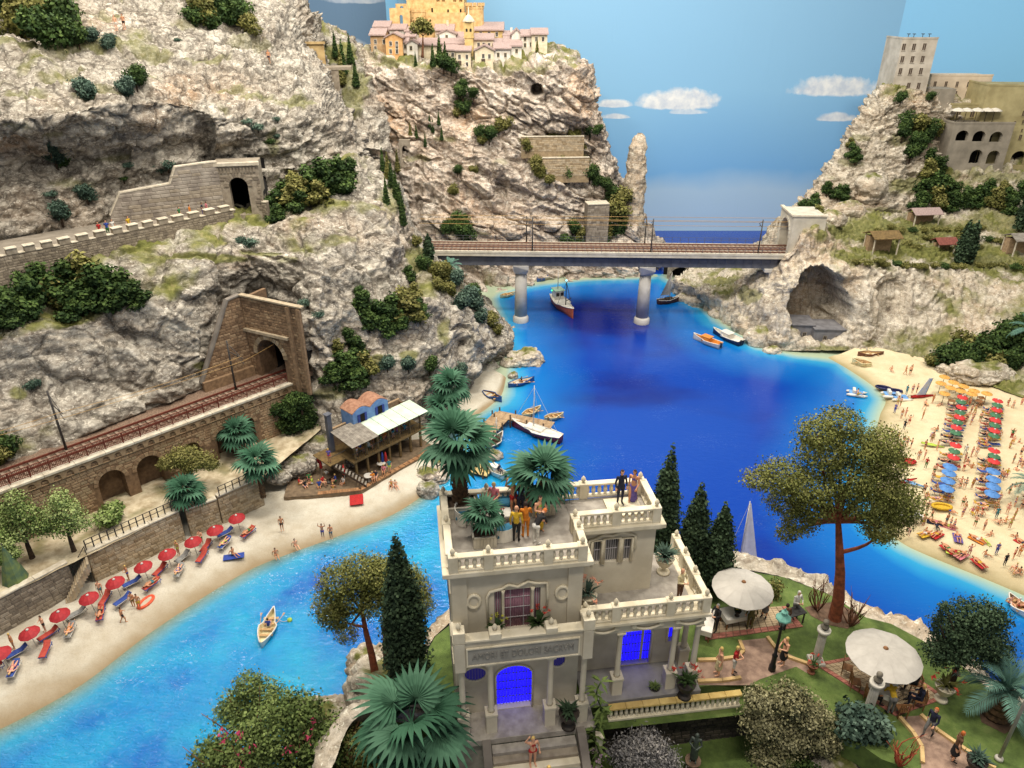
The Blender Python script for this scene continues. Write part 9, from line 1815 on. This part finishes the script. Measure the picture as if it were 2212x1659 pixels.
# ---- shrubs set on the rock by sight: (place, kind, form, [(u, v, radius in photograph pixels)...])
SH=[("on the ledge below the crenellated wall",'dark','tall',[(30,668,32),(70,655,34),(110,630,36),(150,620,38),(190,612,40),(230,625,38),(270,635,34),(302,640,24),(60,630,26),(130,655,34),(200,650,34),(8,690,26),(165,660,30),(245,650,28)]),("at the upper left corner of the mountain",'dark','round',[(60,40,34),(100,35,34),(130,55,32),(150,80,24),(90,70,30),(40,60,26),(172,88,16),(30,25,26)]),("on the upper left slope",'blue','round',[(202,84,13),(232,88,13),(296,176,18),(282,190,16),(303,160,12),(186,190,18),(120,340,18),(135,350,14),(110,320,12),(190,415,16),(135,460,18)]),("along the top edge of the left mountain",'dark','round',[(426,42,17),(440,28,24),(480,22,28),(520,40,22),(460,45,16),(505,25,20),(545,55,16)]),("on the left rock face",'blue','low',[(385,82,8),(560,270,16),(540,265,12),(600,260,10),(585,300,12),(600,290,10),(365,360,20),(350,365,16),(280,355,12),(270,385,14),(120,420,14),(535,520,20),(520,515,14),(70,830,24),(620,660,18),(660,655,16),(690,680,14)]),("right of the upper tunnel portal",'dark','tall',[(590,450,20),(610,430,24),(640,415,26),(670,405,28),(700,392,30),(735,380,26),(745,400,20),(690,425,22),(650,440,20),(600,465,16),(760,365,16)]),("on the ridge before the village mountain",'dark','cone',[(830,360,9),(842,375,10),(850,395,10),(860,420,11),(868,445,11),(872,475,11),(855,360,8),(838,430,10)]),("on the headland above the beach bar",'dark','tall',[(790,665,24),(820,680,22),(850,675,26),(880,665,28),(905,670,20),(840,705,18),(870,700,20),(800,695,18),(900,635,16),(780,640,13),(890,600,16)]),("on the rock face left of the headland",'dark','tall',[(740,790,24),(760,812,28),(790,790,24),(720,815,20),(770,760,20),(755,735,16),(790,820,16),(730,755,14)]),("at the seaward end of the headland",'blue','round',[(1010,640,18),(1030,655,15),(1042,682,14),(1000,655,15),(1026,628,13),(985,605,15),(1000,800,14),(840,790,14),(885,790,14),(930,790,14)]),("on the grassy headland crest",'olive','round',[(1062,690,14),(1078,712,11),(960,590,17),(940,580,15),(912,570,13),(975,625,13),(950,615,12),(900,520,10)]),("at the left picture edge by the railway",'dark','round',[(14,965,22),(4,985,20)]),("among the houses of the hilltop village",'dark','cone',[(948,128,10),(935,135,8),(960,130,8),(897,135,5),(1158,106,5)]),("below the village on the mountain",'dark','round',[(1000,205,13),(1005,232,14),(995,188,9),(1020,205,10),(985,245,10),(1040,285,11),(1060,292,13),(975,145,14),(960,142,14),(1040,303,10),(1270,288,11),(1290,280,9),(1275,380,13),(1288,390,11),(1255,505,11),(1280,525,11),(1222,524,11),(1250,528,12),(1302,520,12),(1318,500,12),(1282,470,8),(990,485,16),(1002,503,17),(970,494,13),(980,408,10),(1240,490,12),(1310,405,11)]),("on the flank of the village mountain",'olive','round',[(1080,278,11),(1092,268,13),(1320,425,16),(1340,435,19),(1330,463,21),(1352,420,13),(1020,362,8),(990,367,8),(1192,305,12),(1240,295,10),(1205,295,9),(1140,318,11),(1225,318,9),(1255,318,11),(1180,345,8),(1210,352,10),(1262,352,10),(1225,385,12),(1190,388,9),(1235,365,13),(1160,355,12),(1170,372,11),(1330,490,18)]),("on the pale slope left of the village rock",'dark','cone',[(925,272,5),(945,268,5),(935,286,5),(952,300,5),(890,286,5),(902,294,5),(915,316,5),(745,150,12),(760,130,10),(740,175,12),(772,180,10),(722,118,9)]),("on the left skyline of the right hill",'dark','tall',[(1838,325,12),(1846,340,12),(1832,312,9),(1745,455,17),(1760,440,15),(1730,452,13),(1782,415,12),(1768,462,13),(1806,425,13),(1816,418,13),(1822,440,11)]),("on the right hill below the tower house",'dark','round',[(1960,265,15),(1980,275,17),(1990,294,15),(1950,292,13),(2010,288,17),(1975,305,13),(2022,278,12),(1970,335,13),(1982,322,12),(1945,210,9),(2010,212,8)]),("on the right hill under the arcade house",'dark','tall',[(2000,380,19),(2020,400,20),(1990,412,19),(2040,410,20),(2060,420,18),(2020,432,20),(1990,440,17),(2050,440,18),(2082,430,17),(2112,425,18),(2142,435,18),(2172,430,17),(2132,410,15),(2182,448,15),(2202,418,15),(2162,412,14),(2030,360,15),(2010,345,14)]),("behind the straw parasols of the right beach",'dark','round',[(2030,778,20),(2060,760,22),(2090,742,24),(2120,760,26),(2150,742,24),(2180,722,24),(2200,750,26),(2140,778,20),(2100,778,18),(2200,700,20),(2060,782,15),(2180,778,17),(2010,786,12)]),("in the garden rows of the right terrace",'olive','low',[(1850+21*i,562+1.2*i,13)for i in range(12)]+[(1870+22*i,512+(i%3)*8,12)for i in range(14)]+[(1900+24*i,492,11)for i in range(10)]+[(2120+24*i,570,13)for i in range(5)])]
WN={'round':'bush','tall':'leafy tree','cone':'small conifer','low':'low shrub'};KN={'dark':'dark green','blue':'blue green','olive':'olive green'}
i=0
for pl,kd,fm_,L_ in SH:
	for(u,v,r)in L_:
		i+=1;p=hit(u,v+r*(.55 if fm_!='low' else .2));s=r*mpp(p)*{'cone':1.7,'low':1.15}.get(fm_,1.6);k2=kd if(i*7)%5 else{'dark':'olive','olive':'dark','blue':'dark'}[kd]
		bush("%s %s %s"%(KN[k2],WN[fm_],pl),p-Vector((0,0,.1*s)),s,k2,fm_,i,1.0 if fm_!='tall' else .78,"shrubs "+pl,n=1900 if fm_!='low' else 800)
for k_,(u,v,r,z)in enumerate(((610,928,26,4.6),(636,938,28,4.4),(658,930,24,4.2),(600,900,24,6.6),(630,892,27,7.2),(652,884,23,7.8),(668,905,20,5.5))):
	p=Z(u,v,z);bush("dark green bush at the foot of the brown tunnel portal",p,r*mpp(p)*1.3,'dark','round',k_,.9,'bushes at the foot of the portal',n=1900)
for u,v,l in((2068,566,"slender dark cypress on the terrace, left of its pair"),(2086,566,"slender dark cypress on the terrace, right of its pair"),(2200,500,"dark cypress at the right edge of the terrace")):p=hit(u,v);cypress(l,p,96*mpp(p),12*mpp(p),1500,'cyp',u,.22)
p=hit(930,565);cypress("dark cypress at the left end of the bridge",p,66*mpp(p),10*mpp(p),1200,'cyp',5,.2)
q_=P(912,118,143.4);crown_tree("broad_tree","broad crowned tree in front of the village houses","tree",q_,[(0,0,-.5),(.2,0,1.5),(.3,0,3)],.25,[(-.8,0,4.2,1.2,1,.9),(.6,0,4.6,1.3,1,.9),(.1,0,5.1,1.2,1,.8),(1.4,0,4.0,.9,.9,.7)],'olive',1500,.22,BARK,3)
q_=Z(418,1052,4.6);crown_tree("broad_tree","broad green tree against the viaduct arches","tree",q_,[(0,0,-.3),(.1,0,1.2),(.1,0,2.2)],.25,[(-1.3,0,3.2,1.2,1.1,.7),(0,0,3.8,1.4,1.2,.8),(1.4,0,3.2,1.2,1.1,.7),(.5,-.4,2.9,1.2,1,.6),(-2.2,0,2.7,.8,.8,.5),(2.2,0,2.7,.8,.8,.5)],'olive',7000,.09,BARK_D,7)
for j,(u,v,s,l)in enumerate(((70,1205,1.25,"pale green tree at the left edge of the promenade"),(160,1190,1.15,"pale green tree on the promenade, second from the left"),(20,1240,.8,"small dark trunked tree at the promenade corner"))):
	crown_tree("plane_tree",l,"tree",Z(u,v,4.6),[(0,0,-.3),(0,0,1.2*s),(.1,0,2.4*s)],.2*s,[(-.8*s,0,3.4*s,.9*s,.9*s,.8*s),(.7*s,0,3.8*s,.9*s,.9*s,.8*s),(.1*s,.2,4.7*s,.8*s,.8*s,.8*s),(1.2*s,0,2.8*s,.8*s,.8*s,.7*s),(-1.2*s,0,2.4*s,.8*s,.8*s,.7*s),(.2*s,-.5,2.6*s,.8*s,.8*s,.7*s)],'bright',5200,.085,BARK_D,j+50)
bush("rounded green bush on the promenade below the viaduct",Z(245,1128,4.6),1.7,'bright','round',2,.9,n=1600)
GP_="palms of the grey beach"
for l,p,h,r_,s in(("palm in front of the viaduct, farthest of the three by the beach steps",Z(520,985,4.6),2.6,2.0,1),("palm by the beach steps, beside the bar boardwalk",Z(568,1068,3.0),3.6,2.3,2),("palm before the end of the retaining wall on the grey beach",Z(420,1142,1.3),4.3,2.0,3),("tall palm of the cove, seen above the roof palm",Z(975,905,1.2),4.4,2.5,4),("lower palm of the cove, left of the taller one",Z(958,925,1.2),2.6,2.3,5),("palm crown on the headland near the left bridge end",hit(975,590),1.2,1.9,6),("palm at the right edge behind the straw parasols",Z(2196,800,1.4),6.2,2.9,7),("palm at the right edge of the crowded beach",Z(2216,1090,1.2),2.4,2.4,8)):palm(l,p,h,r_,15,'feather' if s>5 else 'fan',.26,rings=False,tilt=(-.5,1.1),blades=15,group=GP_ if s<4 else None,seed=s)
rt=thing("beach_tent","green and yellow striped pointed tent at the left promenade edge","tent",tuple(Z(34,1252,4.6)));mb=MB();mb.lathe([(1.0,0),(.75,1.1),(.3,2.6),(.03,3.6)],8,smooth=False);mb.build("canvas",mat("tent_green",(110,124,70),(72,96,76),2,.85),rt);mb=MB();mb.tube([(0,0,3.5),(0,0,3.9)],.04,6);mb.build("pole",MAST,rt)
# ---- every label that several things share gets its place in their row, counted from the left of the picture
by={}
for o in bpy.data.objects:
	if o.get("label")and o.parent is None:by.setdefault(o["label"].lower(),[]).append(o)
def ordn(k):return str(k)+({1:'st',2:'nd',3:'rd'}.get(k%10,'th')if k%100 not in(11,12,13)else 'th')
for l,os_ in by.items():
	if len(os_)>1:
		os_.sort(key=lambda o:proj(o.location)[0])
		for k,o in enumerate(os_):o["label"]=o["label"]+", %s from left"%ordn(k+1)
